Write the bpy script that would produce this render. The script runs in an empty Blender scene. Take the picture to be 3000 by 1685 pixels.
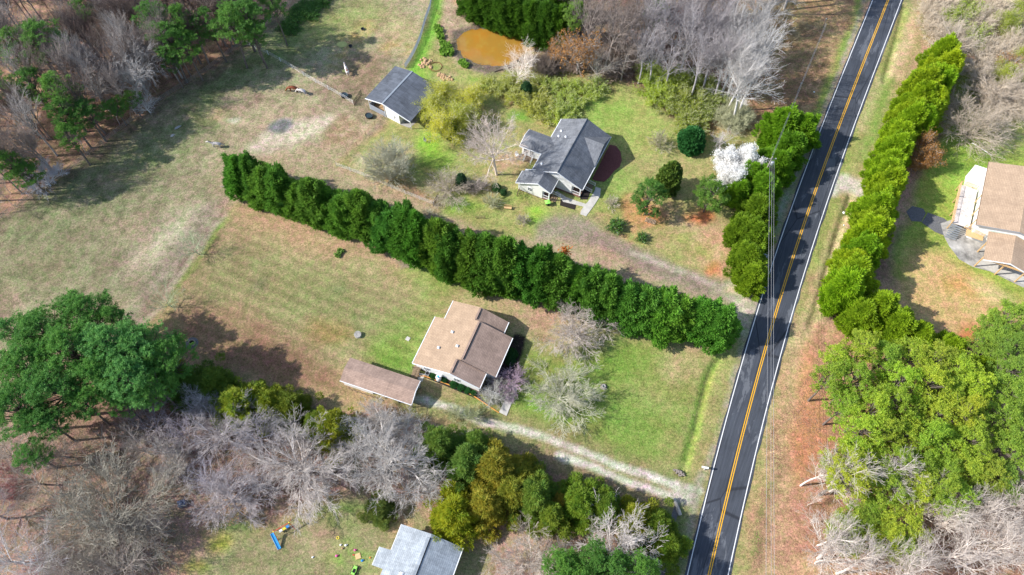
import bpy, math, random
import numpy as np
from math import sin, cos, pi, radians as rad
from mathutils import Vector, Matrix
random.seed(7)
SC = bpy.context.scene
COL = SC.collection
# ------------------------------------------------------------------ camera
H = 130.0                       # metres above the ground
F = 2300.0                      # focal length in units of a 3000 wide frame
TH = math.atan(F / 4283.0)      # tilt away from straight down
CT, ST = cos(TH), sin(TH)
cd = bpy.data.cameras.new('camera'); cam = bpy.data.objects.new('camera', cd); COL.objects.link(cam)
cam.location = (0, 0, H); cam.rotation_euler = (TH, 0, 0)
cd.sensor_width = 36; cd.lens = 36 * F / 3000; cd.clip_end = 6000; cd.clip_start = 1
SC.camera = cam
# ------------------------------------------------------------------ light
SUN_EL = 38.0
w = bpy.data.worlds.new('World'); SC.world = w; w.use_nodes = True
nt = w.node_tree
sky = nt.nodes.new('ShaderNodeTexSky'); sky.sky_type = 'NISHITA'; sky.sun_disc = False
sky.sun_elevation = rad(SUN_EL); sky.sun_rotation = rad(-90)
bg = nt.nodes['Background']; bg.inputs[1].default_value = 0.15
nt.links.new(sky.outputs[0], bg.inputs[0])
sl = bpy.data.lights.new('sun', 'SUN'); sun = bpy.data.objects.new('sun', sl); COL.objects.link(sun)
sl.energy = 4.4; sl.angle = rad(0.6); sl.color = (1.0, 0.96, 0.90)
_d = Vector((cos(rad(SUN_EL)), 0.07, -sin(rad(SUN_EL))))
sun.rotation_euler = _d.to_track_quat('-Z', 'Y').to_euler(); sun.location = (-60, 60, 120)
SC.view_settings.view_transform = 'Standard'; SC.view_settings.look = 'None'
SC.view_settings.exposure = 0.66; SC.view_settings.gamma = 1.0
SC.view_settings.use_curve_mapping = False

def G(u, v, z=0.0):
    """a spot read off the photograph -> the place where it stands (metres)"""
    dx = (u - 1500) / F; dy = -(v - 842.5) / F
    k = (z - H) / (dy * ST - CT)
    return (dx * k, (dy * CT + ST) * k)

# ------------------------------------------------------------------ materials
MATS = {}
def newmat(name):
    m = bpy.data.materials.new(name); m.use_nodes = True
    MATS[name] = m
    return m, m.node_tree, m.node_tree.nodes['Principled BSDF']
def N(nt, typ, **kw):
    n = nt.nodes.new(typ)
    for k, v in kw.items():
        if k.startswith('i_'): n.inputs[k[2:].replace('_', ' ')].default_value = v
        else: setattr(n, k, v)
    return n
def ramp(nt, src, stops):
    r = nt.nodes.new('ShaderNodeValToRGB')
    while len(r.color_ramp.elements) < len(stops): r.color_ramp.elements.new(0.5)
    for e, (p, c) in zip(r.color_ramp.elements, stops):
        e.position = p; e.color = (c[0], c[1], c[2], 1) if hasattr(c, '__len__') else (c, c, c, 1)
    nt.links.new(src, r.inputs[0])
    return r.outputs[0]
def mixc(nt, a, b, fac, mode='MIX'):
    n = nt.nodes.new('ShaderNodeMix'); n.data_type = 'RGBA'; n.blend_type = mode
    for s, v in ((6, a), (7, b), (0, fac)):
        if isinstance(v, bpy.types.NodeSocket): nt.links.new(v, n.inputs[s])
        elif s == 0: n.inputs[0].default_value = v
        else: n.inputs[s].default_value = (v[0], v[1], v[2], 1)
    return n.outputs[2]
def noise(nt, scale, detail=3, rough=0.6, vec=None, dist=0.0):
    n = N(nt, 'ShaderNodeTexNoise'); n.inputs['Scale'].default_value = scale
    n.inputs['Detail'].default_value = detail; n.inputs['Roughness'].default_value = rough
    n.inputs['Distortion'].default_value = dist
    if vec is not None: nt.links.new(vec, n.inputs['Vector'])
    return n.outputs[0]
def objco(nt, scale=None, rot=0.0):
    tc = nt.nodes.new('ShaderNodeTexCoord')
    if scale is None: return tc.outputs['Object']
    mp = nt.nodes.new('ShaderNodeMapping'); mp.inputs['Scale'].default_value = scale
    mp.inputs['Rotation'].default_value = (0, 0, rot)
    nt.links.new(tc.outputs['Object'], mp.inputs['Vector'])
    return mp.outputs[0]
def bump(nt, bs, h, strength=0.5, dist=0.05):
    b = nt.nodes.new('ShaderNodeBump'); b.inputs['Strength'].default_value = strength
    b.inputs['Distance'].default_value = dist
    nt.links.new(h, b.inputs['Height']); nt.links.new(b.outputs[0], bs.inputs['Normal'])
def plain(name, col, rough=0.7, metal=0.0, var=0.25, scale=6.0, spec=0.3):
    m, nt, bs = newmat(name)
    co = objco(nt)
    n = noise(nt, scale, 4, 0.65, co)
    c = ramp(nt, n, [(0.25, [x * (1 - var) for x in col]), (0.75, [min(1, x * (1 + var)) for x in col])])
    nt.links.new(c, bs.inputs['Base Color'])
    bs.inputs['Roughness'].default_value = rough; bs.inputs['Metallic'].default_value = metal
    bs.inputs['Specular IOR Level'].default_value = spec
    bump(nt, bs, n, 0.15, 0.02)
    return m
def leafmat(name, ca, cb, cc=None, trans=0.35, scale=0.9, rnd=0.5):
    """foliage: hue wanders through the crown and from tree to tree; object colour tints it"""
    m, nt, bs = newmat(name)
    oi = nt.nodes.new('ShaderNodeObjectInfo')
    co = objco(nt)
    n1 = noise(nt, scale, 3, 0.6, co)
    n2 = noise(nt, 9.0, 2, 0.6, co)
    c = ramp(nt, n1, [(0.32, ca), (0.5, [(x + y) / 2 for x, y in zip(ca, cb)]), (0.68, cb)])
    c = mixc(nt, c, cc or cb, ramp(nt, n2, [(0.5, 0), (0.75, 0.75)]))
    v = ramp(nt, oi.outputs['Random'], [(0, [1 - rnd * .3, 1 - rnd * .25, 1 - rnd * .1]), (1, [1 + rnd * .35, 1 + rnd * .2, 1 - rnd * .1])])
    c = mixc(nt, c, v, 1.0, 'MULTIPLY')
    c = mixc(nt, c, oi.outputs['Color'], 1.0, 'MULTIPLY')
    nt.links.new(c, bs.inputs['Base Color'])
    bs.inputs['Roughness'].default_value = 0.6; bs.inputs['Specular IOR Level'].default_value = 0.25
    tr = nt.nodes.new('ShaderNodeBsdfTranslucent'); nt.links.new(c, tr.inputs[0])
    mx = nt.nodes.new('ShaderNodeMixShader'); mx.inputs[0].default_value = trans
    nt.links.new(bs.outputs[0], mx.inputs[1]); nt.links.new(tr.outputs[0], mx.inputs[2])
    nt.links.new(mx.outputs[0], nt.nodes['Material Output'].inputs[0])
    return m
def barkmat(name, ca, cb, scale=2.0):
    m, nt, bs = newmat(name)
    oi = nt.nodes.new('ShaderNodeObjectInfo'); co = objco(nt)
    c = ramp(nt, noise(nt, scale, 4, 0.7, co), [(0.3, ca), (0.7, cb)])
    c = mixc(nt, c, oi.outputs['Color'], 1.0, 'MULTIPLY')
    nt.links.new(c, bs.inputs['Base Color']); bs.inputs['Roughness'].default_value = 0.9
    bs.inputs['Specular IOR Level'].default_value = 0.15
    return m
def shingle(name, ca, cb, course=0.28, var=0.12):
    m, nt, bs = newmat(name)
    co = objco(nt)
    sp = nt.nodes.new('ShaderNodeSeparateXYZ'); nt.links.new(co, sp.inputs[0])
    cx = nt.nodes.new('ShaderNodeCombineXYZ')
    nt.links.new(sp.outputs[1], cx.inputs[0]); nt.links.new(sp.outputs[0], cx.inputs[1])
    br = nt.nodes.new('ShaderNodeTexBrick'); nt.links.new(cx.outputs[0], br.inputs['Vector'])
    br.inputs['Scale'].default_value = 1.0; br.inputs['Brick Width'].default_value = 0.95
    br.inputs['Row Height'].default_value = course; br.inputs['Mortar Size'].default_value = 0.022
    br.inputs['Color1'].default_value = (*ca, 1); br.inputs['Color2'].default_value = (*cb, 1)
    br.inputs['Mortar'].default_value = (*[x * 0.6 for x in ca], 1)
    n = noise(nt, 0.5, 5, 0.65, co)
    c = mixc(nt, br.outputs[0], ramp(nt, n, [(0.3, 1 - var * 2), (0.7, 1 + var)]), 1.0, 'MULTIPLY')
    n2 = noise(nt, 7, 3, 0.7, co)
    c = mixc(nt, c, ramp(nt, n2, [(0.3, 1 - var), (0.7, 1 + var)]), 1.0, 'MULTIPLY')
    # streaks running down the slope
    st = noise(nt, 1.0, 4, 0.6, objco(nt, (0.25, 2.2, 1)))
    c = mixc(nt, c, ramp(nt, st, [(0.35, 1 - var * 1.5), (0.65, 1.03)]), 0.8, 'MULTIPLY')
    nt.links.new(c, bs.inputs['Base Color']); bs.inputs['Roughness'].default_value = 0.9
    bs.inputs['Specular IOR Level'].default_value = 0.2
    bump(nt, bs, br.outputs[1], -0.4, 0.02)
    return m
def siding(name, col, step=0.2):
    m, nt, bs = newmat(name)
    co = objco(nt)
    wv = N(nt, 'ShaderNodeTexWave', wave_type='BANDS', bands_direction='Z', wave_profile='SAW')
    wv.inputs['Scale'].default_value = 1 / step / 6.2832 * 2 * pi / 2; nt.links.new(co, wv.inputs[0])
    c = ramp(nt, noise(nt, 0.9, 4, 0.7, co), [(0.3, [x * .93 for x in col]), (0.7, col)])
    c = mixc(nt, c, ramp(nt, wv.outputs[1], [(0, 0.8), (0.25, 1)]), 0.3, 'MULTIPLY')
    nt.links.new(c, bs.inputs['Base Color']); bs.inputs['Roughness'].default_value = 0.55
    bump(nt, bs, wv.outputs[1], 0.3, 0.02)
    return m

shingle('tan_shingle', (0.47, 0.34, 0.235), (0.42, 0.30, 0.205), 0.26, 0.08)
shingle('brown_shingle', (0.42, 0.30, 0.24), (0.35, 0.25, 0.20), 0.26, 0.12)
shingle('slate_shingle', (0.21, 0.22, 0.24), (0.165, 0.175, 0.195), 0.26, 0.15)
shingle('pale_grey_shingle', (0.40, 0.44, 0.48), (0.33, 0.37, 0.41), 0.30, 0.14)
shingle('felt_roof', (0.135, 0.15, 0.18), (0.125, 0.14, 0.168), 1.9, 0.18)
siding('white_siding', (0.88, 0.88, 0.87)); siding('pale_green_siding', (0.36, 0.43, 0.38))
siding('grey_metal_sheet', (0.30, 0.33, 0.38), 0.25)
plain('white_trim', (0.78, 0.79, 0.80), 0.5, var=0.06)
plain('brick', (0.22, 0.12, 0.09), 0.85, var=0.3, scale=8)
plain('concrete', (0.47, 0.45, 0.41), 0.85, var=0.18, scale=1.2)
plain('stained_concrete', (0.34, 0.325, 0.30), 0.85, var=0.75, scale=0.45)
plain('old_timber', (0.24, 0.17, 0.11), 0.85, var=0.35, scale=5)
plain('new_timber', (0.60, 0.40, 0.20), 0.75, var=0.2, scale=4)
plain('deck_board', (0.62, 0.56, 0.52), 0.7, var=0.4, scale=1.2)
plain('dark_mulch', (0.028, 0.022, 0.02), 0.95, var=0.6, scale=9)
plain('red_mulch', (0.15, 0.055, 0.05), 0.95, var=0.45, scale=7)
plain('galvanised', (0.42, 0.45, 0.47), 0.45, 0.6, var=0.15)
plain('wire', (0.32, 0.32, 0.34), 0.5, 0.4, var=0.05)
plain('rope', (0.72, 0.70, 0.68), 0.7, var=0.1)
plain('pole_timber', (0.30, 0.27, 0.24), 0.85, var=0.25)
plain('black_plastic', (0.03, 0.035, 0.045), 0.45, var=0.2)
plain('trough_water', (0.03, 0.05, 0.06), 0.05, var=0.2)
plain('glass', (0.035, 0.05, 0.07), 0.08, var=0.3, spec=0.8)
plain('ash', (0.13, 0.13, 0.135), 0.95, var=0.5)
plain('char', (0.012, 0.012, 0.014), 0.9, var=0.4)
plain('red_paint', (0.62, 0.06, 0.04), 0.4, var=0.1); plain('blue_plastic', (0.02, 0.22, 0.62), 0.35, var=0.1)
plain('sky_blue_plastic', (0.06, 0.36, 0.72), 0.35, var=0.1); plain('yellow_plastic', (0.75, 0.60, 0.05), 0.4, var=0.1)
plain('lime_plastic', (0.30, 0.72, 0.12), 0.4, var=0.12); plain('white_plastic', (0.8, 0.8, 0.8), 0.4, var=0.05)
plain('orange_plastic', (0.75, 0.22, 0.03), 0.5, var=0.1); plain('pink_plastic', (0.7, 0.12, 0.32), 0.5, var=0.1)
plain('rust', (0.24, 0.10, 0.05), 0.85, var=0.4); plain('straw', (0.44, 0.29, 0.16), 0.95, var=0.45, scale=5)
plain('hay', (0.42, 0.43, 0.15), 0.95, var=0.3); plain('cut_log', (0.36, 0.27, 0.19), 0.9, var=0.6, scale=12)
plain('stone', (0.26, 0.22, 0.19), 0.9, var=0.5, scale=5); plain('navy_cover', (0.06, 0.08, 0.14), 0.6, var=0.3)
plain('edging', (0.66, 0.30, 0.07), 0.7, var=0.2); plain('horse_chestnut', (0.20, 0.055, 0.022), 0.6, var=0.2)
plain('horse_grey', (0.50, 0.46, 0.44), 0.6, var=0.35, scale=3); plain('horse_dark', (0.05, 0.045, 0.05), 0.6, var=0.3)
plain('horse_white', (0.74, 0.70, 0.66), 0.6, var=0.1)

leafmat('cypress_leaf', (0.070, 0.190, 0.022), (0.150, 0.32, 0.032), (0.26, 0.42, 0.050), 0.45)
leafmat('cedar_leaf', (0.10, 0.185, 0.030), (0.21, 0.25, 0.036), (0.36, 0.30, 0.055), 0.4)
leafmat('pine_leaf', (0.095, 0.230, 0.060), (0.180, 0.330, 0.070), (0.32, 0.46, 0.120), 0.42)
leafmat('magnolia_leaf', (0.05, 0.13, 0.016), (0.12, 0.19, 0.022), (0.30, 0.34, 0.07), 0.15, 2.0)
leafmat('holly_leaf', (0.022, 0.11, 0.026), (0.050, 0.17, 0.040), (0.09, 0.22, 0.06), 0.2, 1.5)
leafmat('bud_leaf', (0.30, 0.40, 0.045), (0.42, 0.48, 0.06), (0.5, 0.55, 0.10), 0.45, 1.0)
leafmat('blossom', (0.84, 0.83, 0.81), (0.93, 0.93, 0.92), None, 0.5, 2.0, 0.05)
leafmat('dead_leaf', (0.34, 0.17, 0.05), (0.46, 0.24, 0.08), None, 0.3, 1.5, 0.2)
leafmat('dry_grass', (0.20, 0.17, 0.07), (0.42, 0.33, 0.18), (0.50, 0.42, 0.26), 0.3, 0.3, 0.1)
leafmat('green_grass', (0.10, 0.17, 0.03), (0.20, 0.27, 0.05), (0.30, 0.33, 0.09), 0.3, 0.3, 0.1)
leafmat('litter_leaf', (0.22, 0.11, 0.07), (0.50, 0.30, 0.19), (0.62, 0.42, 0.28), 0.2, 0.8, 0.1)
leafmat('weed_leaf', (0.10, 0.22, 0.03), (0.22, 0.38, 0.06), (0.34, 0.5, 0.10), 0.3, 1.5, 0.2)
barkmat('pine_bark', (0.10, 0.08, 0.07), (0.22, 0.185, 0.16))
barkmat('grey_bark', (0.38, 0.37, 0.37), (0.68, 0.67, 0.66))
barkmat('dark_bark', (0.05, 0.04, 0.035), (0.12, 0.10, 0.09))
barkmat('twig', (0.32, 0.31, 0.31), (0.54, 0.525, 0.515), 1.0)

# ------------------------------------------------------------------ objects
def tag(o, label=None, cat=None, group=None, kind=None):
    if label: o['label'] = label
    if cat: o['category'] = cat
    if group: o['group'] = group
    if kind: o['kind'] = kind
    return o
def empty(name, loc=(0, 0, 0), rz=0.0):
    o = bpy.data.objects.new(name, None); COL.objects.link(o)
    o.location = loc if len(loc) == 3 else (loc[0], loc[1], 0); o.rotation_euler = (0, 0, rz)
    o.empty_display_size = 0.3
    return o
class MB:
    """collects geometry for ONE mesh object"""
    def __init__(s): s.v = []; s.f = []
    def add(s, vs, fs):
        k = len(s.v); s.v += [tuple(p) for p in vs]; s.f += [tuple(i + k for i in f) for f in fs]; return s
    def box(s, c, d, rz=0.0):
        x, y, z = c; a, b, h = d[0] / 2, d[1] / 2, d[2] / 2; C, S = cos(rz), sin(rz)
        P = [(x + i * a * C - j * b * S, y + i * a * S + j * b * C, z + k * h) for i, j, k in
             ((-1, -1, -1), (1, -1, -1), (1, 1, -1), (-1, 1, -1), (-1, -1, 1), (1, -1, 1), (1, 1, 1), (-1, 1, 1))]
        return s.add(P, [(0, 3, 2, 1), (4, 5, 6, 7), (0, 1, 5, 4), (1, 2, 6, 5), (2, 3, 7, 6), (3, 0, 4, 7)])
    def prism(s, poly, z0, z1):
        n = len(poly); a = sum(poly[i][0] * poly[(i + 1) % n][1] - poly[(i + 1) % n][0] * poly[i][1] for i in range(n))
        if a < 0: poly = poly[::-1]
        return s.add([(x, y, z0) for x, y in poly] + [(x, y, z1) for x, y in poly],
                     [tuple(range(n))[::-1], tuple(range(n, 2 * n))] + [(i, (i + 1) % n, n + (i + 1) % n, n + i) for i in range(n)])
    def slab(s, poly, t=0.14):
        """sloping plate: polygon of 3D points and its thickness downwards"""
        n = len(poly); a = sum(poly[i][0] * poly[(i + 1) % n][1] - poly[(i + 1) % n][0] * poly[i][1] for i in range(n))
        if a < 0: poly = poly[::-1]
        return s.add([(x, y, z - t) for x, y, z in poly] + list(poly),
                     [tuple(range(n))[::-1], tuple(range(n, 2 * n))] + [(i, (i + 1) % n, n + (i + 1) % n, n + i) for i in range(n)])
    def section(s, prof, y0, y1):
        """profile in x,z pushed along y"""
        n = len(prof)
        return s.add([(x, y0, z) for x, z in prof] + [(x, y1, z) for x, z in prof],
                     [tuple(range(n)), tuple(range(n, 2 * n))[::-1]] + [(i, n + i, n + (i + 1) % n, (i + 1) % n) for i in range(n)])
    def sectionx(s, prof, x0, x1):
        n = len(prof)
        return s.add([(x0, y, z) for y, z in prof] + [(x1, y, z) for y, z in prof],
                     [tuple(range(n))[::-1], tuple(range(n, 2 * n))] + [(i, (i + 1) % n, n + (i + 1) % n, n + i) for i in range(n)])
    def tube(s, pts, r, n=6, r1=None, cap=True):
        pts = [Vector(p) for p in pts]; m = len(pts); k = len(s.v); V = []; Fc = []
        for i, p in enumerate(pts):
            d = (pts[min(i + 1, m - 1)] - pts[max(i - 1, 0)]).normalized()
            a = d.cross(Vector((0, 0, 1)) if abs(d.z) < 0.9 else Vector((1, 0, 0))).normalized(); b = d.cross(a)
            rr = r if r1 is None else r + (r1 - r) * i / (m - 1)
            V += [tuple(p + a * rr * cos(2 * pi * j / n) + b * rr * sin(2 * pi * j / n)) for j in range(n)]
        for i in range(m - 1):
            Fc += [(i * n + j, i * n + (j + 1) % n, (i + 1) * n + (j + 1) % n, (i + 1) * n + j) for j in range(n)]
        if cap: Fc += [tuple(range(n))[::-1], tuple(range((m - 1) * n, m * n))]
        return s.add(V, Fc)
    def lathe(s, prof, c=(0, 0, 0), n=20, sx=1, sy=1, rz=0):
        V = []; m = len(prof)
        for r, z in prof:
            for j in range(n):
                x, y = r * sx * cos(2 * pi * j / n), r * sy * sin(2 * pi * j / n)
                V.append((c[0] + x * cos(rz) - y * sin(rz), c[1] + x * sin(rz) + y * cos(rz), c[2] + z))
        Fc = [(i * n + j, i * n + (j + 1) % n, (i + 1) * n + (j + 1) % n, (i + 1) * n + j) for i in range(m - 1) for j in range(n)]
        Fc += [tuple(range(n))[::-1], tuple(range((m - 1) * n, m * n))]
        return s.add(V, Fc)
    def build(s, name, mat, parent=None, smooth=False):
        me = bpy.data.meshes.new(name); me.from_pydata(s.v, [], s.f); me.update()
        me.materials.append(MATS[mat] if isinstance(mat, str) else mat)
        if smooth: me.polygons.foreach_set('use_smooth', [True] * len(me.polygons))
        o = bpy.data.objects.new(name, me); COL.objects.link(o)
        if parent: o.parent = parent
        return o
def npmesh(name, V, Q, mat):
    """mesh from numpy arrays: vertices (n,3) and quads (m,4)"""
    me = bpy.data.meshes.new(name)
    me.vertices.add(len(V)); me.vertices.foreach_set('co', np.asarray(V, np.float32).ravel())
    me.loops.add(Q.size); me.loops.foreach_set('vertex_index', Q.astype(np.int32).ravel())
    me.polygons.add(len(Q)); me.polygons.foreach_set('loop_start', np.arange(0, Q.size, 4, dtype=np.int32))
    me.update(calc_edges=True); me.validate()
    me.materials.append(MATS[mat])
    return me
def meshobj(name, me, parent=None):
    o = bpy.data.objects.new(name, me); COL.objects.link(o)
    if parent: o.parent = parent
    return o
def copy_tree(o, parent=None):
    c = o.copy(); COL.objects.link(c); c.parent = parent
    for ch in [x for x in bpy.data.objects if x.parent == o]: copy_tree(ch, c)
    return c
# ================================================================== GROUND
def vnoise(x, y, cell, seed, octv=3):
    out = np.zeros_like(x); amp = 1.0; tot = 0
    for o in range(octv):
        rs = np.random.RandomState(seed + o * 17); L = rs.rand(257, 257)
        fx = x / cell + 1000.3; fy = y / cell + 1000.7
        ix = np.floor(fx).astype(int); iy = np.floor(fy).astype(int)
        tx = fx - ix; ty = fy - iy; tx = tx * tx * (3 - 2 * tx); ty = ty * ty * (3 - 2 * ty)
        a = L[ix % 256, iy % 256]; b = L[(ix + 1) % 256, iy % 256]; c = L[ix % 256, (iy + 1) % 256]; d = L[(ix + 1) % 256, (iy + 1) % 256]
        out += amp * ((a * (1 - tx) + b * tx) * (1 - ty) + (c * (1 - tx) + d * tx) * ty)
        tot += amp; amp *= 0.55; cell *= 0.47
    return out / tot
def axis(lo, hi, step, far):
    a = list(np.arange(lo, hi + step / 2, step)); g = step; L = lo; R = hi; left = []; right = []
    while R < far: g *= 1.35; R += g; L -= g; right.append(R); left.append(L)
    return np.array(left[::-1] + a + right)
gx = axis(-128, 128, 0.4, 2600); gy = axis(10, 158, 0.4, 2600)
nx, ny = len(gx), len(gy)
XX, YY = np.meshgrid(gx, gy, indexing='ij'); XX = XX.ravel(); YY = YY.ravel(); ZZ = np.zeros_like(XX)
WX = (vnoise(XX, YY, 5.0, 3, 3) - .5) * 2; WY = (vnoise(XX, YY, 5.0, 91, 3) - .5) * 2
NB = vnoise(XX, YY, 9.0, 44, 4); NF = vnoise(XX, YY, 1.6, 55, 3)
COLR = np.zeros((len(XX), 3))
def polydist(px, py, poly):
    """signed distance, negative inside"""
    n = len(poly); d = np.full(px.shape, 1e9); ins = np.zeros(px.shape, bool)
    for i in range(n):
        x0, y0 = poly[i]; x1, y1 = poly[(i + 1) % n]
        ex, ey = x1 - x0, y1 - y0; L = ex * ex + ey * ey + 1e-9
        t = np.clip(((px - x0) * ex + (py - y0) * ey) / L, 0, 1)
        d = np.minimum(d, np.hypot(px - x0 - t * ex, py - y0 - t * ey))
        c = ((y0 > py) != (y1 > py)) & (px < (x1 - x0) * (py - y0) / (y1 - y0 + 1e-12) + x0)
        ins ^= c
    return np.where(ins, -d, d)
def linedist(px, py, pts):
    d = np.full(px.shape, 1e9)
    for (x0, y0), (x1, y1) in zip(pts[:-1], pts[1:]):
        ex, ey = x1 - x0, y1 - y0; L = ex * ex + ey * ey + 1e-9
        t = np.clip(((px - x0) * ex + (py - y0) * ey) / L, 0, 1)
        d = np.minimum(d, np.hypot(px - x0 - t * ex, py - y0 - t * ey))
    return d
def W(pts): return [G(u, v) for u, v in pts]
def paint(pts, col, soft=2.0, op=1.0, warp=1.5, noisy=0.0, nfield=None, world=False):
    P_ = pts if world else W(pts)
    xs = [p[0] for p in P_]; ys = [p[1] for p in P_]; m = soft + warp + 1
    sel = np.where((XX > min(xs) - m) & (XX < max(xs) + m) & (YY > min(ys) - m) & (YY < max(ys) + m))[0]
    if not len(sel): return
    d = polydist(XX[sel] + WX[sel] * warp, YY[sel] + WY[sel] * warp, P_)
    a = np.clip(0.5 - d / soft, 0, 1); a = a * a * (3 - 2 * a) * op
    if noisy:
        f = (NF if nfield is None else nfield)[sel]
        a = a * np.clip((f - 0.5) * 4 * noisy + 1 - 0.5 * noisy, 0, 1)
    COLR[sel] = COLR[sel] * (1 - a[:, None]) + np.array(col) * a[:, None]
def blob(u, v, ru, rv, col, soft=2.0, op=1.0, rot=0.0, warp=1.5, noisy=0.0):
    C, S = cos(rad(rot)), sin(rad(rot))
    paint([(u + ru * cos(t) * C - rv * sin(t) * S, v + ru * cos(t) * S + rv * sin(t) * C) for t in [i * pi / 8 for i in range(16)]], col, soft, op, warp, noisy)
def stroke(pts, width, col, soft=1.0, op=1.0, warp=0.8, noisy=0.0):
    P_ = W(pts); xs = [p[0] for p in P_]; ys = [p[1] for p in P_]; m = soft + warp + width
    sel = np.where((XX > min(xs) - m) & (XX < max(xs) + m) & (YY > min(ys) - m) & (YY < max(ys) + m))[0]
    d = linedist(XX[sel] + WX[sel] * warp, YY[sel] + WY[sel] * warp, P_) - width / 2
    a = np.clip(0.5 - d / soft, 0, 1) * op
    if noisy: a = a * np.clip((NF[sel] - 0.5) * 4 * noisy + 1 - 0.5 * noisy, 0, 1)
    COLR[sel] = COLR[sel] * (1 - a[:, None]) + np.array(col) * a[:, None]
TAN = (0.30, 0.235, 0.135); GREEN = (0.155, 0.20, 0.050); LUSH = (0.135, 0.235, 0.040); OLIVE = (0.165, 0.175, 0.075)
DIRT = (0.27, 0.215, 0.155); GREYD = (0.33, 0.29, 0.23); LITTER = (0.40, 0.255, 0.175); BRICKL = (0.42, 0.20, 0.10)
MUD = (0.15, 0.115, 0.080); PALE = (0.42, 0.37, 0.265); BROWN = (0.22, 0.14, 0.085); GOLD = (0.40, 0.29, 0.11); DARKL = (0.13, 0.075, 0.06)
# everything: woodland floor
COLR[:] = np.array(LITTER) * 0.85
t_ = np.clip((vnoise(XX, YY, 4.0, 66, 4) - .46) * 7, 0, 1)[:, None]; COLR[:] = COLR * (1 - .55 * t_) + np.array(DARKL) * .55 * t_
# pasture on the left
PAST = [(-260, 900), (0, 640), (100, 565), (300, 410), (480, 270), (640, 160), (720, 120), (860, 20), (1000, -120), (1330, -120), (1262, 60), (1225, 150), (1187, 205), (1150, 330), (1010, 470), (985, 487), (850, 520), (700, 560), (640, 640), (430, 960), (300, 1100), (-260, 1250)]
paint(PAST, (0.24, 0.215, 0.135), 3)
paint(PAST, (0.285, 0.225, 0.155), 2, .95, noisy=1.4, nfield=NB)
blob(250, 560, 260, 95, (0.14, 0.165, 0.078), 8, .65, -28, noisy=.5); blob(520, 400, 160, 70, (0.16, 0.19, 0.08), 7, .6, -35, noisy=.5)  # dark green by the wood: grass with the wood's shade painted in
blob(620, 290, 120, 60, (0.13, 0.165, 0.065), 7, .7, -38, noisy=.4); blob(850, 120, 170, 60, (0.125, 0.18, 0.055), 8, .75, -30, noisy=.4)
blob(80, 800, 170, 60, (0.19, 0.185, 0.10), 8, .6, -20); blob(1000, 60, 160, 60, (0.20, 0.215, 0.075), 9, .7, -10)
blob(500, 700, 150, 50, PALE, 7, .95, -38, noisy=.35); blob(470, 720, 90, 20, (.50, .44, .33), 3, .8, -40, noisy=.8); blob(420, 760, 120, 35, PALE, 7, .5, -40, noisy=.5)
stroke([(690, 570), (610, 640), (520, 750), (400, 920), (340, 1010)], 4.5, (0.27, 0.225, 0.175), 3, .85)
stroke([(650, 620), (560, 760), (450, 880)], 2.0, (0.20, 0.15, 0.10), 1.5, .7, noisy=.6)
blob(840, 400, 150, 30, (.46, .41, .33), 3, .95, -22, noisy=.3); blob(905, 375, 60, 14, PALE, 2, .7, -25, noisy=.8); blob(880, 430, 90, 22, PALE, 3, .4, -18, noisy=.8)
blob(823, 370, 38, 19, (0.15, 0.15, 0.165), 1.5, .95, -10, warp=.8)
blob(880, 460, 190, 40, (0.30, 0.225, 0.155), 5, .8, -8); blob(1000, 400, 70, 40, (0.28, 0.19, 0.115), 4, .7, -50, noisy=.6)
blob(1060, 215, 90, 60, (0.20, 0.145, 0.095), 6, .9, -35); blob(1040, 290, 110, 45, (0.20, 0.15, 0.105), 4, .9, 10)
blob(1045, 100, 55, 22, GOLD, 4, .8, -40, noisy=.7); blob(990, 170, 50, 22, (0.30, 0.25, 0.10), 3, .75, -40, noisy=.8)
blob(1180, 100, 60, 55, (0.30, 0.26, 0.13), 6, .6); blob(1160, 140, 50, 20, GOLD, 4, .6, noisy=.8); blob(1000, 130, 18, 7, (0.30, 0.31, 0.13), 1, .7)
blob(628, 330, 32, 18, (0.42, 0.31, 0.19), 2, .8, 20, noisy=.5); blob(740, 295, 36, 14, (0.11, 0.075, 0.055), 1.5, .85, -20, noisy=.9); blob(700, 290, 60, 35, (0.24, 0.19, 0.14), 4, .6)
blob(180, 630, 22, 12, (0.45, 0.37, 0.25), 1.5, .7, noisy=.5); blob(680, 350, 16, 8, (.4, .38, .34), 1, .5)
# churned ground: scattered darker hoof marks
s_ = (polydist(XX, YY, W(PAST)) < 0) & (NF > 0.60); COLR[s_] *= (0.80)
s_ = (polydist(XX, YY, W(PAST)) < 0) & (NF < 0.36); COLR[s_] *= (1.10)
# wood floor up to the wire
WOODP = [(-300, 860), (0, 640), (100, 570), (250, 462), (350, 388), (480, 294), (600, 218), (712, 132), (800, 55), (905, -25), (905, -200), (-300, -200)]
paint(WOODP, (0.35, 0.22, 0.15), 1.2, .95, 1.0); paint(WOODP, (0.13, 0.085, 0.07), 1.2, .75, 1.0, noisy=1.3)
stroke([(0, 655), (100, 585), (250, 477), (350, 403), (480, 309), (600, 233), (712, 147), (800, 72)], 3.0, (0.13, 0.10, 0.075), 2, .75, 1.0, noisy=.4)  # dark band: shadow of the wood edge painted along the wire
stroke([(695, 585), (625, 675), (560, 755), (490, 860), (430, 935), (360, 1015)], 2.2, (0.36, 0.30, 0.235), 1.2, .9, .8, noisy=.3)
stroke([(672, 592), (600, 690), (530, 780), (455, 890), (380, 975)], .9, (0.15, 0.11, 0.085), .8, .8, .8, noisy=.5)
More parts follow.
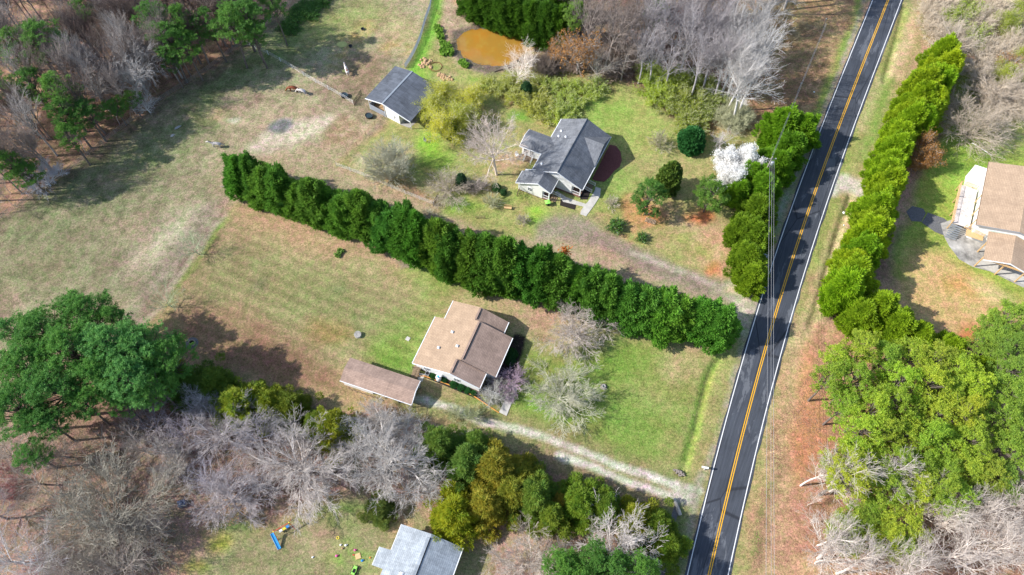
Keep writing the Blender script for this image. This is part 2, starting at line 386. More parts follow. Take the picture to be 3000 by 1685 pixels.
# weedy dividing bank
stroke([(695, 605), (625, 700), (575, 775), (520, 850), (460, 950), (425, 1000)], 1.7, (0.16, 0.24, 0.05), 1, .85, noisy=.4)
stroke([(705, 615), (632, 708), (582, 783), (528, 858), (466, 958)], .5, (0.045, 0.075, 0.022), .5, .9, .5, noisy=.6)
# bare strip behind the hedge
stroke([(980, 500), (1130, 580), (1290, 650), (1450, 700), (1600, 770), (1800, 850), (2000, 920), (2120, 960)], 13, (0.27, 0.215, 0.14), 3)
stroke([(700, 510), (900, 560), (1100, 640), (1400, 760), (1800, 880)], 12, (0.26, 0.21, 0.135), 3)
# mown field
FIELD = [(700, 612), (850, 640), (1080, 740), (1340, 870), (1560, 900), (2110, 1040), (2090, 1100), (1990, 1400), (1960, 1420), (1450, 1240), (1250, 1180), (1000, 1190), (640, 1120), (430, 965), (520, 860), (640, 705)]
paint(FIELD, (0.285, 0.225, 0.125), 2.5, 1, 1.0)
blob(980, 900, 240, 100, (0.205, 0.215, 0.09), 12, .8, 20); blob(700, 800, 160, 60, (0.245, 0.23, 0.11), 8, .8, -35)
blob(830, 670, 190, 50, (0.34, 0.235, 0.14), 6, .85, 20); blob(560, 930, 120, 60, (0.32, 0.225, 0.135), 8, .7, 20)
blob(660, 1000, 190, 75, (0.245, 0.150, 0.095), 9, .9, 12); blob(840, 1080, 200, 60, (0.20, 0.115, 0.075), 7, .95, 18); blob(960, 980, 70, 35, (0.24, 0.16, 0.065), 4, .8, 10)  # first two brown blobs paint the pines' soft shadow onto the field
blob(960, 1190, 120, 50, (0.30, 0.215, 0.115), 5, .8); blob(1130, 1030, 60, 40, (0.17, 0.25, 0.05), 6, .6)
blob(1280, 830, 110, 45, (0.17, 0.24, 0.055), 7, .85, 25); blob(1200, 1000, 120, 70, (0.16, 0.235, 0.05), 9, .8, -50); blob(1180, 1060, 80, 30, LUSH, 4, .85, 15)
blob(1000, 850, 20, 14, (0.10, 0.15, 0.06), 2, .5); blob(770, 835, 22, 12, (0.12, 0.14, 0.07), 3, .7, -40)
blob(1450, 900, 140, 35, (0.29, 0.22, 0.125), 5, .8, 15); blob(1580, 920, 60, 40, (0.32, 0.20, 0.145), 4, .8)
# mowing stripes, as real bands of longer and shorter turf
stripe = 0.5 + 0.5 * np.sin((XX * 0.42 + YY * 0.91) * 2.6 + (NB - .5) * 2.2); fm = np.clip(-polydist(XX, YY, W(FIELD)) / 6, 0, 1)
COLR *= (1.09 - 0.22 * fm * stripe)[:, None]
# front lawn
LAWN = [(1420, 1120), (1500, 1000), (1600, 1020), (1720, 960), (1900, 1010), (2080, 1050), (2030, 1250), (1985, 1410), (1700, 1310), (1480, 1230), (1300, 1180)]
paint(LAWN, (0.185, 0.225, 0.06), 5); blob(1800, 1080, 130, 60, LUSH, 8, .8, 60); blob(1830, 1240, 130, 60, (0.15, 0.235, 0.05), 8, .8, 30)
blob(2000, 1060, 70, 60, (0.34, 0.275, 0.15), 6, .9, noisy=.2); blob(1960, 1000, 80, 30, (0.30, 0.24, 0.12), 5, .8, 20); blob(1900, 1160, 110, 35, (0.27, 0.26, 0.11), 6, .5, 20)
blob(1560, 1180, 120, 35, LUSH, 5, .75, 25); blob(1960, 1330, 40, 60, (0.24, 0.22, 0.09), 5, .7, 20); blob(1690, 990, 90, 50, (0.33, 0.24, 0.17), 5, .6)
stroke([(2118, 1050), (2085, 1110), (2062, 1200), (2035, 1300), (2005, 1390)], 1.9, (0.27, 0.46, 0.03), 1.0, .95, .5)
stroke([(2098, 1050), (2068, 1110), (2045, 1200), (2018, 1300), (1990, 1390)], 1.2, (0.12, 0.22, 0.035), 1.0, .95, .5)
stroke([(2088, 1060), (2068, 1120), (2050, 1190), (2028, 1280)], .45, (0.05, 0.06, 0.03), .5, .7, .4)
# verge and strip along the road
VL = [(2560, -80), (2500, 110), (2440, 270), (2370, 450), (2290, 660), (2230, 860), (2180, 1010), (2100, 1300), (2045, 1450), (1995, 1685), (1960, 1800)]
stroke([(u - 30, v) for u, v in VL], 4.5, (0.24, 0.225, 0.09), 2, .95); stroke([(u - 38, v) for u, v in VL[:5]], 3.6, (0.165, 0.26, 0.045), 2, .9)
stroke([(u - 4, v) for u, v in VL], 1.0, (0.26, 0.235, 0.19), .8, .85, .3, noisy=.5)
stroke([(2400, 350), (2370, 410), (2340, 480), (2300, 580), (2262, 690), (2240, 780)], 1.1, (0.27, 0.26, 0.25), .8, .9, .3)
VR = [(2660, -40), (2600, 120), (2540, 260), (2480, 400), (2420, 560), (2350, 770), (2290, 930), (2250, 1080), (2210, 1250), (2170, 1450), (2140, 1685), (2125, 1780)]
stroke([(u + 45, v) for u, v in VR], 8.0, (0.275, 0.235, 0.105), 2, .97); stroke([(u + 30, v) for u, v in VR[:6]], 3.0, (0.23, 0.25, 0.075), 2, .8)
stroke([(2640, 120), (2600, 240), (2555, 400), (2530, 470)], 2.2, (0.17, 0.25, 0.055), 1.2, .8, .8, noisy=.4)
stroke([(2700, 0), (2680, 60), (2650, 130), (2620, 220)], 3.2, (0.50, 0.37, 0.23), 1.5, .9, .8, noisy=.3)
stroke([(2580, 230), (2550, 300), (2520, 380)], 2.0, (0.36, 0.31, 0.17), 2, .7)
stroke([(2500, 590), (2470, 680), (2430, 790), (2380, 930), (2350, 1010), (2330, 1120)], 3.0, (0.42, 0.32, 0.19), 2, .85, .8)
stroke([(2488, 570), (2460, 650), (2430, 750), (2400, 860), (2372, 950)], .8, (0.13, 0.16, 0.045), 1, .9, .6, noisy=.7)
stroke([(2492, 575), (2464, 655), (2434, 755), (2404, 865), (2340, 1100), (2290, 1280)], .35, (0.12, 0.08, 0.05), .5, .9, .6, noisy=.7)
paint([(2310, 1090), (2400, 960), (2560, 980), (2700, 1100), (3200, 1300), (3100, 1900), (2180, 1900), (2215, 1500), (2260, 1280)], (0.38, 0.225, 0.14), 3)
paint([(2310, 1090), (2400, 960), (2560, 980), (2700, 1100), (3200, 1300), (3100, 1900), (2180, 1900), (2215, 1500), (2260, 1280)], (0.27, 0.14, 0.09), 3, .8, noisy=1.0)
paint([(2310, 1090), (2360, 1000), (2420, 1150), (2400, 1350), (2330, 1400), (2290, 1300)], BRICKL, 5, .8)
blob(2300, 1560, 90, 130, (0.36, 0.20, 0.14), 6, .7); blob(2640, 1500, 300, 120, (0.24, 0.11, 0.075), 8, .6, noisy=.6)
stroke([(2330, 960), (2310, 1150), (2265, 1400), (2250, 1600), (2240, 1800)], 3.5, (0.36, 0.27, 0.155), 3, .75, 1)
stroke([(2275, 1380), (2255, 1480), (2230, 1600), (2215, 1700)], 2.0, (0.20, 0.14, 0.08), 1.5, .8, 1, noisy=.5); stroke([(2250, 1420), (2232, 1520), (2205, 1620)], 1.2, (0.16, 0.20, 0.06), 1, .7, 1, noisy=.8)
# brown grass bank by the road, upper
BANK = [(2120, -100), (2530, -100), (2480, 80), (2420, 250), (2340, 430), (2310, 400), (2180, 385), (2050, 380), (2090, 300), (2150, 200)]
paint(BANK, (0.38, 0.25, 0.14), 2.5); blob(2340, 130, 90, 80, (0.38, 0.28, 0.15), 6, .8, noisy=.5); blob(2270, 20, 120, 40, (0.28, 0.235, 0.11), 5, .7, noisy=.5)
paint(BANK, (0.17, 0.10, 0.06), 2, .65, noisy=1.2); blob(2250, 270, 110, 70, (0.25, 0.15, 0.085), 6, .6)
stroke([(2440, 110), (2390, 240), (2350, 330), (2330, 400)], 1.6, (0.13, 0.085, 0.05), 1.5, .6, 1.5, noisy=.8)
# white-house garden
GARD = [(1130, 370), (1200, 180), (1190, 205), (1262, 60), (1340, -80), (1560, 60), (1640, 170), (1800, 230), (1950, 330), (2060, 380), (2180, 385), (2310, 400), (2340, 430), (2290, 600), (2230, 830), (2100, 850), (1700, 660), (1460, 700), (1280, 615), (985, 487)]
paint(GARD, (0.255, 0.245, 0.095), 2.5)
blob(1850, 370, 170, 80, (0.25, 0.295, 0.085), 8, .85, 30); blob(1760, 330, 90, 40, (0.165, 0.27, 0.05), 6, .7, noisy=.4); blob(1790, 560, 90, 70, (0.20, 0.27, 0.07), 7, .8)
blob(2010, 480, 150, 60, (0.285, 0.265, 0.115), 8, .8); blob(1950, 640, 130, 55, (0.36, 0.25, 0.145), 6, .8, 20); blob(2080, 720, 110, 70, (0.38, 0.265, 0.165), 6, .85, 40)
blob(2105, 750, 55, 75, (0.43, 0.235, 0.16), 5, .75, -30, noisy=.4); blob(1885, 622, 70, 32, (0.45, 0.18, 0.075), 4, .85, 20, noisy=.4); blob(2050, 632, 36, 24, (0.42, 0.12, 0.05), 3, .9, noisy=.3)
blob(1840, 680, 32, 24, (0.42, 0.20, 0.11), 2.5, .8, noisy=.6); blob(1755, 648, 22, 14, (0.36, 0.2, 0.14), 1.5, .7, noisy=.6); blob(1938, 722, 34, 18, (0.36, 0.22, 0.15), 2.5, .7, noisy=.6); blob(2090, 792, 24, 18, (0.45, 0.16, 0.07), 2, .8)
blob(2020, 715, 110, 26, (0.21, 0.27, 0.06), 5, .7, 32, noisy=.5); blob(1585, 640, 28, 34, (0.22, 0.36, 0.045), 3, .9); blob(1500, 570, 50, 22, (0.20, 0.30, 0.06), 4, .8); blob(1340, 600, 80, 26, (0.17, 0.33, 0.04), 4, .9, 8)
blob(1410, 640, 60, 24, (0.22, 0.26, 0.08), 4, .7); blob(1560, 545, 20, 8, LUSH, 1, .9); blob(1280, 470, 60, 40, (0.16, 0.26, 0.04), 4, .8); blob(1250, 420, 40, 40, (0.19, 0.36, 0.04), 4, .85)
blob(1540, 330, 45, 22, (0.11, 0.26, 0.03), 3, .9); blob(1520, 300, 60, 18, (0.28, 0.16, 0.11), 3, .85, 35, noisy=.4); blob(1500, 470, 55, 32, (0.33, 0.215, 0.14), 3, .9); blob(1440, 540, 90, 40, (0.27, 0.23, 0.11), 5, .7)
blob(1120, 470, 90, 45, (0.30, 0.27, 0.16), 5, .8, -20); blob(1060, 470, 30, 14, (.45, .40, .28), 2, .8, noisy=.7); blob(1210, 560, 110, 18, (0.29, 0.185, 0.115), 3, .9, 24); stroke([(1010, 500), (1130, 550), (1280, 610)], 1.5, (0.34, 0.25, 0.17), 1.5, .7)
blob(1370, 560, 60, 22, (0.24, 0.25, 0.09), 3, .7)
# dirt drive of the white house
stroke([(1600, 680), (1680, 665), (1780, 710), (1900, 770), (2010, 820), (2110, 850), (2190, 865)], 4.2, (0.235, 0.19, 0.15), 2, .95, 1.0)
blob(1660, 672, 75, 36, (0.235, 0.19, 0.15), 4, .9, 10); stroke([(1720, 690), (1850, 755), (1960, 800), (2070, 850)], .8, (0.15, 0.12, 0.10), 1, .7, .9, noisy=.6)
stroke([(1850, 740), (1980, 790), (2090, 835)], 1.2, (0.40, 0.36, 0.31), 1, .7, .7, noisy=.5); stroke([(1740, 640), (1800, 690), (1880, 735)], 1.0, (0.17, 0.13, 0.10), 1, .6, .8, noisy=.5)
paint([(2100, 850), (2170, 815), (2245, 820), (2225, 890), (2200, 960), (2170, 990), (2150, 900)], (0.30, 0.265, 0.215), 2.0, .95); blob(2165, 850, 45, 12, (0.42, 0.34, 0.20), 2, .8, -10); blob(2175, 900, 22, 30, (.46, .41, .32), 2, .6)
# pond surroundings
paint([(1275, 20), (1340, -20), (1440, 20), (1540, 60), (1580, 130), (1560, 200), (1430, 215), (1350, 190), (1300, 150), (1290, 80)], (0.36, 0.26, 0.19), 3, .95)
stroke([(1350, 10), (1430, 30), (1500, 62), (1560, 95)], 2.5, (0.42, 0.22, 0.13), 2, .8, 1); blob(1340, 60, 50, 30, (.42, .32, .24), 4, .7, noisy=.7)
stroke([(1296, -60), (1268, 80), (1240, 150), (1215, 210), (1240, 250)], 2.6, (0.16, 0.32, 0.045), 1.5, .95, .8); blob(1250, 240, 60, 40, (0.20, 0.34, 0.05), 4, .8, noisy=.3); blob(1300, 230, 40, 25, (0.33, 0.26, 0.17), 4, .7, noisy=.5)
paint([(1325, 90), (1400, 72), (1490, 78), (1560, 105), (1560, 165), (1500, 200), (1430, 215), (1370, 200), (1330, 160)], (0.14, 0.115, 0.10), 1.6, .95, .8)
blob(1590, 150, 60, 30, (0.38, 0.25, 0.15), 3, .85); blob(1480, 210, 60, 8, (0.10, 0.12, 0.05), 1.5, .8, -5, noisy=.5); blob(1560, 250, 120, 30, (0.26, 0.28, 0.09), 5, .7, noisy=.4)
blob(1420, 240, 90, 14, (0.24, 0.36, 0.06), 2.5, .8, 5, noisy=.6)
# ground north-east, beyond the road
paint([(2640, -80), (3300, -80), (3300, 380), (2900, 330), (2840, 260), (2860, 150), (2700, 120)], (0.29, 0.235, 0.135), 4)
YARD = [(2760, 130), (2900, 220), (3050, 300), (3200, 500), (3200, 950), (3000, 1000), (2850, 960), (2680, 900), (2600, 800), (2700, 500), (2800, 300)]
paint(YARD, (0.235, 0.30, 0.06), 3); blob(2830, 480, 100, 80, (0.19, 0.30, 0.05), 8, .8); blob(2940, 400, 80, 50, (0.34, 0.32, 0.14), 7, .7); blob(2960, 330, 70, 30, (.36, .27, .17), 4, .6)
paint([(2660, 740), (2760, 720), (2850, 800), (2950, 870), (3060, 900), (3060, 960), (2880, 990), (2830, 1000), (2690, 940), (2600, 900)], (0.44, 0.30, 0.145), 6, .95); blob(2830, 840, 70, 26, (0.42, 0.22, 0.07), 5, .7); blob(2740, 690, 50, 40, (0.20, 0.25, 0.055), 5, .7)
blob(2860, 990, 50, 30, (0.44, 0.16, 0.06), 4, .9); blob(2900, 850, 60, 24, (.48, .40, .22), 4, .6, 20)
# bottom garden
BOT = [(760, 1560), (900, 1480), (1060, 1440), (1240, 1480), (1260, 1560), (1440, 1600), (1400, 1900), (560, 1900), (560, 1640)]
paint(BOT, (0.215, 0.195, 0.105), 4); blob(1010, 1500, 90, 40, (0.155, 0.22, 0.055), 5, .8, noisy=.5); blob(1020, 1640, 70, 50, (0.165, 0.26, 0.055), 4, .8, noisy=.6); blob(930, 1600, 60, 40, (.30, .235, .15), 4, .7)
blob(700, 1540, 70, 40, (0.10, 0.17, 0.045), 5, .8); blob(640, 1590, 36, 22, (0.34, 0.33, 0.03), 3, .8); blob(560, 1660, 40, 18, (0.30, 0.29, 0.03), 3, .7); blob(1180, 1530, 30, 40, (0.34, 0.215, 0.13), 3, .8); blob(770, 1640, 160, 50, (0.18, 0.18, 0.09), 5, .5)
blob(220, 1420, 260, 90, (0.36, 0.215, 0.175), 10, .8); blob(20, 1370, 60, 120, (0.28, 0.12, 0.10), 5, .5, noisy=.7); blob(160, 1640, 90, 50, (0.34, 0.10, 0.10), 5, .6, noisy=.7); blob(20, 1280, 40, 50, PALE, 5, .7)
blob(430, 1240, 200, 50, (0.11, 0.065, 0.075), 8, .7); blob(620, 1350, 120, 60, (0.17, 0.12, 0.13), 8, .7); blob(900, 1400, 120, 60, (0.24, 0.13, 0.115), 8, .6)  # dark purple-brown under the bare trees: their shade painted in
blob(1600, 1600, 160, 60, (0.33, 0.23, 0.18), 6, .8); blob(1500, 1500, 120, 40, (.2, .12, .09), 5, .8)
# gravel drive of the tan house: two wheel tracks in thin grass
stroke([(1210, 1185), (1300, 1190), (1450, 1240), (1650, 1300), (1850, 1390), (2060, 1450)], 6.0, (0.205, 0.19, 0.085), 3, .95)
blob(1700, 1380, 190, 30, (0.19, 0.145, 0.085), 4, .9, 20); blob(1900, 1440, 120, 24, (0.2, 0.155, 0.09), 4, .8, 18)
for pth, op in (([(1222, 1172), (1330, 1195), (1420, 1235), (1540, 1262), (1640, 1295), (1760, 1342), (1880, 1385), (1990, 1425), (2052, 1440)], .95), ([(1640, 1330), (1740, 1370), (1850, 1415), (1960, 1450), (2035, 1468)], .95), ([(1180, 1230), (1290, 1260), (1390, 1272)], .5)):
    stroke(pth, 1.35, (0.47, 0.44, 0.40), .7, op, .6, noisy=.25)
paint([(1975, 1425), (2055, 1430), (2040, 1505), (2010, 1480), (1960, 1460)], (0.36, 0.33, 0.29), 1.5, .9)
stroke([(2055, 1390), (2040, 1440), (2020, 1560), (1985, 1700)], 1.2, (0.24, 0.21, 0.17), 1, .8, .3)
paint([(1940, 1480), (2030, 1490), (1990, 1760), (1880, 1760)], (0.17, 0.19, 0.08), 3, .9); blob(1960, 1600, 30, 60, (0.12, 0.17, 0.06), 3, .7, 10)
# right house gravel mouth
paint([(2425, 520), (2480, 520), (2560, 555), (2530, 580), (2470, 572), (2420, 580)], (0.46, 0.43, 0.37), 2, .95); blob(2432, 545, 14, 22, (.36, .38, .40), 1, .8)
# beds round the two houses
paint([(1540, 985), (1508, 975), (1470, 1050), (1400, 1150), (1440, 1170), (1500, 1110), (1532, 1035)], (0.03, 0.022, 0.022), .5, 1, .15)
# woodland floors under thick crowns: darker litter, lower left with tree shade painted in
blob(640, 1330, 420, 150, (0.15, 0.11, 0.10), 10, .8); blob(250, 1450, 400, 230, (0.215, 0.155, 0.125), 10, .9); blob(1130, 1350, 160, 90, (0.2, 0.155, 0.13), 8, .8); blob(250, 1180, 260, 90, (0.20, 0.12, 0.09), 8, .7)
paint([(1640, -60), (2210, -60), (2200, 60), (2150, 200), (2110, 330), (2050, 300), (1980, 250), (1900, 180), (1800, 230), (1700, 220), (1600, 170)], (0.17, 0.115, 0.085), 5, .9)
paint([(-200, 900), (-200, 500), (0, 500), (0, 1300), (-200, 1400)], (0.2, .17, .11), 5, .5)
for cc_, k_ in (((150, 800, 500, 260), .80), ((350, 560, 420, 240), .86), ((800, 900, 420, 260), .90)):  # duller light on the left, multiplied into pasture and field colour
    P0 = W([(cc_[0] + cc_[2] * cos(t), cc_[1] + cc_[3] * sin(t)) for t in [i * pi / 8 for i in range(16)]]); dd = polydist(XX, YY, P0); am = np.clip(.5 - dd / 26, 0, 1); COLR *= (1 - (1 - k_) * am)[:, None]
# fine mottling everywhere, then beds that keep their own colour
f2 = vnoise(XX, YY, 0.9, 77, 2); f3 = vnoise(XX, YY, 3.2, 78, 2)
COLR *= 1.06 * (0.78 + 0.44 * f2)[:, None]; COLR *= (0.93 + 0.14 * f3)[:, None]
g_ = np.clip((f3 - .5) * 3, -1, 1) * .05; COLR[:, 1] *= 1 + g_; COLR[:, 0] *= 1 - g_ * .6
# --- relief: ditches, the pond's hollow, soft lumps
def trench(pts, width, depth):
    global ZZ
    d = linedist(XX, YY, W(pts)); a = np.clip(1 - d / (width / 2), 0, 1); ZZ -= depth * a * a * (3 - 2 * a)
trench([(2104, 1060), (2074, 1115), (2052, 1200), (2026, 1300), (2000, 1380)], 2.6, 0.28)
trench([(2492, 575), (2464, 655), (2434, 755), (2404, 865), (2372, 960)], 2.2, 0.45)
trench([(2650, 20), (2625, 120), (2590, 240)], 2.0, 0.4)
POND_ = W([(1338, 118), (1352, 100), (1372, 88), (1400, 84), (1440, 84), (1480, 91), (1520, 103), (1545, 120), (1546, 142), (1533, 158), (1515, 172), (1490, 185), (1455, 190), (1420, 188), (1392, 180), (1365, 165), (1345, 145)])
POND = []
rp = random.Random(2)
for k in range(len(POND_)):
    (x0, y0), (x1, y1) = POND_[k], POND_[(k + 1) % len(POND_)]
    for j in range(5): POND.append((x0 + (x1 - x0) * j / 5 + rp.uniform(-.28, .28), y0 + (y1 - y0) * j / 5 + rp.uniform(-.28, .28)))
dp = polydist(XX, YY, POND); ZZ -= 0.5 * np.clip(0.5 - dp / 3.0, 0, 1)
ZZ += (vnoise(XX, YY, 1.3, 8, 2) - .5) * 0.05
V = np.stack([XX, YY, ZZ], 1)
i_, j_ = np.meshgrid(np.arange(nx - 1), np.arange(ny - 1), indexing='ij'); a_ = (i_ * ny + j_).ravel()
Q = np.stack([a_, a_ + ny, a_ + ny + 1, a_ + 1], 1)
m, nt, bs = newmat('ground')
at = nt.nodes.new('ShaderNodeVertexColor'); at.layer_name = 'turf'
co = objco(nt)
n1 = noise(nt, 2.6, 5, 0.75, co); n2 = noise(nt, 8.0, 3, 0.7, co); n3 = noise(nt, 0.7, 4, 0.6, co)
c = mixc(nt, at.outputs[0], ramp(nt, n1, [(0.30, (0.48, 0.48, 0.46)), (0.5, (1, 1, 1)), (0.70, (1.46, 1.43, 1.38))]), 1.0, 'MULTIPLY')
c = mixc(nt, c, ramp(nt, n2, [(0.34, (0.55, 0.58, 0.55)), (0.66, (1.45, 1.42, 1.42))]), 1.0, 'MULTIPLY')
n4 = noise(nt, 4.5, 2, 0.5, objco(nt, (1, 1, 1), .7))
c = mixc(nt, c, (0.10, 0.15, 0.03), ramp(nt, n4, [(0.62, 0), (0.70, 0.45)]))
c = mixc(nt, c, (0.46, 0.38, 0.25), ramp(nt, n4, [(0.28, 0.4), (0.36, 0)]))
c = mixc(nt, c, ramp(nt, n3, [(0.35, (0.94, 1.04, 0.92)), (0.65, (1.08, 0.98, 1.06))]), 1.0, 'MULTIPLY')
n5 = noise(nt, 0.9, 9, 0.78, co)
c = mixc(nt, c, ramp(nt, n5, [(0.465, (1.12, 1.04, 1.10)), (0.535, (0.84, 0.93, 0.80))]), 1.0, 'MULTIPLY')
nt.links.new(c, bs.inputs['Base Color']); bs.inputs['Roughness'].default_value = 0.95; bs.inputs['Specular IOR Level'].default_value = 0.1
bump(nt, bs, n1, 0.7, 0.12)
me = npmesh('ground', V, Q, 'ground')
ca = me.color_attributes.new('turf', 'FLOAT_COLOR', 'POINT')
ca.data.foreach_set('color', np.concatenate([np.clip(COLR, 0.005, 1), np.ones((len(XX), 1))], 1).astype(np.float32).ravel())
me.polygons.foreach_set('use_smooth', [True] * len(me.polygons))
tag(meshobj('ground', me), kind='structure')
# --- grass tufts and fallen leaves: too many to count
def scatter(name, mat, n, polys, seed, L, Wd, flat, avoid=None):
    rs = np.random.RandomState(seed); P = []
    tot = 0; areas = []
    for poly in polys:
        xs = [p[0] for p in poly]; ys = [p[1] for p in poly]; k = int(n / len(polys))
        q = np.stack([rs.uniform(min(xs), max(xs), k * 2), rs.uniform(min(ys), max(ys), k * 2)], 1); q = q[polydist(q[:, 0], q[:, 1], poly) < 0][:k]
        m = vnoise(q[:, 0], q[:, 1], 3.0, seed, 3); P.append(q[m > rs.uniform(.30, .62, len(m))])
    P = np.concatenate(P); k = len(P)
    if avoid:
        for a in avoid: P = P[polydist(P[:, 0], P[:, 1], a) > 0]
        k = len(P)
    D = rs.normal(size=(k, 3)); D[:, 2] = np.abs(D[:, 2]) * (0.15 if flat else 1.0) + (0.02 if flat else .5); D /= np.linalg.norm(D, axis=1)[:, None]
    R = np.array([[0, 0, 1.]]) if flat else rs.normal(size=(k, 3)); S = np.cross(D, R); S /= np.linalg.norm(S, axis=1)[:, None] + 1e-9
    l = rs.uniform(*L, k)[:, None]; w_ = rs.uniform(*Wd, k)[:, None]; B0 = np.concatenate([P, np.full((k, 1), .03)], 1); mid = B0 + D * l * .5
    V_ = np.stack([B0, mid + S * w_ / 2, B0 + D * l, mid - S * w_ / 2], 1).reshape(-1, 3)
    return tag(meshobj(name, npmesh(name, V_, np.arange(4 * k).reshape(-1, 4), mat)), kind='stuff')
# pond water
m, nt, bs = newmat('pond_water')
co = objco(nt)
c = ramp(nt, noise(nt, 0.16, 4, 0.6, co), [(0.35, (0.36, 0.165, 0.022)), (0.65, (0.30, 0.17, 0.03))])
c = mixc(nt, c, (0.36, 0.25, 0.05), ramp(nt, noise(nt, 0.5, 5, 0.7, co), [(0.5, 0), (0.7, 0.5)]))
nt.links.new(c, bs.inputs['Base Color']); bs.inputs['Roughness'].default_value = 0.10; bs.inputs['Specular IOR Level'].default_value = 0.6
bump(nt, bs, noise(nt, 3, 2, 0.5, co), 0.15, 0.03)
xs = [p[0] for p in POND]; ys = [p[1] for p in POND]; cx_, cy_ = sum(xs) / len(xs), sum(ys) / len(ys)
o = MB().prism([(cx_ + (x - cx_) * 1.03, cy_ + (y - cy_) * 1.03) for x, y in POND], -0.9, -0.22).build('pond_water', 'pond_water')
tag(o, kind='structure')

# ------------------------------------------------------------------ road
RL = [(2560, -8), (2515.2, 100), (2473.7, 205), (2440.5, 288), (2393.5, 407), (2360.4, 500), (2336.6, 562), (2299.3, 659), (2272, 740), (2243.3, 840), (2222, 907), (2179, 1042), (2122, 1247), (2078.6, 1420.6), (2013.5, 1684.7)]
PL = np.array(W(RL))
# smooth by a fitted cubic in y, continue beyond the frame
cf = np.polyfit(PL[:, 1], PL[:, 0], 4)
ROADW = 6.03
def road_x(y):
    lo, hi = PL[-1, 1], PL[0, 1]
    if y < lo: return np.polyval(cf, lo) + (y - lo) * np.polyval(np.polyder(cf), lo)
    if y > hi: return np.polyval(cf, hi) + (y - hi) * np.polyval(np.polyder(cf), hi)
    return np.polyval(cf, y)
ys_ = list(np.arange(-260, 0, 20)) + list(np.arange(0, 170, 2.0)) + list(np.arange(170, 900, 30))
RP = []
for y in ys_:
    d = (road_x(y + .5) - road_x(y - .5)); L = math.hypot(d, 1); RP.append((road_x(y), y, 1 / L, -d / L))   # right-hand normal
def strip(name, mat, o0, o1, z0, z1, rag=0.0):
    mb = MB(); rn = random.Random(5); n = len(RP)
    for x, y, ax, ay in RP:
        a = o0 + rn.uniform(-rag, rag); b = o1 + rn.uniform(-rag, rag)
        mb.v += [(x + ax * a, y + ay * a, z1), (x + ax * b, y + ay * b, z1), (x + ax * a, y + ay * a, z0), (x + ax * b, y + ay * b, z0)]
    for i in range(n - 1):
        k = 4 * i; mb.f += [(k, k + 1, k + 5, k + 4), (k + 2, k, k + 4, k + 6), (k + 1, k + 3, k + 7, k + 5)]
    return tag(mb.build(name, mat), kind='structure')
m, nt, bs = newmat('asphalt')
co = objco(nt); along = objco(nt, (1.0, 0.10, 1), 0.0)
ang = rad(24)
mp = nt.nodes.new('ShaderNodeMapping'); mp.vector_type = 'TEXTURE'; mp.inputs['Rotation'].default_value = (0, 0, -ang); mp.inputs['Scale'].default_value = (0.35, 7.0, 1)
nt.links.new(co, mp.inputs[0])
lanes = noise(nt, 1.2, 4, 0.65, mp.outputs[0])
c = ramp(nt, noise(nt, 30, 3, 0.8, co), [(0.3, (0.040, 0.046, 0.058)), (0.7, (0.070, 0.078, 0.096))])
c = mixc(nt, c, ramp(nt, lanes, [(0.3, 0.75), (0.7, 1.3)]), 1.0, 'MULTIPLY')
# worn pale patches stretched along the lane
mp2 = nt.nodes.new('ShaderNodeMapping'); mp2.vector_type = 'TEXTURE'; mp2.inputs['Rotation'].default_value = (0, 0, -ang); mp2.inputs['Scale'].default_value = (1.0, 4.0, 1)
nt.links.new(co, mp2.inputs[0])
p_ = noise(nt, 0.33, 6, 0.72, mp2.outputs[0], 0.4)
c = mixc(nt, c, (0.155, 0.165, 0.185), ramp(nt, p_, [(0.565, 0), (0.60, 0.6)]))
vo = nt.nodes.new('ShaderNodeTexVoronoi'); vo.feature = 'DISTANCE_TO_EDGE'; vo.inputs['Scale'].default_value = 0.16; nt.links.new(mp2.outputs[0], vo.inputs['Vector'])
c = mixc(nt, c, (0.018, 0.02, 0.026), ramp(nt, vo.outputs['Distance'], [(0.004, 0.75), (0.012, 0)]))
# tyre-darkened joints
c = mixc(nt, c, (0.022, 0.024, 0.03), ramp(nt, noise(nt, 0.2, 3, 0.6, co), [(0.5, 0), (0.7, 0.35)]))
nt.links.new(c, bs.inputs['Base Color']); bs.inputs['Roughness'].default_value = 0.75; bs.inputs['Specular IOR Level'].default_value = 0.25
bump(nt, bs, noise(nt, 40, 2, 0.7, co), 0.2, 0.01)
def paintmat(name, col):
    m, nt, bs = newmat(name); co = objco(nt)
    c = ramp(nt, noise(nt, 5, 4, 0.7, co), [(0.3, [x * .78 for x in col]), (0.65, col)])
    c = mixc(nt, c, (0.12, 0.12, 0.13), ramp(nt, noise(nt, 14, 3, 0.8, co), [(0.62, 0), (0.75, 0.6)]))
    nt.links.new(c, bs.inputs['Base Color']); bs.inputs['Roughness'].default_value = 0.6
paintmat('white_line', (0.80, 0.80, 0.80)); paintmat('yellow_line', (0.80, 0.42, 0.01))
strip('road', 'asphalt', -0.34, ROADW + 0.40, -0.1, 0.045, 0.13)
for nm, mt, a, b in (('road_edge_line', 'white_line', -0.07, 0.08), ('road_edge_line', 'white_line', ROADW - 0.08, ROADW + 0.07),
                     ('road_centre_line', 'yellow_line', 2.98, 3.13), ('road_centre_line', 'yellow_line', 3.30, 3.45)):
    strip(nm, mt, a, b, 0.045, 0.052)
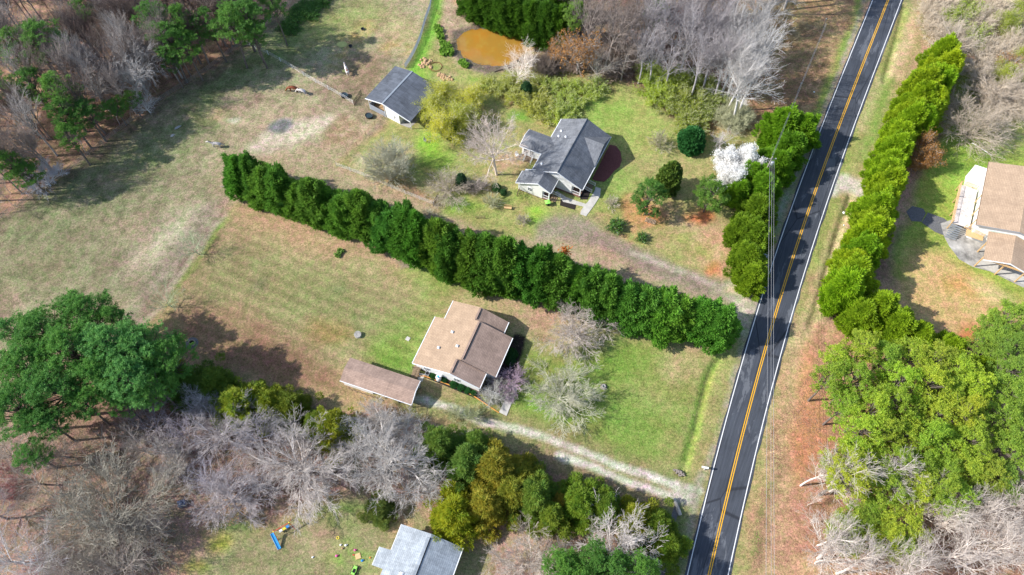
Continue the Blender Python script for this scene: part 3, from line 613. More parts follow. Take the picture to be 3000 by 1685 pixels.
# ================================================================== PLANTS: makers
def blades(P, D, L, Wd, rs, curl=0.12):
    """leaf-shaped quads: base points P, unit directions D, lengths L, widths Wd"""
    n = len(P); R = rs.normal(size=(n, 3)); S = np.cross(D, R); S /= np.linalg.norm(S, axis=1)[:, None] + 1e-9
    Nn = np.cross(D, S)
    L = L[:, None]; Wd = Wd[:, None]
    mid = P + D * L * .45 + Nn * L * curl
    V = np.stack([P, mid + S * Wd * .5, P + D * L, mid - S * Wd * .5], 1).reshape(-1, 3)
    return V, np.arange(4 * n).reshape(-1, 4)
def unit(a): return a / (np.linalg.norm(a, axis=1)[:, None] + 1e-9)
def tubes(S, n=3):
    """S: rows p0(3) p1(3) r0 r1 -> prisms"""
    S = np.array(S); p0, p1, r0, r1 = S[:, :3], S[:, 3:6], S[:, 6], S[:, 7]
    D = unit(p1 - p0); A = np.where(np.abs(D[:, 2:3]) > .9, np.array([[1., 0, 0]]), np.array([[0, 0, 1.]]))
    X = unit(np.cross(D, A)); Y = np.cross(D, X); rings = []
    for base, r in ((p0, r0), (p1, r1)):
        for j in range(n):
            rings.append(base + (X * cos(2 * pi * j / n) + Y * sin(2 * pi * j / n)) * r[:, None])
    V = np.stack(rings, 1).reshape(-1, 3); k = np.arange(len(S)) * 2 * n
    Q = np.concatenate([np.stack([k + j, k + (j + 1) % n, k + n + (j + 1) % n, k + n + j], 1) for j in range(n)])
    return V, Q
def join(parts):
    V = []; Q = []; k = 0
    for v, q in parts: V.append(v); Q.append(q + k); k += len(v)
    return np.concatenate(V), np.concatenate(Q)
def lobes_crown(name, mat, cents, rads, per, rs, up=0.5, out=0.7, L=(0.4, 0.7), Wd=0.16, axis_xy=None, squash=.85):
    """crown made of leafy sprays round many branch-end lobes"""
    P = []; D = []
    for c, r in zip(cents, rads):
        k = int(per * (r / np.mean(rads)) ** 2); d = unit(rs.normal(size=(k, 3)))
        o = np.array([c[0], c[1], 0.0]); o = o / (np.linalg.norm(o) + 1e-6)
        P.append(np.array(c) + d * r * np.array([1, 1, squash]) * (0.55 + 0.45 * rs.rand(k, 1)))
        D.append(unit(d * .8 + o * out + np.array([0, 0, up]) + rs.normal(size=(k, 3)) * .18))
    P = np.concatenate(P); D = np.concatenate(D); n = len(P)
    V, Q = blades(P, D, rs.uniform(L[0], L[1], n), Wd * rs.uniform(.7, 1.3, n), rs)
    return npmesh(name, V, Q, mat)
def core(prof, rs, bumpy=0.2, n=14):
    """dense inner foliage so a crown is not see-through"""
    V = []; m = len(prof)
    for r, z in prof:
        for j in range(n):
            k = 1 + (rs.rand() - .5) * bumpy * 2; V.append((r * k * cos(2 * pi * j / n), r * k * sin(2 * pi * j / n), z + (rs.rand() - .5) * .3))
    Q = [(i * n + j, i * n + (j + 1) % n, (i + 1) * n + (j + 1) % n, (i + 1) * n + j) for i in range(m - 1) for j in range(n)]
    return np.array(V), np.array(Q)
def trunkmesh(name, mat, r, h, rs, lean=0.0, branches=None):
    S = []; p = np.array([0., 0, -0.1]); n = 8; q = p.copy(); T = [p.copy()]
    for i in range(n):
        q = p + np.array([lean / n + (rs.rand() - .5) * .02 * h / n * 4, (rs.rand() - .5) * .02 * h / n * 4, (h + .1) / n]); a = r * (1 - i / n * .85); b = r * (1 - (i + 1) / n * .85)
        S.append([*p, *q, a, b]); p = q; T.append(p.copy())
    if branches: S += branches(T)
    V, Q = tubes(S, 6); me = npmesh(name, V, Q, mat); me.polygons.foreach_set('use_smooth', [True] * len(me.polygons)); return me

def make_cypress(seed, h=9.5, r=2.7, mat='cypress_leaf', up=0.75, L=(0.32, 0.62), per=115, n=120, tip=1.38, spiky=0.12, Wd=.14):
    rs = np.random.RandomState(seed); C = []; R = []
    prof = lambda t: r * min(1, (t + .03) / .16 * .4 + .6) * max(0.0, 1 - t ** tip) ** .72
    fl = rs.rand(9) * 2 * pi
    for i in range(n):
        t = ((i + .5) / n) ** 1.05; a = i * 2.39996 + rs.rand() * .5
        w = 1 + .20 * sin(3 * a + fl[0] + t * 2) + .12 * sin(5 * a + fl[1] - t * 3)
        R_ = prof(t) * w * rs.uniform(.66, 1.02 + spiky); C.append((R_ * cos(a), R_ * sin(a), .35 + t * (h - .9))); R.append(rs.uniform(.36, .92) * (1 - .45 * t))
    for j in range(9):      # side leaders give the crown its ragged, fluted top
        a = j * 2.39996 + rs.rand(); q = rs.uniform(.30, .62) * r; top = h * rs.uniform(.70, .98)
        for k in range(5): C.append((q * cos(a) * (1 - .05 * k), q * sin(a) * (1 - .05 * k), top - .3 - k * .62)); R.append(.24 + .11 * k)
    for j in range(3): C.append(((rs.rand() - .5) * .5, (rs.rand() - .5) * .5, h - .5 - j * .5)); R.append(.35 + .12 * j)
    cr = lobes_crown('crown', mat, C, R, per, rs, up=up, out=.75, L=L, Wd=Wd)
    cv, cq = core([(prof(t) * .70 + .05, .15 + t * (h - .9)) for t in [0, .1, .25, .4, .55, .7, .82, .93]], rs)
    V = np.array([v.co[:] for v in cr.vertices]); Qn = np.arange(len(V)).reshape(-1, 4); V, Qn = join([(V, Qn), (cv, cq)])
    me = npmesh('crown', V, Qn, mat)
    return [('crown', me), ('trunk', trunkmesh('trunk', 'dark_bark', .16, h * .8, rs))]
def make_pine(seed, h=17, cr=3.6, frac=.42, n=46, per=88, top_flat=.8, lean=0.0, rt=.24, blob=1.0):
    rs = np.random.RandomState(seed); z0 = h * (1 - frac); C = []; R = []
    for i in range(n):
        t = rs.rand() ** .8; a = i * 2.39996 + rs.rand() * .7; rr = cr * (0.30 + .70 * (1 - abs(t - .42) / .62) ** .7) * rs.uniform(.45, 1.05)
        if t > .9: rr *= .5
        C.append((rr * cos(a) + lean * .8, rr * sin(a), z0 + t * (h - z0))); R.append(rs.uniform(.6, 1.15) * blob)
    def br(T):
        S = []
        for c, r in zip(C, R):
            k = min(len(T) - 1, max(1, int((c[2] - rs.uniform(.6, 1.8)) / h * 8))); p = T[k] * .5 + T[k - 1] * .5; q = np.array(c); m_ = p * .5 + q * .5 + np.array([0, 0, -.25])
            S.append([*p, *m_, .07, .05]); S.append([*m_, *q, .05, .02])
        for _ in range(7):      # dead snags below the crown
            z = rs.uniform(.35, .6) * h; a = rs.rand() * 6.28; S.append([lean * z / h, 0, z, lean * z / h + 1.2 * cos(a), 1.2 * sin(a), z - .1, .03, .012])
        return S
    P = []; D = []
    for c, r in zip(C, R):
        k = max(4, int(per * .20 * r * r)); d = unit(rs.normal(size=(k, 3))); tuft = np.array(c) + d * r * np.array([1, 1, .6]) * rs.uniform(.3, 1, (k, 1))
        for q in tuft:          # a puff of needles
            e = unit(rs.normal(size=(15, 3)) + np.array([0, 0, .5])); P.append(q + e * .04); D.append(e)
    P = np.concatenate(P); D = np.concatenate(D); n_ = len(P)
    V, Q = blades(P, D, rs.uniform(.22, .40, n_), rs.uniform(.06, .11, n_), rs, .02)
    return [('crown', npmesh('crown', V, Q, 'pine_leaf')), ('trunk', trunkmesh('trunk', 'pine_bark', rt, h * .97, rs, lean, br))]
def grow(rs, stems, levels, kids, wander=.25, up=.12, ratio=.62, seg=3, spread=.75, rmin=.012, rr=.62):
    """branching skeleton; stems: list of (pos, dir, length, radius). returns segment rows split thick / fine and tip points"""
    thick = []; fine = []; tips = []
    def go(p, d, L, r, lv):
        n = seg if lv < levels else 2; nodes = []
        q = p
        for i in range(n):
            d = d + rs.normal(size=3) * wander / n ** .5; d[2] += up / n; d = d / np.linalg.norm(d)
            q = p + d * (L / n); r1 = r * (1 - .55 / n)
            (thick if lv <= 1 else fine).append([*p, *q, r, max(rmin, r1)]); nodes.append((q, d.copy(), max(rmin, r1))); p = q; r = max(rmin, r1)
        if lv >= levels: tips.append(p); return
        k = kids[lv]
        for j in range(k):
            f = (j + .6) / k; nd = nodes[min(n - 1, int(f * n))]; a = nd[1]
            s = rs.normal(size=3); s -= a * s.dot(a); s /= np.linalg.norm(s)
            sp = spread * rs.uniform(.6, 1.25); dd = a * cos(sp) + s * sin(sp)
            go(nd[0], dd, L * ratio * rs.uniform(.7, 1.2) * (1.05 - .25 * f), nd[2] * rr * (1.0 if f < .99 else 1.1), lv + 1)
        go(p, d, L * ratio, r * .9, lv + 1)
    for st in stems: go(np.array(st[0], float), np.array(st[1], float) / np.linalg.norm(st[1]), st[2], st[3], 0)
    return thick, fine, tips
def make_bare(seed, h=12, r=.2, limbs=7, levels=4, kids=(0, 5, 5, 4), spread=.62, trunk_frac=.28, up=.16, limb_len=None, tmat='grey_bark', wander=.28, ratio=.62, thickf=1.0):
    rs = np.random.RandomState(seed); th = h * trunk_frac; T = []; p = np.array([0., 0, -.1]); d = np.array([0., 0, 1.])
    for i in range(4):
        d = d + rs.normal(size=3) * .05; d /= np.linalg.norm(d); q = p + d * (th + .1) / 4; T.append([*p, *q, r * (1.15 - i * .1), r * (1.05 - i * .1)]); p = q
    stems = []; ll = limb_len or h * .42
    for i in range(limbs):
        a = i * 2.39996 + rs.rand() * .6; f = (i + .5) / limbs; tl = spread * (1.5 - f * 1.2) + .08
        z = th * (.62 + .38 * f); stems.append(((p[0] * z / th, p[1] * z / th, z), (sin(tl) * cos(a), sin(tl) * sin(a), cos(tl)), ll * rs.uniform(.75, 1.15), r * .42))
    thick, fine, tips = grow(rs, stems, levels, kids[1:] + (3,), wander=wander, up=up, ratio=ratio, spread=.65, rmin=.014 * thickf, rr=.66)
    V, Q = tubes(T + thick, 5); tm = npmesh('trunk', V, Q, tmat)
    V, Q = tubes(fine, 3)
    return [('trunk', tm), ('twigs', npmesh('twigs', V, Q, 'twig'))], tips
def make_bush(seed, h=2.6, stems=16, levels=3, kids=(4, 4, 3), leaf=None, spread=.9, leafn=2, leafsize=.13, r=.03, base=.4, ratio=.62, up=.10):
    rs = np.random.RandomState(seed); st = []
    for i in range(stems):
        a = i * 2.39996; tl = spread * math.sqrt((i + .5) / stems); st.append(((base * cos(a) * rs.rand(), base * sin(a) * rs.rand(), 0), (sin(tl) * cos(a), sin(tl) * sin(a), cos(tl)), h * .52 * rs.uniform(.8, 1.15), r))
    thick, fine, tips = grow(rs, st, levels, kids, wander=.3, up=up, ratio=ratio, spread=.6, rmin=.012, rr=.7)
    V, Q = tubes(thick + fine, 3); out = [('twigs', npmesh('twigs', V, Q, 'twig'))]
    if leaf:
        S = np.array(fine or thick); P = np.repeat(S[:, 3:6], leafn, 0) + rs.normal(size=(len(S) * leafn, 3)) * .07; k = len(P)
        V, Q = blades(P, unit(rs.normal(size=(k, 3)) + [0, 0, .5]), rs.uniform(.7, 1.4, k) * leafsize, rs.uniform(.6, 1, k) * leafsize, rs)
        out.append(('leaves', npmesh('leaves', V, Q, leaf)))
    return out
def leaves_on(tips, seed, mat, name, n=10, r=.35, size=.2, w=.8):
    rs = np.random.RandomState(seed); P = np.repeat(np.array(tips), n, 0); P = P + rs.normal(size=P.shape) * r; k = len(P)
    V, Q = blades(P, unit(rs.normal(size=(k, 3)) + [0, 0, .3]), rs.uniform(.6, 1.3, k) * size, rs.uniform(.6, 1.2, k) * size * w, rs)
    return (name, npmesh(name, V, Q, mat))

PROTO = {}
for i in range(4): PROTO['cyp%d' % i] = make_cypress(11 + i, 9.5, 2.6 + .15 * (i % 2))
for i in range(3): PROTO['cedar%d' % i] = make_cypress(31 + i, 8.0, 2.3, 'cedar_leaf', up=.2, L=(.16, .44), per=190, n=95, tip=1.25, spiky=.55, Wd=.07)
for i in range(4): PROTO['pine%d' % i] = make_pine(41 + i, 17, 3.5 + .3 * (i % 2), .42, n=56, lean=(i - 1.5) * .5)
for i in range(2): PROTO['fatpine%d' % i] = make_pine(51 + i, 15, 4.6, .5, n=100, rt=.26, blob=1.05)
for i in range(2): PROTO['yardpine%d' % i] = make_pine(56 + i, 9.5, 3.3, .72, n=60, per=110, rt=.17, blob=.9)
for i in range(4): PROTO['bare%d' % i] = make_bare(61 + i, 12.5, .20, 9, 3, (0, 5, 5), thickf=1.0)[0]
for i in range(3): PROTO['tall%d' % i] = make_bare(71 + i, 20, .23, 10, 3, (0, 5, 5), spread=.40, trunk_frac=.55, limb_len=4.6, tmat='grey_bark', wander=.22, thickf=1.0)[0]
for i in range(2): PROTO['sapling%d' % i] = make_bare(81 + i, 9, .08, 6, 3, (0, 4, 3), spread=.4, trunk_frac=.45, limb_len=2.6)[0]
PROTO['yard'] = make_bare(91, 9.0, .17, 13, 4, (0, 5, 4, 4), spread=.72, trunk_frac=.14, limb_len=4.3, ratio=.6, up=.05)[0]
PROTO['yard2'] = make_bare(92, 8.0, .16, 14, 4, (0, 5, 4, 4), spread=.8, trunk_frac=.12, limb_len=3.9, ratio=.6, up=.03, wander=.22)[0]
PROTO['birch'] = make_bare(93, 15, .24, 14, 4, (0, 4, 4, 3), spread=.75, trunk_frac=.55, limb_len=4.6, ratio=.6, up=.04)[0]
PROTO['large'] = make_bare(94, 13, .34, 14, 4, (0, 5, 5, 4), spread=.74, trunk_frac=.2, limb_len=5.0, ratio=.60, up=.04, wander=.28, thickf=1.0)[0]
PROTO['large2'] = make_bare(97, 12.5, .32, 15, 4, (0, 5, 5, 4), spread=.78, trunk_frac=.18, limb_len=4.8, ratio=.60, up=.03, wander=.30, thickf=1.0)[0]
for i in range(2):
    PROTO['bush%d' % i] = make_bush(101 + i); PROTO['bud%d' % i] = make_bush(104 + i, 3.0, 15, leaf='bud_leaf', leafn=2, leafsize=.11, spread=1.1)
PROTO['dense'] = make_bush(107, 4.4, 34, 4, (4, 3, 3, 2), spread=1.0)
PROTO['twiggy'] = make_bush(108, 6.4, 40, 4, (3, 3, 3, 2), spread=1.25, base=.6, r=.045, up=.02)
PROTO['weed'] = make_bush(109, .7, 14, 1, (3,), leaf='weed_leaf', leafn=3, leafsize=.34, r=.012)
PROTO['lowshrub'] = make_bush(110, 1.3, 18, 2, (4, 3), leaf='weed_leaf', leafn=3, leafsize=.13, r=.015)
rs_ = np.random.RandomState(5)
def ball(seed, h, r, mat, per=110, n=60, L=(.22, .4), Wd=.2, low=.1, tip=2.2):
    rs = np.random.RandomState(seed); C = []; R = []
    for i in range(n):
        t = (i + .5) / n; a = i * 2.39996; R_ = r * (math.sin(pi * min(1, t * .75 + .25)) ** .6 if tip > 2 else (1 - t) ** .6) * rs.uniform(.68, .9)
        C.append((R_ * cos(a), R_ * sin(a), low + t * (h - low - .3))); R.append(rs.uniform(.3, .5) * r / 2.2)
    cr = lobes_crown('crown', mat, C, R, per, rs, up=.2, out=.6, L=L, Wd=Wd)
    V = np.array([v.co[:] for v in cr.vertices]); Qn = np.arange(len(V)).reshape(-1, 4)
    cv, cq = core([(r * .66 * math.sin(pi * min(1, t * .75 + .25)) ** .6 + .02, .1 + t * (h - .5)) for t in [0, .15, .3, .5, .7, .85, .97]], rs)
    V, Qn = join([(V, Qn), (cv, cq)])
    return [('crown', npmesh('crown', V, Qn, mat)), ('trunk', trunkmesh('trunk', 'dark_bark', .08, h * .6, rs))]
PROTO['holly'] = ball(201, 5.0, 2.6, 'holly_leaf', n=90, per=130); PROTO['magnolia'] = ball(202, 8.0, 2.5, 'magnolia_leaf', n=80, per=90, L=(.25, .45), Wd=.26, low=.6)
PROTO['shrub'] = ball(203, 1.7, 1.25, 'holly_leaf', n=40, per=70, L=(.12, .25), Wd=.13); PROTO['bluebush'] = ball(204, 3.2, 1.3, 'holly_leaf', n=50, per=90, L=(.15, .3), Wd=.12)
_b, _t = make_bare(211, 6.5, .14, 11, 4, (0, 4, 3, 3), spread=.55, trunk_frac=.15, limb_len=2.9, ratio=.6); PROTO['blossom'] = _b + [leaves_on(_t, 1, 'blossom', 'blossoms', 26, .26, .19, 1.0)]
_b, _t = make_bare(212, 10, .2, 10, 3, (0, 4, 3), spread=.55, trunk_frac=.3, limb_len=3.6); PROTO['orange'] = _b + [leaves_on(_t[::3], 2, 'dead_leaf', 'seed_heads', 9, .2, .26)]
_b, _t = make_bare(213, 6, .12, 9, 3, (0, 4, 4), spread=.6, trunk_frac=.2, limb_len=2.6); PROTO['browned'] = _b + [leaves_on(_t, 3, 'dead_leaf', 'leaves', 8, .25, .2)]
_b, _t = make_bare(214, 8.0, .15, 11, 4, (0, 4, 4, 2), spread=.62, trunk_frac=.15, limb_len=3.4); PROTO['willow'] = _b + [leaves_on(_t, 4, 'bud_leaf', 'leaves', 4, .3, .2)]
PROTO['weeping'] = make_bush(215, 3.0, 22, 4, (4, 4, 3, 2), spread=1.25, base=.2, up=-.25, r=.035)
PN = [0]
RELABEL = []
def plant(kind, name, xy, label, cat, group=None, s=1.0, sz=None, tint=None, btint=None, rz=None, lean=None):
    """one plant = an empty at its foot that parents crown, trunk, twigs..."""
    PN[0] += 1; rn = random.Random(PN[0] * 7919)
    r = empty(name, (xy[0], xy[1], 0), rn.uniform(0, 6.28) if rz is None else rz); r.scale = (s, s, sz or s)
    if lean: r.rotation_euler = (lean[0], lean[1], r.rotation_euler[2])
    tag(r, label, cat, group)
    for nm, me in PROTO[kind]:
        o = bpy.data.objects.new(nm, me); COL.objects.link(o); o.parent = r
        t = (btint or (1, 1, 1)) if nm in ('trunk', 'twigs') else (tint or (1, 1, 1)); o.color = (t[0], t[1], t[2], 1)
    return r
ORD = ['first', 'second', 'third', 'fourth', 'fifth', 'sixth', 'seventh', 'eighth', 'ninth', 'tenth', 'eleventh', 'twelfth', 'thirteenth', 'fourteenth', 'fifteenth', 'sixteenth', 'seventeenth', 'eighteenth', 'nineteenth', 'twentieth', 'twenty-first', 'twenty-second', 'twenty-third', 'twenty-fourth', 'twenty-fifth', 'twenty-sixth', 'twenty-seventh', 'twenty-eighth', 'twenty-ninth', 'thirtieth']
ORD += [t + '-' + o for t in ('thirty', 'forty') for o in ORD[:9]]; ORD.insert(39, 'fortieth'); ORD += ['fiftieth'] + ['fifty-' + o for o in ORD[:9]] + ['sixtieth'] + ['sixty-' + o for o in ORD[:9]]
def along(pts, step):
    """evenly spaced spots on a polyline given in photo coordinates, measured on the ground"""
    P_ = W(pts); L = [0]
    for a, b in zip(P_[:-1], P_[1:]): L.append(L[-1] + math.dist(a, b))
    n = max(1, round(L[-1] / step)); out = []
    for i in range(n + 1):
        t = L[-1] * i / n; k = max(j for j in range(len(L)) if L[j] <= t + 1e-6); k = min(k, len(P_) - 2); f = (t - L[k]) / (L[k + 1] - L[k])
        out.append((P_[k][0] + (P_[k + 1][0] - P_[k][0]) * f, P_[k][1] + (P_[k + 1][1] - P_[k][1]) * f))
    return out
def lerp(t, tab):
    for (a, x), (b, y) in zip(tab[:-1], tab[1:]):
        if t <= b: return x + (y - x) * (t - a) / (b - a)
    return tab[-1][1]
# ================================================================== PLANTS: where they stand
rn = random.Random(3)
# --- long cypress hedge
pts = along([(722, 555), (850, 605), (1000, 655), (1130, 695), (1240, 745), (1340, 790), (1480, 830), (1600, 858), (1700, 880), (1800, 915), (1950, 965), (2092, 985)], 3.35)
for i, p in enumerate(pts):
    t = i / (len(pts) - 1); h = lerp(t, [(0, 10.0), (.2, 10.4), (.38, 11.5), (.45, 14.8), (.6, 15.0), (.75, 12.8), (1, 12.0)]); rr = lerp(t, [(0, 1.32), (.3, 1.25), (.42, 1.35), (.62, 1.45), (.8, 1.42), (1, 1.45)]) * rn.uniform(.82, 1.15)
    h *= rn.uniform(.84, 1.2)
    g = lerp(t, [(0, 1.0), (.3, 1.0), (.45, .78), (.62, .9), (1, 1.25)]) * rn.uniform(.88, 1.1)
    plant('cyp%d' % (i % 4), 'cypress_tree', (p[0] + rn.uniform(-.6, .6), p[1] + rn.uniform(-.8, .8)),
          ('dark green cypress at the pasture end of the long hedge' if i == 0 else 'green cypress at the road end of the long hedge' if i == len(pts) - 1 else
           '%s green cypress from the pasture end of the long hedge between the two yards' % ORD[i]), 'cypress', 'cypresses of the long hedge between the yards', rr, h / 9.5, (g * 1.12 * rn.uniform(.8, 1.15), g * 1.18, g * 1.4))
# a browned sprig on one hedge tree
hx, hy = G(1653, 742, 8.5); _n = min((o for o in bpy.data.objects if o.name.startswith('cypress_tree')), key=lambda o: (o.location.x - hx) ** 2 + (o.location.y - hy) ** 2)
_rs = np.random.RandomState(9); _p = _rs.normal(size=(160, 3)) * [.32, .32, .32]; _q = blades(_p, unit(_rs.normal(size=(160, 3)) + [0, 0, .6]), np.full(160, .4), np.full(160, .14), _rs)
_o = meshobj('dead_sprig', npmesh('dead_sprig', _q[0], _q[1], 'dead_leaf'), _n); bpy.context.view_layer.update(); _o.location = _n.matrix_world.inverted() @ Vector((hx, hy - .2, 9.2)); _o['label'] = 'orange dead sprig in the green crown'; _o.color = (1.3, .8, .5, 1)
# --- road hedge in front of the white house
WG = [(2278, 410, 9.5, 1.35), (2335, 415, 8.5, 1.1), (2300, 470, 8.5, 1.1), (2262, 525, 9, 1.0), (2232, 500, 7, .95), (2190, 545, 7.5, 1.0), (2222, 585, 8.5, 1.05), (2160, 585, 6.5, .9), (2205, 650, 8.5, 1.1), (2165, 690, 6.5, 1.0), (2200, 720, 8, 1.05), (2180, 780, 7.5, 1.1), (2195, 830, 6.5, .95)]
WL = ['largest bright green cypress between the white blossom tree and the road', 'green cypress nearest the road edge in the clump under the power line', 'green cypress just below the large one beside the transformer pole', 'green cypress under the wires right below the transformer pole', 'green cypress touching the foot of the white blossom tree', 'green cypress left of the wires, behind the yard pine', 'tall green cypress midway along the roadside row', 'small green cypress beside the yard pine in the roadside row',
      'broad green cypress above the leaf-strewn corner by the road', 'low green cypress leaning into the leaf-strewn corner', 'bright green cypress next to the small cross-arm pole', 'broad yellow-green cypress near the driveway end of the roadside row', 'last cypress of the roadside row, at the dirt driveway mouth']
for i, (u, v, h, s) in enumerate(WG):
    p = G(u - 4, v + 6, 0); plant('cyp%d' % ((i + 1) % 4), 'cypress_tree', p, WL[i], 'cypress', 'cypresses of the roadside row before the white house', s * 1.12, h / 9.0, (1.9 if i > 7 else 1.5, 1.4, .8))
# --- hedge beyond the road
pts = along([(2700, 262), (2672, 318), (2650, 375), (2625, 430), (2585, 505), (2570, 590), (2540, 660), (2510, 735), (2480, 815), (2452, 890)], 3.3)
n_ = len(pts)
for i, p in enumerate(pts):
    t = i / (n_ - 1); h = lerp(t, [(0, 9.5), (.3, 10.5), (.45, 7.5), (.55, 9.0), (1, 9.5)]) * rn.uniform(.93, 1.08)
    for q, off in enumerate((0.0, 2.4) if t < .33 else (0.0,)):
        plant('cyp%d' % ((i + q * 2) % 4), 'cypress_tree', (p[0] + rn.uniform(-.4, .4) + off, p[1] + rn.uniform(-.4, .4)),
              ('%s yellow-green cypress from the far end of the hedge beyond the road' % ORD[i] if not off else 'cypress standing behind the %s one of the hedge beyond the road' % ORD[i]), 'cypress', 'cypresses of the hedge beyond the road', lerp(t, [(0, 1.2), (.5, 1.18), (1, 1.35)]) * rn.uniform(.88, 1.12), h / 9.0 * rn.uniform(.88, 1.12), (2.7 * rn.uniform(.8, 1.1), 1.8, .75))
for u, v, h, s, lb in [(2732, 205, 9.5, 1.15, 'tall cypress before the hedge beyond the road starts, at its far tip'), (2640, 330, 6, .9, 'low bright cypress on the road side of the far hedge'),
                       (2600, 985, 8.5, 1.2, 'bright cypress left of the tan grass, below the hedge beyond the road'), (2545, 935, 9.0, 1.25, 'broad bright cypress at the near end of the hedge beyond the road'), (2668, 1010, 7, 1.05, 'cypress jutting into the tan grass of the yard beyond the road'),
                       (2755, 1040, 6.5, 1.0, 'dark cypress at the tan yard edge above the pine wood'), (2500, 950, 8, 1.2, 'cypress at the road verge where hedge and pines meet'), (2862, 1100, 6, 1.0, 'cypress in the gap between the pines beyond the road')]:
    plant('cyp1', 'cypress_tree', G(u, v), lb, 'cypress', None, s * 1.05, h / 9.5, (2.5, 1.75, .75))
plant('browned', 'half_dead_cypress', G(2690, 480), 'half dead cypress with brown foliage in the hedge beyond the road', 'tree', None, 1.1, 1.1)
for u, v, s in [(2745, 475, .8)]: plant('browned', 'half_dead_cypress', G(2668, 500), 'smaller brown dead cypress beside the half dead one of the far hedge', 'tree', None, .8)
# --- cypress screen above the pond
for i, (u, v, h) in enumerate([(1392, 45, 9), (1432, 62, 9.5), (1475, 82, 9.5), (1515, 92, 9.5), (1560, 110, 10), (1598, 125, 11), (1640, 130, 10.5), (1470, 10, 10), (1550, 30, 10), (1625, 60, 10.5)]):
    plant('cyp%d' % (i % 4), 'cypress_tree', G(u, v), ('%s dark cypress from the left of the screen behind the pond' % ORD[i]) if i < 7 else 'dark cypress in the rear row behind the pond, %s from the left' % ORD[i - 7], 'cypress', 'cypresses behind the pond', 1.25, h / 9.0, (.8, .85, .8))
# --- conifers along the lower driveway
CD = [(1372, 1352, 9.5, 1.3, (.55, .95, .9), 'dark green cedar nearest the grey bare tree above the lower driveway', 0), (1452, 1372, 10.5, 1.35, (2.0, 1.15, .7), 'tall golden cedar with bronze tips beside the gravel driveway', 1),
      (1525, 1390, 7, 1.0, (1.6, 1.1, .7), 'small golden cedar right of the tall bronze-tipped one', 2), (1335, 1500, 9.5, 1.35, (1.7, 1.25, .35), 'mustard cedar hanging over the pale grey roof', 0), (1420, 1478, 9, 1.2, (1.9, 1.15, .8), 'bronze cedar between the mustard one and the green ones', 1),
      (1500, 1440, 9, 1.15, (1.7, 1.15, .7), 'golden cedar in the middle of the row by the gravel driveway', 2), (1560, 1450, 9.5, 1.3, (.75, 1.1, .8), 'broad green cedar in the middle of the driveway row', 0), (1640, 1465, 5.5, .8, (2.3, 1.1, .8), 'small orange-tinged cedar between two green ones', 1),
      (1690, 1465, 8.5, 1.25, (.7, 1.1, .6), 'bright green cedar left of the white-limbed bare tree', 2), (1760, 1480, 8, 1.2, (.7, 1.05, .55), 'green cedar behind the white-limbed bare tree', 0), (1850, 1510, 7.5, 1.15, (1.0, 1.1, .5), 'olive green cedar right of the white-limbed bare tree', 1),
      (1915, 1535, 7, 1.1, (.7, 1.0, .5), 'green cedar second from the road end of the driveway row', 2), (1945, 1585, 6.5, 1.1, (.65, 1.0, .5), 'green cedar at the road end of the driveway row', 0), (1610, 1500, 7.5, 1.1, (.8, 1.1, .7), 'green cedar at the near side of the driveway row', 1),
      (1290, 1330, 8, 1.1, (.55, .9, .8), 'dark cedar half hidden by the large grey bare tree', 2), (1395, 1300, 7, 1.0, (.6, 1.0, .8), 'dark green cedar at the top edge of the driveway row', 0),
      (560, 1145, 6.5, 1.2, (.5, .85, .7), 'dark cedar beside the big pines, at the shaded field edge', 1), (640, 1150, 6, 1.2, (.55, .85, .6), 'dark cedar between the shaded field and the silvery bare tree', 2), (720, 1205, 7.5, 1.3, (1.0, 1.25, .6), 'yellow-green cedar right of the silvery bare tree', 0),
      (800, 1205, 6, 1.1, (.75, .95, .35), 'olive cedar in the middle of the field-edge row', 1), (860, 1212, 5.5, 1.05, (.7, .85, .35), 'olive cedar at the right end of the field-edge row', 2), (990, 1275, 7.5, 1.2, (1.1, 1.2, .5), 'bright olive cedar between the two large grey bare trees', 0), (510, 1120, 6, 1.0, (.7, .95, .6), 'cedar with yellowish tips against the big pines', 1),
      (935, 1250, 4.5, .8, (.6, .85, .5), 'low dark cedar left of the bright olive one', 2), (1120, 1500, 3.5, .8, (.6, .8, .8), 'small dark cedar under the grey tree above the toy yard', 0)]
for u, v, h, s, tn, lb, k in CD:
    if u > 1300: v += 22; h *= .86
    if u > 1580: s *= .92
    plant('cedar%d' % k, 'cedar_tree', G(u, v), lb, 'cedar', None, s * 1.22, h / 7.4, (tn[0] * (.95 if tn[0] > 1.2 else 1.45), tn[1] * 1.18, tn[2] * 1.3))
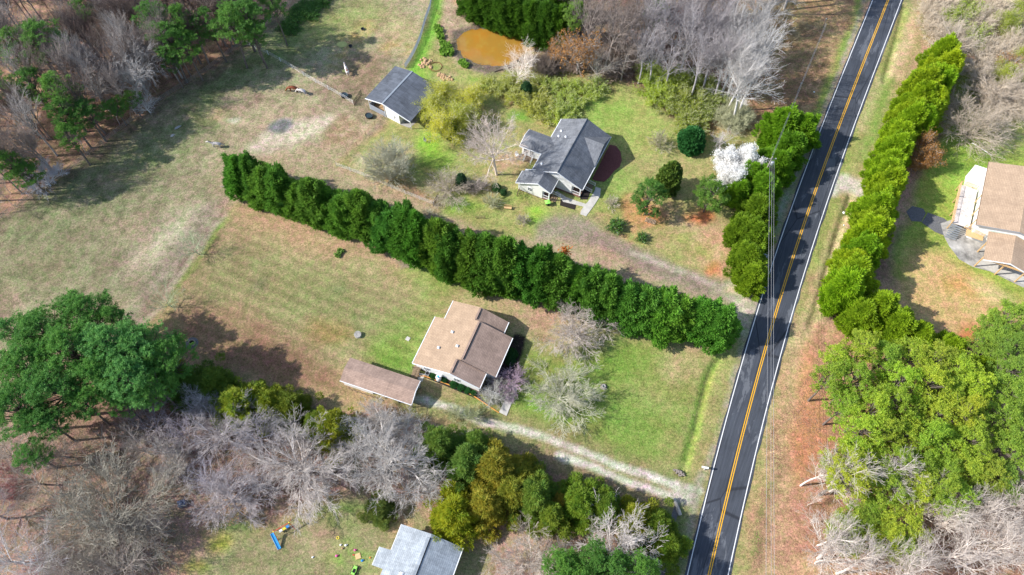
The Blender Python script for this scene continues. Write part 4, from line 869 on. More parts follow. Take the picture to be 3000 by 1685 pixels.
# --- pines: lower left cluster
LP = [(105, 960, 13, 1.05), (235, 905, 12, 1.0), (330, 925, 11, .8), (60, 1060, 13, 1.1), (190, 1010, 15, 1.1), (300, 1000, 15, 1.1), (390, 1010, 14, 1.05), (470, 1040, 12, 1.0), (270, 1090, 14, 1.0), (140, 1130, 14, 1.1), (30, 1180, 13, 1.0), (360, 1095, 14, 1.1), (440, 1120, 12, .9), (120, 1230, 11, .9), (20, 960, 12, .7), (350, 1180, 9, .7), (230, 1180, 11, .8), (90, 1330, 8, .75)]
LT = ['left edge of the lower left cluster', 'top of the lower left cluster, over the pasture', 'upper right tip of the lower left cluster']
for i, (u, v, z, s) in enumerate(LP):
    vv = v + 0; b = G(u, vv, z)
    lb = ['broad green pine at the upper left of the cluster by the mown field', 'pine with the highest crown in the photo of the cluster by the mown field', 'small round-topped pine at the pasture side of the cluster', 'wide pine at the photo\'s left edge, below the pasture', 'pine in the middle of the cluster, left of the widest crown', 'light green tufted pine at the centre of the cluster by the mown field', 'blue-green wide pine nearest the fire pit', 'blue-green pine reaching furthest over the mown field', 'pine behind the dark bare trunks in the cluster', 'shaded pine in the lower left of the cluster', 'shaded pine at the photo\'s left edge, lowest in the cluster', 'bright tufted pine at the lower edge of the cluster', 'dark pine next to the cedar at the field edge', 'dangling green pine branch crown below the cluster', 'small yellow-green pine crown at the photo\'s left edge', 'small bright pine tuft under the cluster', 'thin pine over the red-brown leaf floor', 'lowest green pine over the pinkish leaf floor'][i]
    plant('fatpine%d' % (i % 2) if s > .95 else 'pine%d' % (i % 4), 'pine_tree', b, lb, 'pine', 'pines of the cluster by the mown field', s * 1.12 * (1 if s > .95 else .95), (z + 2.0) / (15 if s > .95 else 17), (.78, 1.0, .9) if i not in (5, 6, 11, 14) else (.95, 1.2, 1.4))
# --- pines: right-hand wood
RPN = [(2462, 1040), (2530, 1030), (2600, 1050), (2670, 1050), (2740, 1065), (2810, 1080), (2440, 1110), (2500, 1105), (2570, 1120), (2640, 1125), (2710, 1130), (2780, 1135), (2850, 1130), (2475, 1185), (2540, 1195), (2610, 1195), (2685, 1200), (2755, 1205), (2825, 1200), (2510, 1265), (2580, 1270), (2650, 1275), (2720, 1280), (2790, 1290), (2860, 1290), (2500, 1345), (2560, 1350), (2630, 1350), (2700, 1355), (2775, 1365), (2845, 1370), (2900, 1380), (2610, 1405), (2690, 1410), (2750, 1440), (2800, 1450), (2470, 1400), (2530, 1530), (2590, 1570), (2640, 1560), (2490, 1560), (2560, 1500), (2630, 1610)]
for i, (u, v) in enumerate(RPN):
    z = 11 if i < 37 else 8; row = 0 if i < 6 else 1 if i < 13 else 2 if i < 19 else 3 if i < 25 else 4 if i < 32 else 5 if i < 37 else 6
    first = [0, 6, 13, 19, 25, 32, 37][row]; k = i - first
    lb = '%s green pine from the left, %s row of the wood beyond the road' % (ORD[k], ['top', 'second', 'third', 'fourth', 'fifth', 'sixth'][row]) if row < 6 else '%s bright green pine in the small clump below the wood beyond the road' % ORD[k]
    plant('pine%d' % (i % 4), 'pine_tree', G(u + rn.uniform(-10, 10), v + rn.uniform(-10, 10), z), lb, 'pine', 'pines of the wood beyond the road', rn.uniform(.82, 1.2), (z + 2.5) / 17 * rn.uniform(.85, 1.22), (2.5 * rn.uniform(.84, 1.06), 1.72 * rn.uniform(.94, 1.05), .85))
for i, (u, v, z, lb) in enumerate([(2965, 940, 9, 'pine at the right edge, beside the tan grass'), (2930, 990, 8, 'pine below the tan grass near the right edge'), (2980, 1010, 10, 'blue-green pine at the right edge under the concrete patio'), (2960, 1080, 11, 'pine at the right edge level with the gap in the wood'), (2900, 960, 5, 'small bright pine at the lower corner of the tan grass'), (2870, 1000, 5, 'small bright pine over the orange needle bed'),
                                    (2970, 1150, 12, 'grey-green pine at the right edge'), (2940, 1220, 11, 'grey-green pine near the right edge, below the gap'), (2985, 1250, 11, 'pine touching the right edge midway down the wood'), (2960, 1320, 10, 'yellow-green pine near the right edge above the bare limbs'), (2930, 1400, 9, 'lowest yellow-green pine near the right edge')]):
    plant('pine%d' % (i % 4), 'pine_tree', G(u, v, z), lb, 'pine', None, 1.1 if z > 6 else .75, (z + 2.5) / 17, (1.7, 1.4, .9))
for i, (u, v, lb) in enumerate([(1650, 1655, 'pine at the bottom edge, left of the pair by the bare trees'), (1740, 1640, 'pine at the bottom edge with the brightest crown'), (1800, 1665, 'pine at the bottom edge beside the dark culvert'), (1700, 1700, 'pine cut off by the bottom edge'), (1880, 1670, 'small pine at the bottom edge nearest the road')]):
    plant('fatpine%d' % (i % 2), 'pine_tree', G(u, v, 9), lb, 'pine', None, .72, .75, (1.0, 1.15, .9))
# --- pines: upper left wood
UL = [(40, 130, 13, 1.15, 'pine at the left edge near the top left corner'), (112, 105, 15, 1.2, 'tall lone pine with a long trunk near the top left corner'), (160, 260, 13, 1.2, 'broad bright pine left of the big grey bare tree'), (95, 240, 12, .9, 'pine just left of the broad bright one in the upper left wood'), (190, 330, 11, 1.0, 'pine below the broad bright one in the upper left wood'),
      (250, 330, 9, .9, 'dark understorey pine beside the pasture wire'), (200, 400, 9, .8, 'low pine with soft foliage close to the pasture wire'), (440, 50, 14, .95, 'slim pine right of the big grey bare tree'), (480, 110, 13, 1.1, 'pine in the middle of the upper wood, over the slender trunks'), (540, 125, 11, 1.0, 'low hanging pine nearest the fence corner'),
      (525, 55, 13, .95, 'pine at the upper edge, left of the fence corner'), (610, 60, 12, .8, 'thin pine behind the fence corner'), (665, 55, 14, 1.1, 'pine above the fence corner'), (720, 40, 14, 1.2, 'dark pine by the wire north of the fence corner'), (745, 100, 10, .8, 'low dark pine at the wire north of the fence corner'), (690, 5, 14, 1.1, 'pine cut by the top edge above the fence corner'),
      (235, 10, 12, .7, 'small pine tuft at the top edge, left part'), (85, 510, 7, .8, 'dark young pine by the lower end of the pasture wire'), (30, 480, 10, .8, 'dark pine at the left edge beside the pasture'), (500, 190, 7, .6, 'small yellow-green pine near the wire in the wood'), (340, 320, 5, .75, 'bushy green young pine at the wire'), (390, 305, 4, .6, 'small bushy pine nearest the wire'), (800, 10, 12, .8, 'pine at the top edge above the ivy bank'), (10, 260, 12, .8, 'pine cut by the left edge of the wood')]
for i, (u, v, z, s, lb) in enumerate(UL): plant('pine%d' % (i % 4), 'pine_tree', G(u, v, z), lb, 'pine', 'pines of the upper left wood', s * 1.05, (z + 3) / 17, (.85, .98, .85))
# --- yard pines, magnolia, holly, blossom
plant('yardpine0', 'yard_pine', G(1889, 629), 'open-crowned pine beside the stacked firewood', 'pine', None, 1.05, 1.05, (.95, 1.05, .8))
plant('yardpine1', 'yard_pine', G(2061, 621), 'round yard pine with red needles round its foot', 'pine', None, 1.05, 1.05, (1.2, 1.15, .75))
plant('magnolia', 'magnolia_tree', G(1950, 560), 'glossy olive magnolia behind the open-crowned pine', 'magnolia', None, 1.0, 1.15)
plant('holly', 'holly_tree', G(2020, 432), 'dense round dark green holly on the lawn', 'holly', None, 1.12, 1.1, (.8, 1.0, 1.0))
plant('blossom', 'blossoming_pear_tree', G(2150, 524), 'white blossoming tree beside the roadside cypresses', 'tree', None, 1.22, 1.15, None, (1.2, 1.15, 1.1))
plant('bare1', 'small_bare_tree', G(2105, 435), 'small leafless grey tree right of the round holly', 'tree', None, .42, .42, None, (1.6, 1.5, 1.5))
for u, v, s, lb in [(1804, 668, 1.25, 'round clipped shrub beside the dirt driveway'), (1880, 700, .85, 'low green shrub by the dirt driveway, nearer the road')]: plant('lowshrub', 'shrub', G(u, v), lb, 'shrub', None, s * 1.25, s * 1.3, (.6, .75, .8))
plant('bluebush', 'blue_green_shrub', G(1542, 278), 'narrow blue-green evergreen amid the yellow-green thicket', 'shrub', None, .95, 1.3, (1.4, 1.0, 1.6)); plant('bluebush', 'blue_green_shrub', G(1352, 545), 'blue-green conical evergreen among bare shrubs', 'shrub', None, .9, 1.25, (1.5, .95, 1.6))
plant('bluebush', 'evergreen_shrub', G(1455, 555), 'low dark shrub right of the blue-green evergreen', 'shrub', None, .7, .5, (1.4, 1.0, 1.2)); plant('bluebush', 'evergreen_shrub', G(1475, 568), 'smallest dark shrub right of the blue-green evergreen', 'shrub', None, .5, .4, (1.4, 1.0, 1.2))
# willowy / ligustrum trees beside the barn
for u, v, s, lb in [(1305, 400, 1.15, 'yellow-green flowering tree beside the grey barn roof'), (1275, 340, .95, 'pale yellow-green tree at the barn corner'), (1345, 370, 1.1, 'hazy pale green tree above the birch'), (1300, 290, .85, 'thin yellow-green tree behind the barn'), (1380, 310, .9, 'thin pale tree between barn and thicket')]:
    plant('willow', 'budding_tree', G(u, v), lb, 'tree', None, s * .85, s * .72, (1.5, 1.3, 1.4), (1.5, 1.5, 1.05))
plant('magnolia', 'evergreen_tree', G(1318, 395), 'dark green undergrowth tree within the yellow-green one by the barn', 'tree', None, .8, .62, (.8, .9, .9))
# --- named bare trees
B = [('birch', 1455, 512, 1.0, 1.0, 'tall leafless sycamore with pale trunk left of the white house', (1.35, 1.2, 1.1)), ('yard', 1680, 985, 1.12, .66, 'leafless maple with silvery limbs in front of the long hedge', (1.12, 1.02, .96)),
     ('yard2', 1638, 1172, 1.15, .60, 'pale greenish leafless tree in the middle of the front lawn', (1.05, 1.08, .85)), ('dense', 1150, 515, 1.35, 1.3, 'rounded leafless grey-green shrub tree beside the paddock fence', (1.0, 1.05, .85)),
     ('twiggy', 1315, 560, .85, .65, 'tan leafless shrub tree left of the blue-green evergreen', (1.1, 1.0, .85)), ('large', 895, 1392, 1.2, .85, 'largest leafless grey tree over the toy yard', (1.05, 1.0, .98)),
     ('large2', 1160, 1365, 1.18, .85, 'large pale grey leafless tree below the carport', (1.12, 1.1, 1.08)), ('large', 1130, 1260, .6, .8, 'smaller leafless tree just below the carport', (1.1, 1.08, 1.05)), ('large2', 610, 1190, .62, .9, 'silvery leafless tree between the pines and the yellow-green cedar', (1.15, 1.15, 1.2)),
     ('large', 665, 1290, .9, .8, 'purplish grey leafless tree below the silvery one', (.92, .88, .92)), ('large2', 685, 1470, .85, .8, 'lilac grey leafless tree left of the toy yard', (.95, .9, .95)), ('large', 530, 1370, .55, .8, 'crooked leafless tree left of the purplish ones', (1.1, 1.05, 1.0)), ('large2', 830, 1250, .55, .85, 'leafless grey tree right behind the olive cedars', (1.05, 1.05, 1.05)),
     ('twiggy', 345, 1525, 1.9, .9, 'huge radiating leafless shrub tree over the pinkish leaf floor', (.72, .70, .60)), ('twiggy', 290, 1620, 1.2, .8, 'tan twiggy shrub at the lower left below the huge radiating one', (.95, .85, .75)),
     ('yard', 1553, 1660, 1.05, .95, 'tan leafless tree at the bottom edge between grey roof and pines', (1.15, 1.05, .95)), ('yard2', 1788, 1625, 1.15, 1.1, 'white-limbed leafless tree at the near side of the cedar row', (1.6, 1.55, 1.55)),
     ('bare0', 1262, 1445, .75, .7, 'leafless grey tree beside the dark cedar', (1.05, 1.05, 1.05)), ('bare1', 445, 1190, .6, .6, 'small dark leafless tree under the blue-green pine', (.7, .65, .75)), ('bare2', 470, 1260, .7, .6, 'slender leafless tree on the dark leaf floor', (.8, .75, .85)),
     ('bare3', 1000, 1180 + 130, .6, .6, 'slim leafless tree between the two large grey trees', (1.1, 1.1, 1.1)), ('bare0', 1540, 210, .62, .85, 'leafless white sycamore at the pond edge, right of the other', (1.9, 1.8, 1.7)), ('bare2', 1520, 240, .55, .8, 'leafless white sycamore leaning over the pond', (1.9, 1.8, 1.7)), ('bare3', 1507, 178, .4, .5, 'small dead tree standing in the pond margin', (1.6, 1.35, 1.1)),
     ('orange', 1690, 215, 1.15, 1.15, 'leafless tree covered in orange seed clusters', (1.0, .9, .85)), ('orange', 1640, 180, .8, .8, 'smaller tree with orange seed clusters beside the cypress screen', (1.0, .9, .85)), ('bare1', 1745, 235, .9, .9, 'leafless tree in front of the brown brush, right of the orange one', (.95, .88, .8)),
     ('large', 2880, 300, 1.0, .75, 'spreading tan leafless tree beyond the far hedge', (1.15, 1.02, .85)), ('twiggy', 2830, 395, 1.4, 1.0, 'broad tan leafless shrub tree casting shade beyond the far hedge', (1.15, 1.02, .85)), ('bare2', 2780, 150, .8, .7, 'leafless tree behind the tip of the far hedge', (1.2, 1.1, .95)),
     ('bare1', 1218, 820, .35, .35, 'bare brush poking from the front of the long hedge', (1.0, .85, .7))]
for k, u, v, s, sz, lb, bt in B:
    bt = (bt[0] * 1.05, bt[1] * 1.02, bt[2] * .98)
    if lb.startswith('bare brush'): u, v = 1190, 762; k = 'twiggy'
    plant(k, 'bare_tree' if k not in ('twiggy', 'dense') else 'bare_shrub_tree', G(u, v), lb, 'tree' if k not in ('twiggy', 'dense') else 'shrub', None, s, s * sz, None, bt)
plant('weeping', 'weeping_maple', G(1490, 1125), 'purple-twigged weeping shrub over the front walk of the tan-roofed house', 'tree', None, 1.2, 1.15, None, (.95, .72, .88))
plant('weeping', 'weeping_maple', G(1455, 1150), 'greyer weeping shrub next to the purple one at the tan-roofed house', 'tree', None, 1.0, .9, None, (.85, .85, .75))
plant('bare3', 'young_bare_tree', G(1437, 1172), 'thin leafless sapling left of the front walk', 'tree', None, .42, .35, None, (1.3, 1.3, 1.2))
# field bank saplings, lawn twigs
for u, v, s, lb in [(582, 745, .5, 'wispy sapling midway along the weedy field bank'), (505, 900, .5, 'wispy sapling at the lower end of the weedy field bank')]: plant('bare2', 'young_bare_tree', G(u, v), lb, 'tree', None, s, s * .8, None, (.8, .95, .6))
for i, (u, v, s, c, lb) in enumerate([(1790, 600, .8, (1.2, 1.1, .9), 'small tan bare shrub on the lawn near the firewood pine'), (1530, 650, .7, (1.1, 1, .85), 'bare twiggy shrub behind the middle of the long hedge'), (1440, 600, 1.0, (1.0, 1.05, .7), 'thin bare shrub above the wooden bench'), (1930, 430, 1.3, (1.0, .95, .65), 'hazy olive bare shrub left of the round holly'), (1255, 640, .8, (1, 1, .8), 'bare shrub beside the mesh gate'), (1410, 555, .9, (.8, .7, .65), 'dark bare shrub under the sycamore'), (1385, 560, .8, (.8, .7, .65), 'dark bare shrub beside the blue-green evergreen'), (1380, 1225, 1.1, (.9, 1.0, .55), 'olive bare shrub between carport track and lawn'), (1330, 1215, .8, (.9, 1.0, .55), 'small olive shrub beside the gravel track')]):
    plant('bush%d' % (i % 2), 'bare_shrub', G(u, v), lb, 'shrub', None, s, s, None, c)
# budding thickets (yellow-green haze)
TH = [(1480, 260), (1510, 285), (1500, 235), (1545, 300), (1575, 275), (1600, 300), (1630, 320), (1655, 290), (1690, 300), (1610, 250), (1660, 250), (1700, 255), (1735, 275), (1750, 250), (1580, 240), (1640, 345), (1560, 320), (1670, 330), (1430, 245), (1600, 335)]
TL = ['in the yellow-green thicket between pond and white house, pond side', 'in the yellow-green thicket between pond and white house, house side']
for i, (u, v) in enumerate(TH):
    plant('bud%d' % (i % 2), 'budding_shrub', G(u, v + 10), 'budding shrub in the yellow-green thicket below the pond, ' + ['pond side', 'house side'][v > 278], 'shrub', 'shrubs of the thicket between pond and house, %s' % ('house side' if v > 278 else 'pond side'), rn.uniform(.85, 1.2), rn.uniform(.75, 1.05), (1.15, 1.25, 1.0) if u > 1600 else (1.2, 1.1, 1.1), (1.6, 1.65, 1.1))
TH = [(1890, 205, 0), (1915, 230, 0), (1940, 255, 0), (1905, 260, 0), (1950, 300, 1), (1980, 280, 1), (1990, 320, 1), (2020, 300, 1), (2010, 345, 1), (2050, 290, 1), (2070, 320, 1), (2060, 250, 1), (2085, 285, 1), (1970, 240, 0), (2005, 240, 1), (2140, 360, 2), (2165, 345, 2), (2120, 345, 2), (2150, 330, 2), (2030, 360, 1), (1930, 285, 0), (2040, 330, 1)]
for i, (u, v, k) in enumerate(TH):
    plant('bud%d' % (i % 2) if k < 2 else 'dense', 'budding_shrub', G(u, v + 12), ['bright green budding shrub at the lawn corner of the upper thicket', 'olive shrub in the thicket between lawn and tall grey trees', 'rounded olive shrub at the right end of the upper thicket'][k], 'shrub', ['shrubs at the lawn corner of the upper thicket', 'olive shrubs of the upper thicket', 'rounded shrubs at the right end of the thicket'][k],
          rn.uniform(1.1, 1.5) if k < 2 else .85, rn.uniform(1.0, 1.5) if k < 2 else .8, [(1.15, 1.25, .9), (.85, .9, .9), (1, 1, 1)][k], [(1.3, 1.45, .8), (1.4, 1.4, 1.0), (1.2, 1.25, .8)][k])
# brown brush behind the thicket and round the woods
BR = [(1600 + 18 * i + rn.uniform(-10, 10), 195 + rn.uniform(-25, 30)) for i in range(16)] + [(1600, 190), (1620, 210), (1580, 200), (1720, 170), (1800, 150), (1850, 190), (1870, 150), (1780, 230), (1810, 215)]
for i, (u, v) in enumerate(BR): plant('bush%d' % (i % 2) if i % 3 else 'dense', 'brown_brush', G(u, v), 'tangled brown brush between the orange-seeded tree and the lawn', 'shrub', 'brown brush above the lawn', rn.uniform(.9, 1.3) * (1 if i % 3 else .7), rn.uniform(.7, 1.0), None, rn.choice([(.95, .75, .6), (.8, .62, .5), (.6, .5, .42)]))
# --- upper middle wood: tall trees
NW = [(1700, 60), (1750, 100), (1790, 60), (1800, 130), (1850, 90), (1880, 130), (1850, 30), (1920, 160), (1940, 110), (1960, 60), (1985, 190), (2000, 140), (2020, 90), (2040, 200), (2060, 225), (2075, 160), (2090, 110), (2100, 60), (2120, 190), (2140, 150), (2150, 240), (2165, 205), (2180, 160), (2200, 120), (2130, 280), (2160, 300), (2110, 240), (2215, 80), (2230, 40), (2180, 60), (1900, 40), (2000, 20), (2070, 20), (2140, 10), (1760, 20), (1690, 10), (1950, 220), (2020, 250), (1720, 140), (1770, 170), (1820, 190), (1870, 200), (1900, 210), (1830, 100), (1905, 110), (2045, 150), (1975, 110), (2110, 150), (2090, 250), (1990, 60), (1880, 70), (2050, 60)]
for i, (u, v) in enumerate(NW):
    e = u > 2100; m_ = 1850 < u <= 2100
    plant('tall%d' % (i % 3), 'tall_bare_tree', G(u, v + 45), 'tall pale leafless tree at the road side of the upper wood' if e else 'tall leafless tree in the grey middle of the upper wood' if m_ else 'leafless tree in the brown left part of the upper wood', 'tree',
          'pale trees at the road side of the upper wood' if e else 'grey trees in the middle of the upper wood' if m_ else 'brown trees left in the upper wood', rn.uniform(.8, 1.05), rn.uniform(.75, 1.0), None, (1.1, 1.08, 1.06) if e else (.85, .80, .82) if m_ else (.62, .53, .48))
for i, (u, v) in enumerate([(2145, 330), (2128, 262), (2190, 232)]): plant('tall%d' % i, 'tall_bare_tree', G(u, v + 30), ['tallest white-limbed tree overhanging the brown grass, nearest the lawn', 'forked white-limbed tree standing over the olive thicket', 'white-limbed leaning tree at the brown bank edge'][i], 'tree', None, 1.05, .95, None, (1.35, 1.32, 1.28))
for i, (u, v, lb) in enumerate([(1690, 30, 'pale green pine at the top edge between cypress screen and wood'), (1930, 15, 'small pine tuft at the top edge of the grey wood')]): plant('pine%d' % i, 'pine_tree', G(u, v, 12), lb, 'pine', None, .8, .8, (1.2, 1.1, 1.0))
plant('browned', 'reddish_tree', G(1990, 30, 6), 'small red-budding tree at the top edge of the grey wood', 'tree', None, .7, 1, (1.1, .35, .35))
for i in range(26):      # brush in the brown bank
    u, v = rn.choice([(2200, 60), (2250, 30), (2280, 90), (2230, 130), (2220, 180), (2330, 60), (2300, 20)]); plant('bush%d' % (i % 2), 'brown_brush', G(u + rn.uniform(-40, 40), v + rn.uniform(-30, 30)), 'low tan brush on the brown bank beside the upper road', 'shrub', 'brush on the brown bank', rn.uniform(.6, .9), rn.uniform(.4, .6), None, (.95, .8, .5))
for i, (u, v, lb) in enumerate([(2296, 30, 'tall trunk at the top edge, nearest the road'), (2268, 12, 'tall trunk at the top edge on the brown bank, second from the road'), (2318, -30, 'tall tree above the top edge that shades the road'), (2250, 45, 'tall trunk on the brown bank, third from the road'), (2330, -75, 'tall tree far above the top edge beside the road')]):
    plant('tall%d' % (i % 3), 'tall_bare_tree', G(u, v), lb, 'tree', None, 1.15, 1.2, None, (1.0, .95, .9))
# --- upper left wood: bare trees
plant('large', 'bare_tree', G(405, 280), 'big crooked grey bare tree in the middle of the upper left wood', 'tree', None, 1.0, 1.3, None, (1.15, 1.12, 1.1))
plant('bare2', 'bare_tree', G(440, 330), 'white-twigged bare tree drooping over the pasture wire', 'tree', None, .45, .35, None, (1.5, 1.5, 1.5)); plant('yard', 'bare_tree', G(148, 545), 'vase-shaped bluish bare tree at the lower end of the wire', 'tree', None, .75, .8, None, (1.3, 1.35, 1.5))
rn2 = random.Random(17); k = 0
for i in range(285):
    u = rn2.uniform(-40, 760); vmax = 645 - u * .72
    v = rn2.uniform(-25, max(-20, vmax - 8))
    if v > vmax - 10 or v < -120: continue
    b = G(u, v); lft = u < 260; top = v < 130
    kind = rn2.choice(['tall0', 'tall1', 'sapling0', 'sapling1', 'sapling0', 'sapling1', 'tall2'])
    dd_ = 645 - u * .72 - v; where = ('far left' if lft else 'middle' if u < 480 else 'right part') + (', beside the wire' if dd_ < 110 else ', deeper in' if dd_ < 280 else ', furthest in')
    plant(kind, 'bare_tree', b, 'leafless tree of the upper left wood, %s' % where, 'tree', 'slender trees of the upper left wood, ' + where, rn2.uniform(.6, .9), rn2.uniform(.75, 1.05), None, rn2.choice([(.5, .40, .35), (.75, .64, .58), (.38, .3, .27), (.9, .84, .8)]))
# --- lower right wood: bare trees leaning out of the litter
LRB = [(2395, 1637, 1.0), (2388, 1650, .8), (2345, 1423, .7), (2375, 1532, .6), (2395, 1598, .7), (2425, 1425, 1.0), (2430, 1440, .7), (2520, 1425, .9), (2365, 1480, .5), (2580, 1440, .8), (2650, 1470, .7), (2710, 1575, .9), (2750, 1500, .8), (2800, 1540, .9), (2850, 1590, .9), (2700, 1640, 1.0), (2800, 1660, 1.0), (2900, 1640, 1.0), (2900, 1500, .9), (2960, 1560, .9), (2600, 1660, .8), (2540, 1640, .8), (2650, 1520, .7), (2480, 1480, .6), (2960, 1480, .9), (2450, 1680, .9), (2560, 1700, .9)]
for i, (u, v, s) in enumerate(LRB):
    out_ = u < 2450
    plant('tall%d' % (i % 3) if s > .65 else 'sapling%d' % (i % 2), 'pale_bare_tree', G(u, v), ['thickest pale trunk leaning right near the bottom edge', 'pale trunk lying almost flat, just below the thickest one', 'pale trunk at the left tip of the wood beyond the road', 'thin pale trunk midway down the leaf litter', 'pale crooked trunk above the thickest one', 'pale trunk pair, upper one, under the bright pines', 'pale trunk pair, lower one, under the bright pines', 'pale trunk crossing the shaded leaf litter below the pines', 'slender pale snag left of the small pine clump'][i] if i < 9 else
          'pale leafless tree in the lower right corner wood, ' + ('upper part' if v < 1560 else 'lower part'), 'tree', None if i < 9 else 'pale leafless trees of the lower right corner, ' + ('upper part' if v < 1560 else 'lower part'), s * .95, s * .95, None, (1.45, 1.32, 1.2), lean=(0, .12 if out_ else .05))
# --- lower left wood: bare trees and brush
for i, (u, v, k, sc_, lb) in enumerate([(60, 1350, 'bare0', .9, 'brown leafless tree at the left edge below the big pines'), (130, 1420, 'bare2', .8, 'brown leafless tree left of the huge radiating shrub'), (440, 1330, 'bare1', .8, 'grey-brown leafless tree right under the big pines'), (200, 1340, 'bare3', .7, 'thin brown leafless tree above the huge radiating shrub'), (480, 1560, 'bare0', .7, 'brown leafless tree right of the huge radiating shrub'), (400, 1660, 'bare2', .8, 'tan leafless tree at the bottom edge, left part'), (240, 1690, 'bare1', .9, 'tan leafless tree at the bottom edge beside the red brush')]):
    plant(k, 'bare_tree', G(u, v), lb, 'tree', None, sc_, sc_ * .85, None, (.8, .7, .62))
for i, (u, v, s, c, lb) in enumerate([(20, 1520, 1.3, (.8, .7, .7), 'dark leafless tree at the left edge below the red brush'), (60, 1650, 1.35, (1.1, 1.1, 1.1), 'pale leafless tree in the bottom left corner'), (150, 1670, 1.2, (1.2, 1.15, 1.15), 'pale leafless tree at the bottom edge, near the left corner'), (560, 1290, .9, (.85, .78, .9), 'purplish leafless tree left of the largest grey tree'), (620, 1420, .9, (1, .95, 1.05), 'lilac leafless tree beside the blue-covered grill'), (500, 1330, .8, (1.1, 1.05, 1.0), 'leafless tree with forked pale limbs over the leaf floor'), (770, 1300, 1.0, (1.0, .95, 1.0), 'leafless tree behind the largest grey tree, upper side'), (780, 1430, 1.0, (1.0, .95, .95), 'leafless tree left of the largest grey tree, lower side'), (960, 1450, .8, (1.05, 1.0, .95), 'leafless tree right of the largest grey tree'), (1050, 1340, .9, (1.1, 1.08, 1.06), 'leafless tree between the two largest grey trees'), (1200, 1450, .9, (1.1, 1.05, 1.0), 'leafless tree above the pale grey roof'), (1230, 1300, .7, (1.1, 1.1, 1.1), 'leafless tree right below the carport corner')]):
    plant('bare%d' % (i % 4), 'bare_tree', G(u, v), lb, 'tree', None, s * .72, s * .62, None, c)
for i, (u, v) in enumerate([(20, 1380), (50, 1420), (10, 1440), (40, 1460)]): plant('bush%d' % (i % 2), 'red_brush', G(u, v), 'reddish budding brush at the left edge over the leaf floor', 'shrub', 'reddish brush at the left edge', .8, .8, None, (.9, .42, .42))
for i, (u, v) in enumerate([(140, 1640), (190, 1660), (110, 1670)]): plant('bush%d' % (i % 2), 'red_brush', G(u, v), 'reddish budding brush near the bottom left corner', 'shrub', 'reddish brush near the bottom left corner', .8, .8, None, (1.0, .5, .52))
# --- growth beyond the far hedge, top right
for i, (u, v, k) in enumerate([(2780, 60, 1), (2820, 30, 1), (2860, 70, 0), (2840, 110, 1), (2900, 30, 0), (2940, 80, 2), (2970, 130, 0), (2980, 40, 2), (2900, 150, 0), (2760, 20, 0), (2800, 120, 0), (2960, 200, 0), (2930, 240, 2), (2990, 260, 0), (2740, 90, 0), (2870, 200, 0), (2990, 180, 2), (2900, 290, 0), (2960, 320, 0), (2760, 180, 0), (2720, 40, 0)]):
    lb = ['tan leafless thicket shrub in the upper right corner', 'green budding shrub in the upper right corner', 'hazy olive shrub at the right edge, upper corner'][k]
    plant(['dense', 'bud0', 'willow'][k], 'thicket_shrub', G(u, v + 15), lb, 'shrub', ['tan shrubs of the upper right corner', 'green shrubs of the upper right corner', 'olive shrubs of the upper right corner'][k], [1.2, 1.5, .8][k] * rn.uniform(.85, 1.15), [1.0, 1.6, .7][k], [(1, 1, 1), (.9, 1.05, .9), (1.1, 1.1, 1.1)][k], (1.5, 1.32, 1.05))
plant('orange', 'seed_headed_tree', G(2930, 215), 'tan tree with orange seed clusters beyond the far hedge', 'tree', None, .7, .5)
# --- weeds
for i, (u, v) in enumerate([(1290, 112), (1296, 128), (1302, 142), (1308, 150), (1296, 150), (1312, 135), (1286, 95), (1280, 82), (1318, 156), (1300, 160), (1355, 185), (1362, 192)]):
    plant('weed', 'leafy_weed', G(u, v), 'bright green broad-leaved weed on the left bank of the pond' if i < 10 else 'bright green weed on the lower bank of the pond', 'weed', 'weeds on the left bank of the pond' if i < 10 else 'weeds on the lower bank of the pond', rn.uniform(.9, 1.4), None, (1.3, 1.3, 1.2))
for u, v, lb in [(998, 738, 'pale spiky plant in the flower bed of the mown field'), (990, 748, 'lower pale plant in the flower bed of the mown field')]: plant('weed', 'garden_plant', G(u, v), lb, 'plant', None, .8, .8, (1.3, 1.2, 1.6))
for i, (u, v, s) in enumerate([(1270, 1103, .55), (1302, 1113, .55), (1330, 1128, .6), (1352, 1137, .6), (1370, 1146, .5), (1388, 1153, .45)]): plant('shrub', 'foundation_shrub', G(u, v), '%s small shrub from the left in the bed along the tan-roofed house' % ORD[i], 'shrub', 'shrubs in the bed along the tan-roofed house', s, s, (.9, 1.0, 1.0))
for i, (u, v, s) in enumerate([(1500, 1040, .9), (1496, 1060, .8)]): plant('shrub', 'foundation_shrub', G(u, v), 'dark round shrub in the shaded bed of the tan-roofed house, %s one' % ['upper', 'lower'][i], 'shrub', None, s, s * .8, (.6, .6, .6))
# ivy bank by the pasture, top
for i, (u, v) in enumerate([(840, 78), (862, 62), (885, 48), (905, 32), (925, 20), (870, 40), (895, 20), (945, 8), (855, 90), (915, 45)]): plant('lowshrub', 'ivy_clump', G(u, v), 'dark green ivy clump on the bank at the top of the pasture', 'shrub', 'ivy clumps on the pasture bank', 1.9, .8, (.45, .62, .6), (.4, .4, .3))

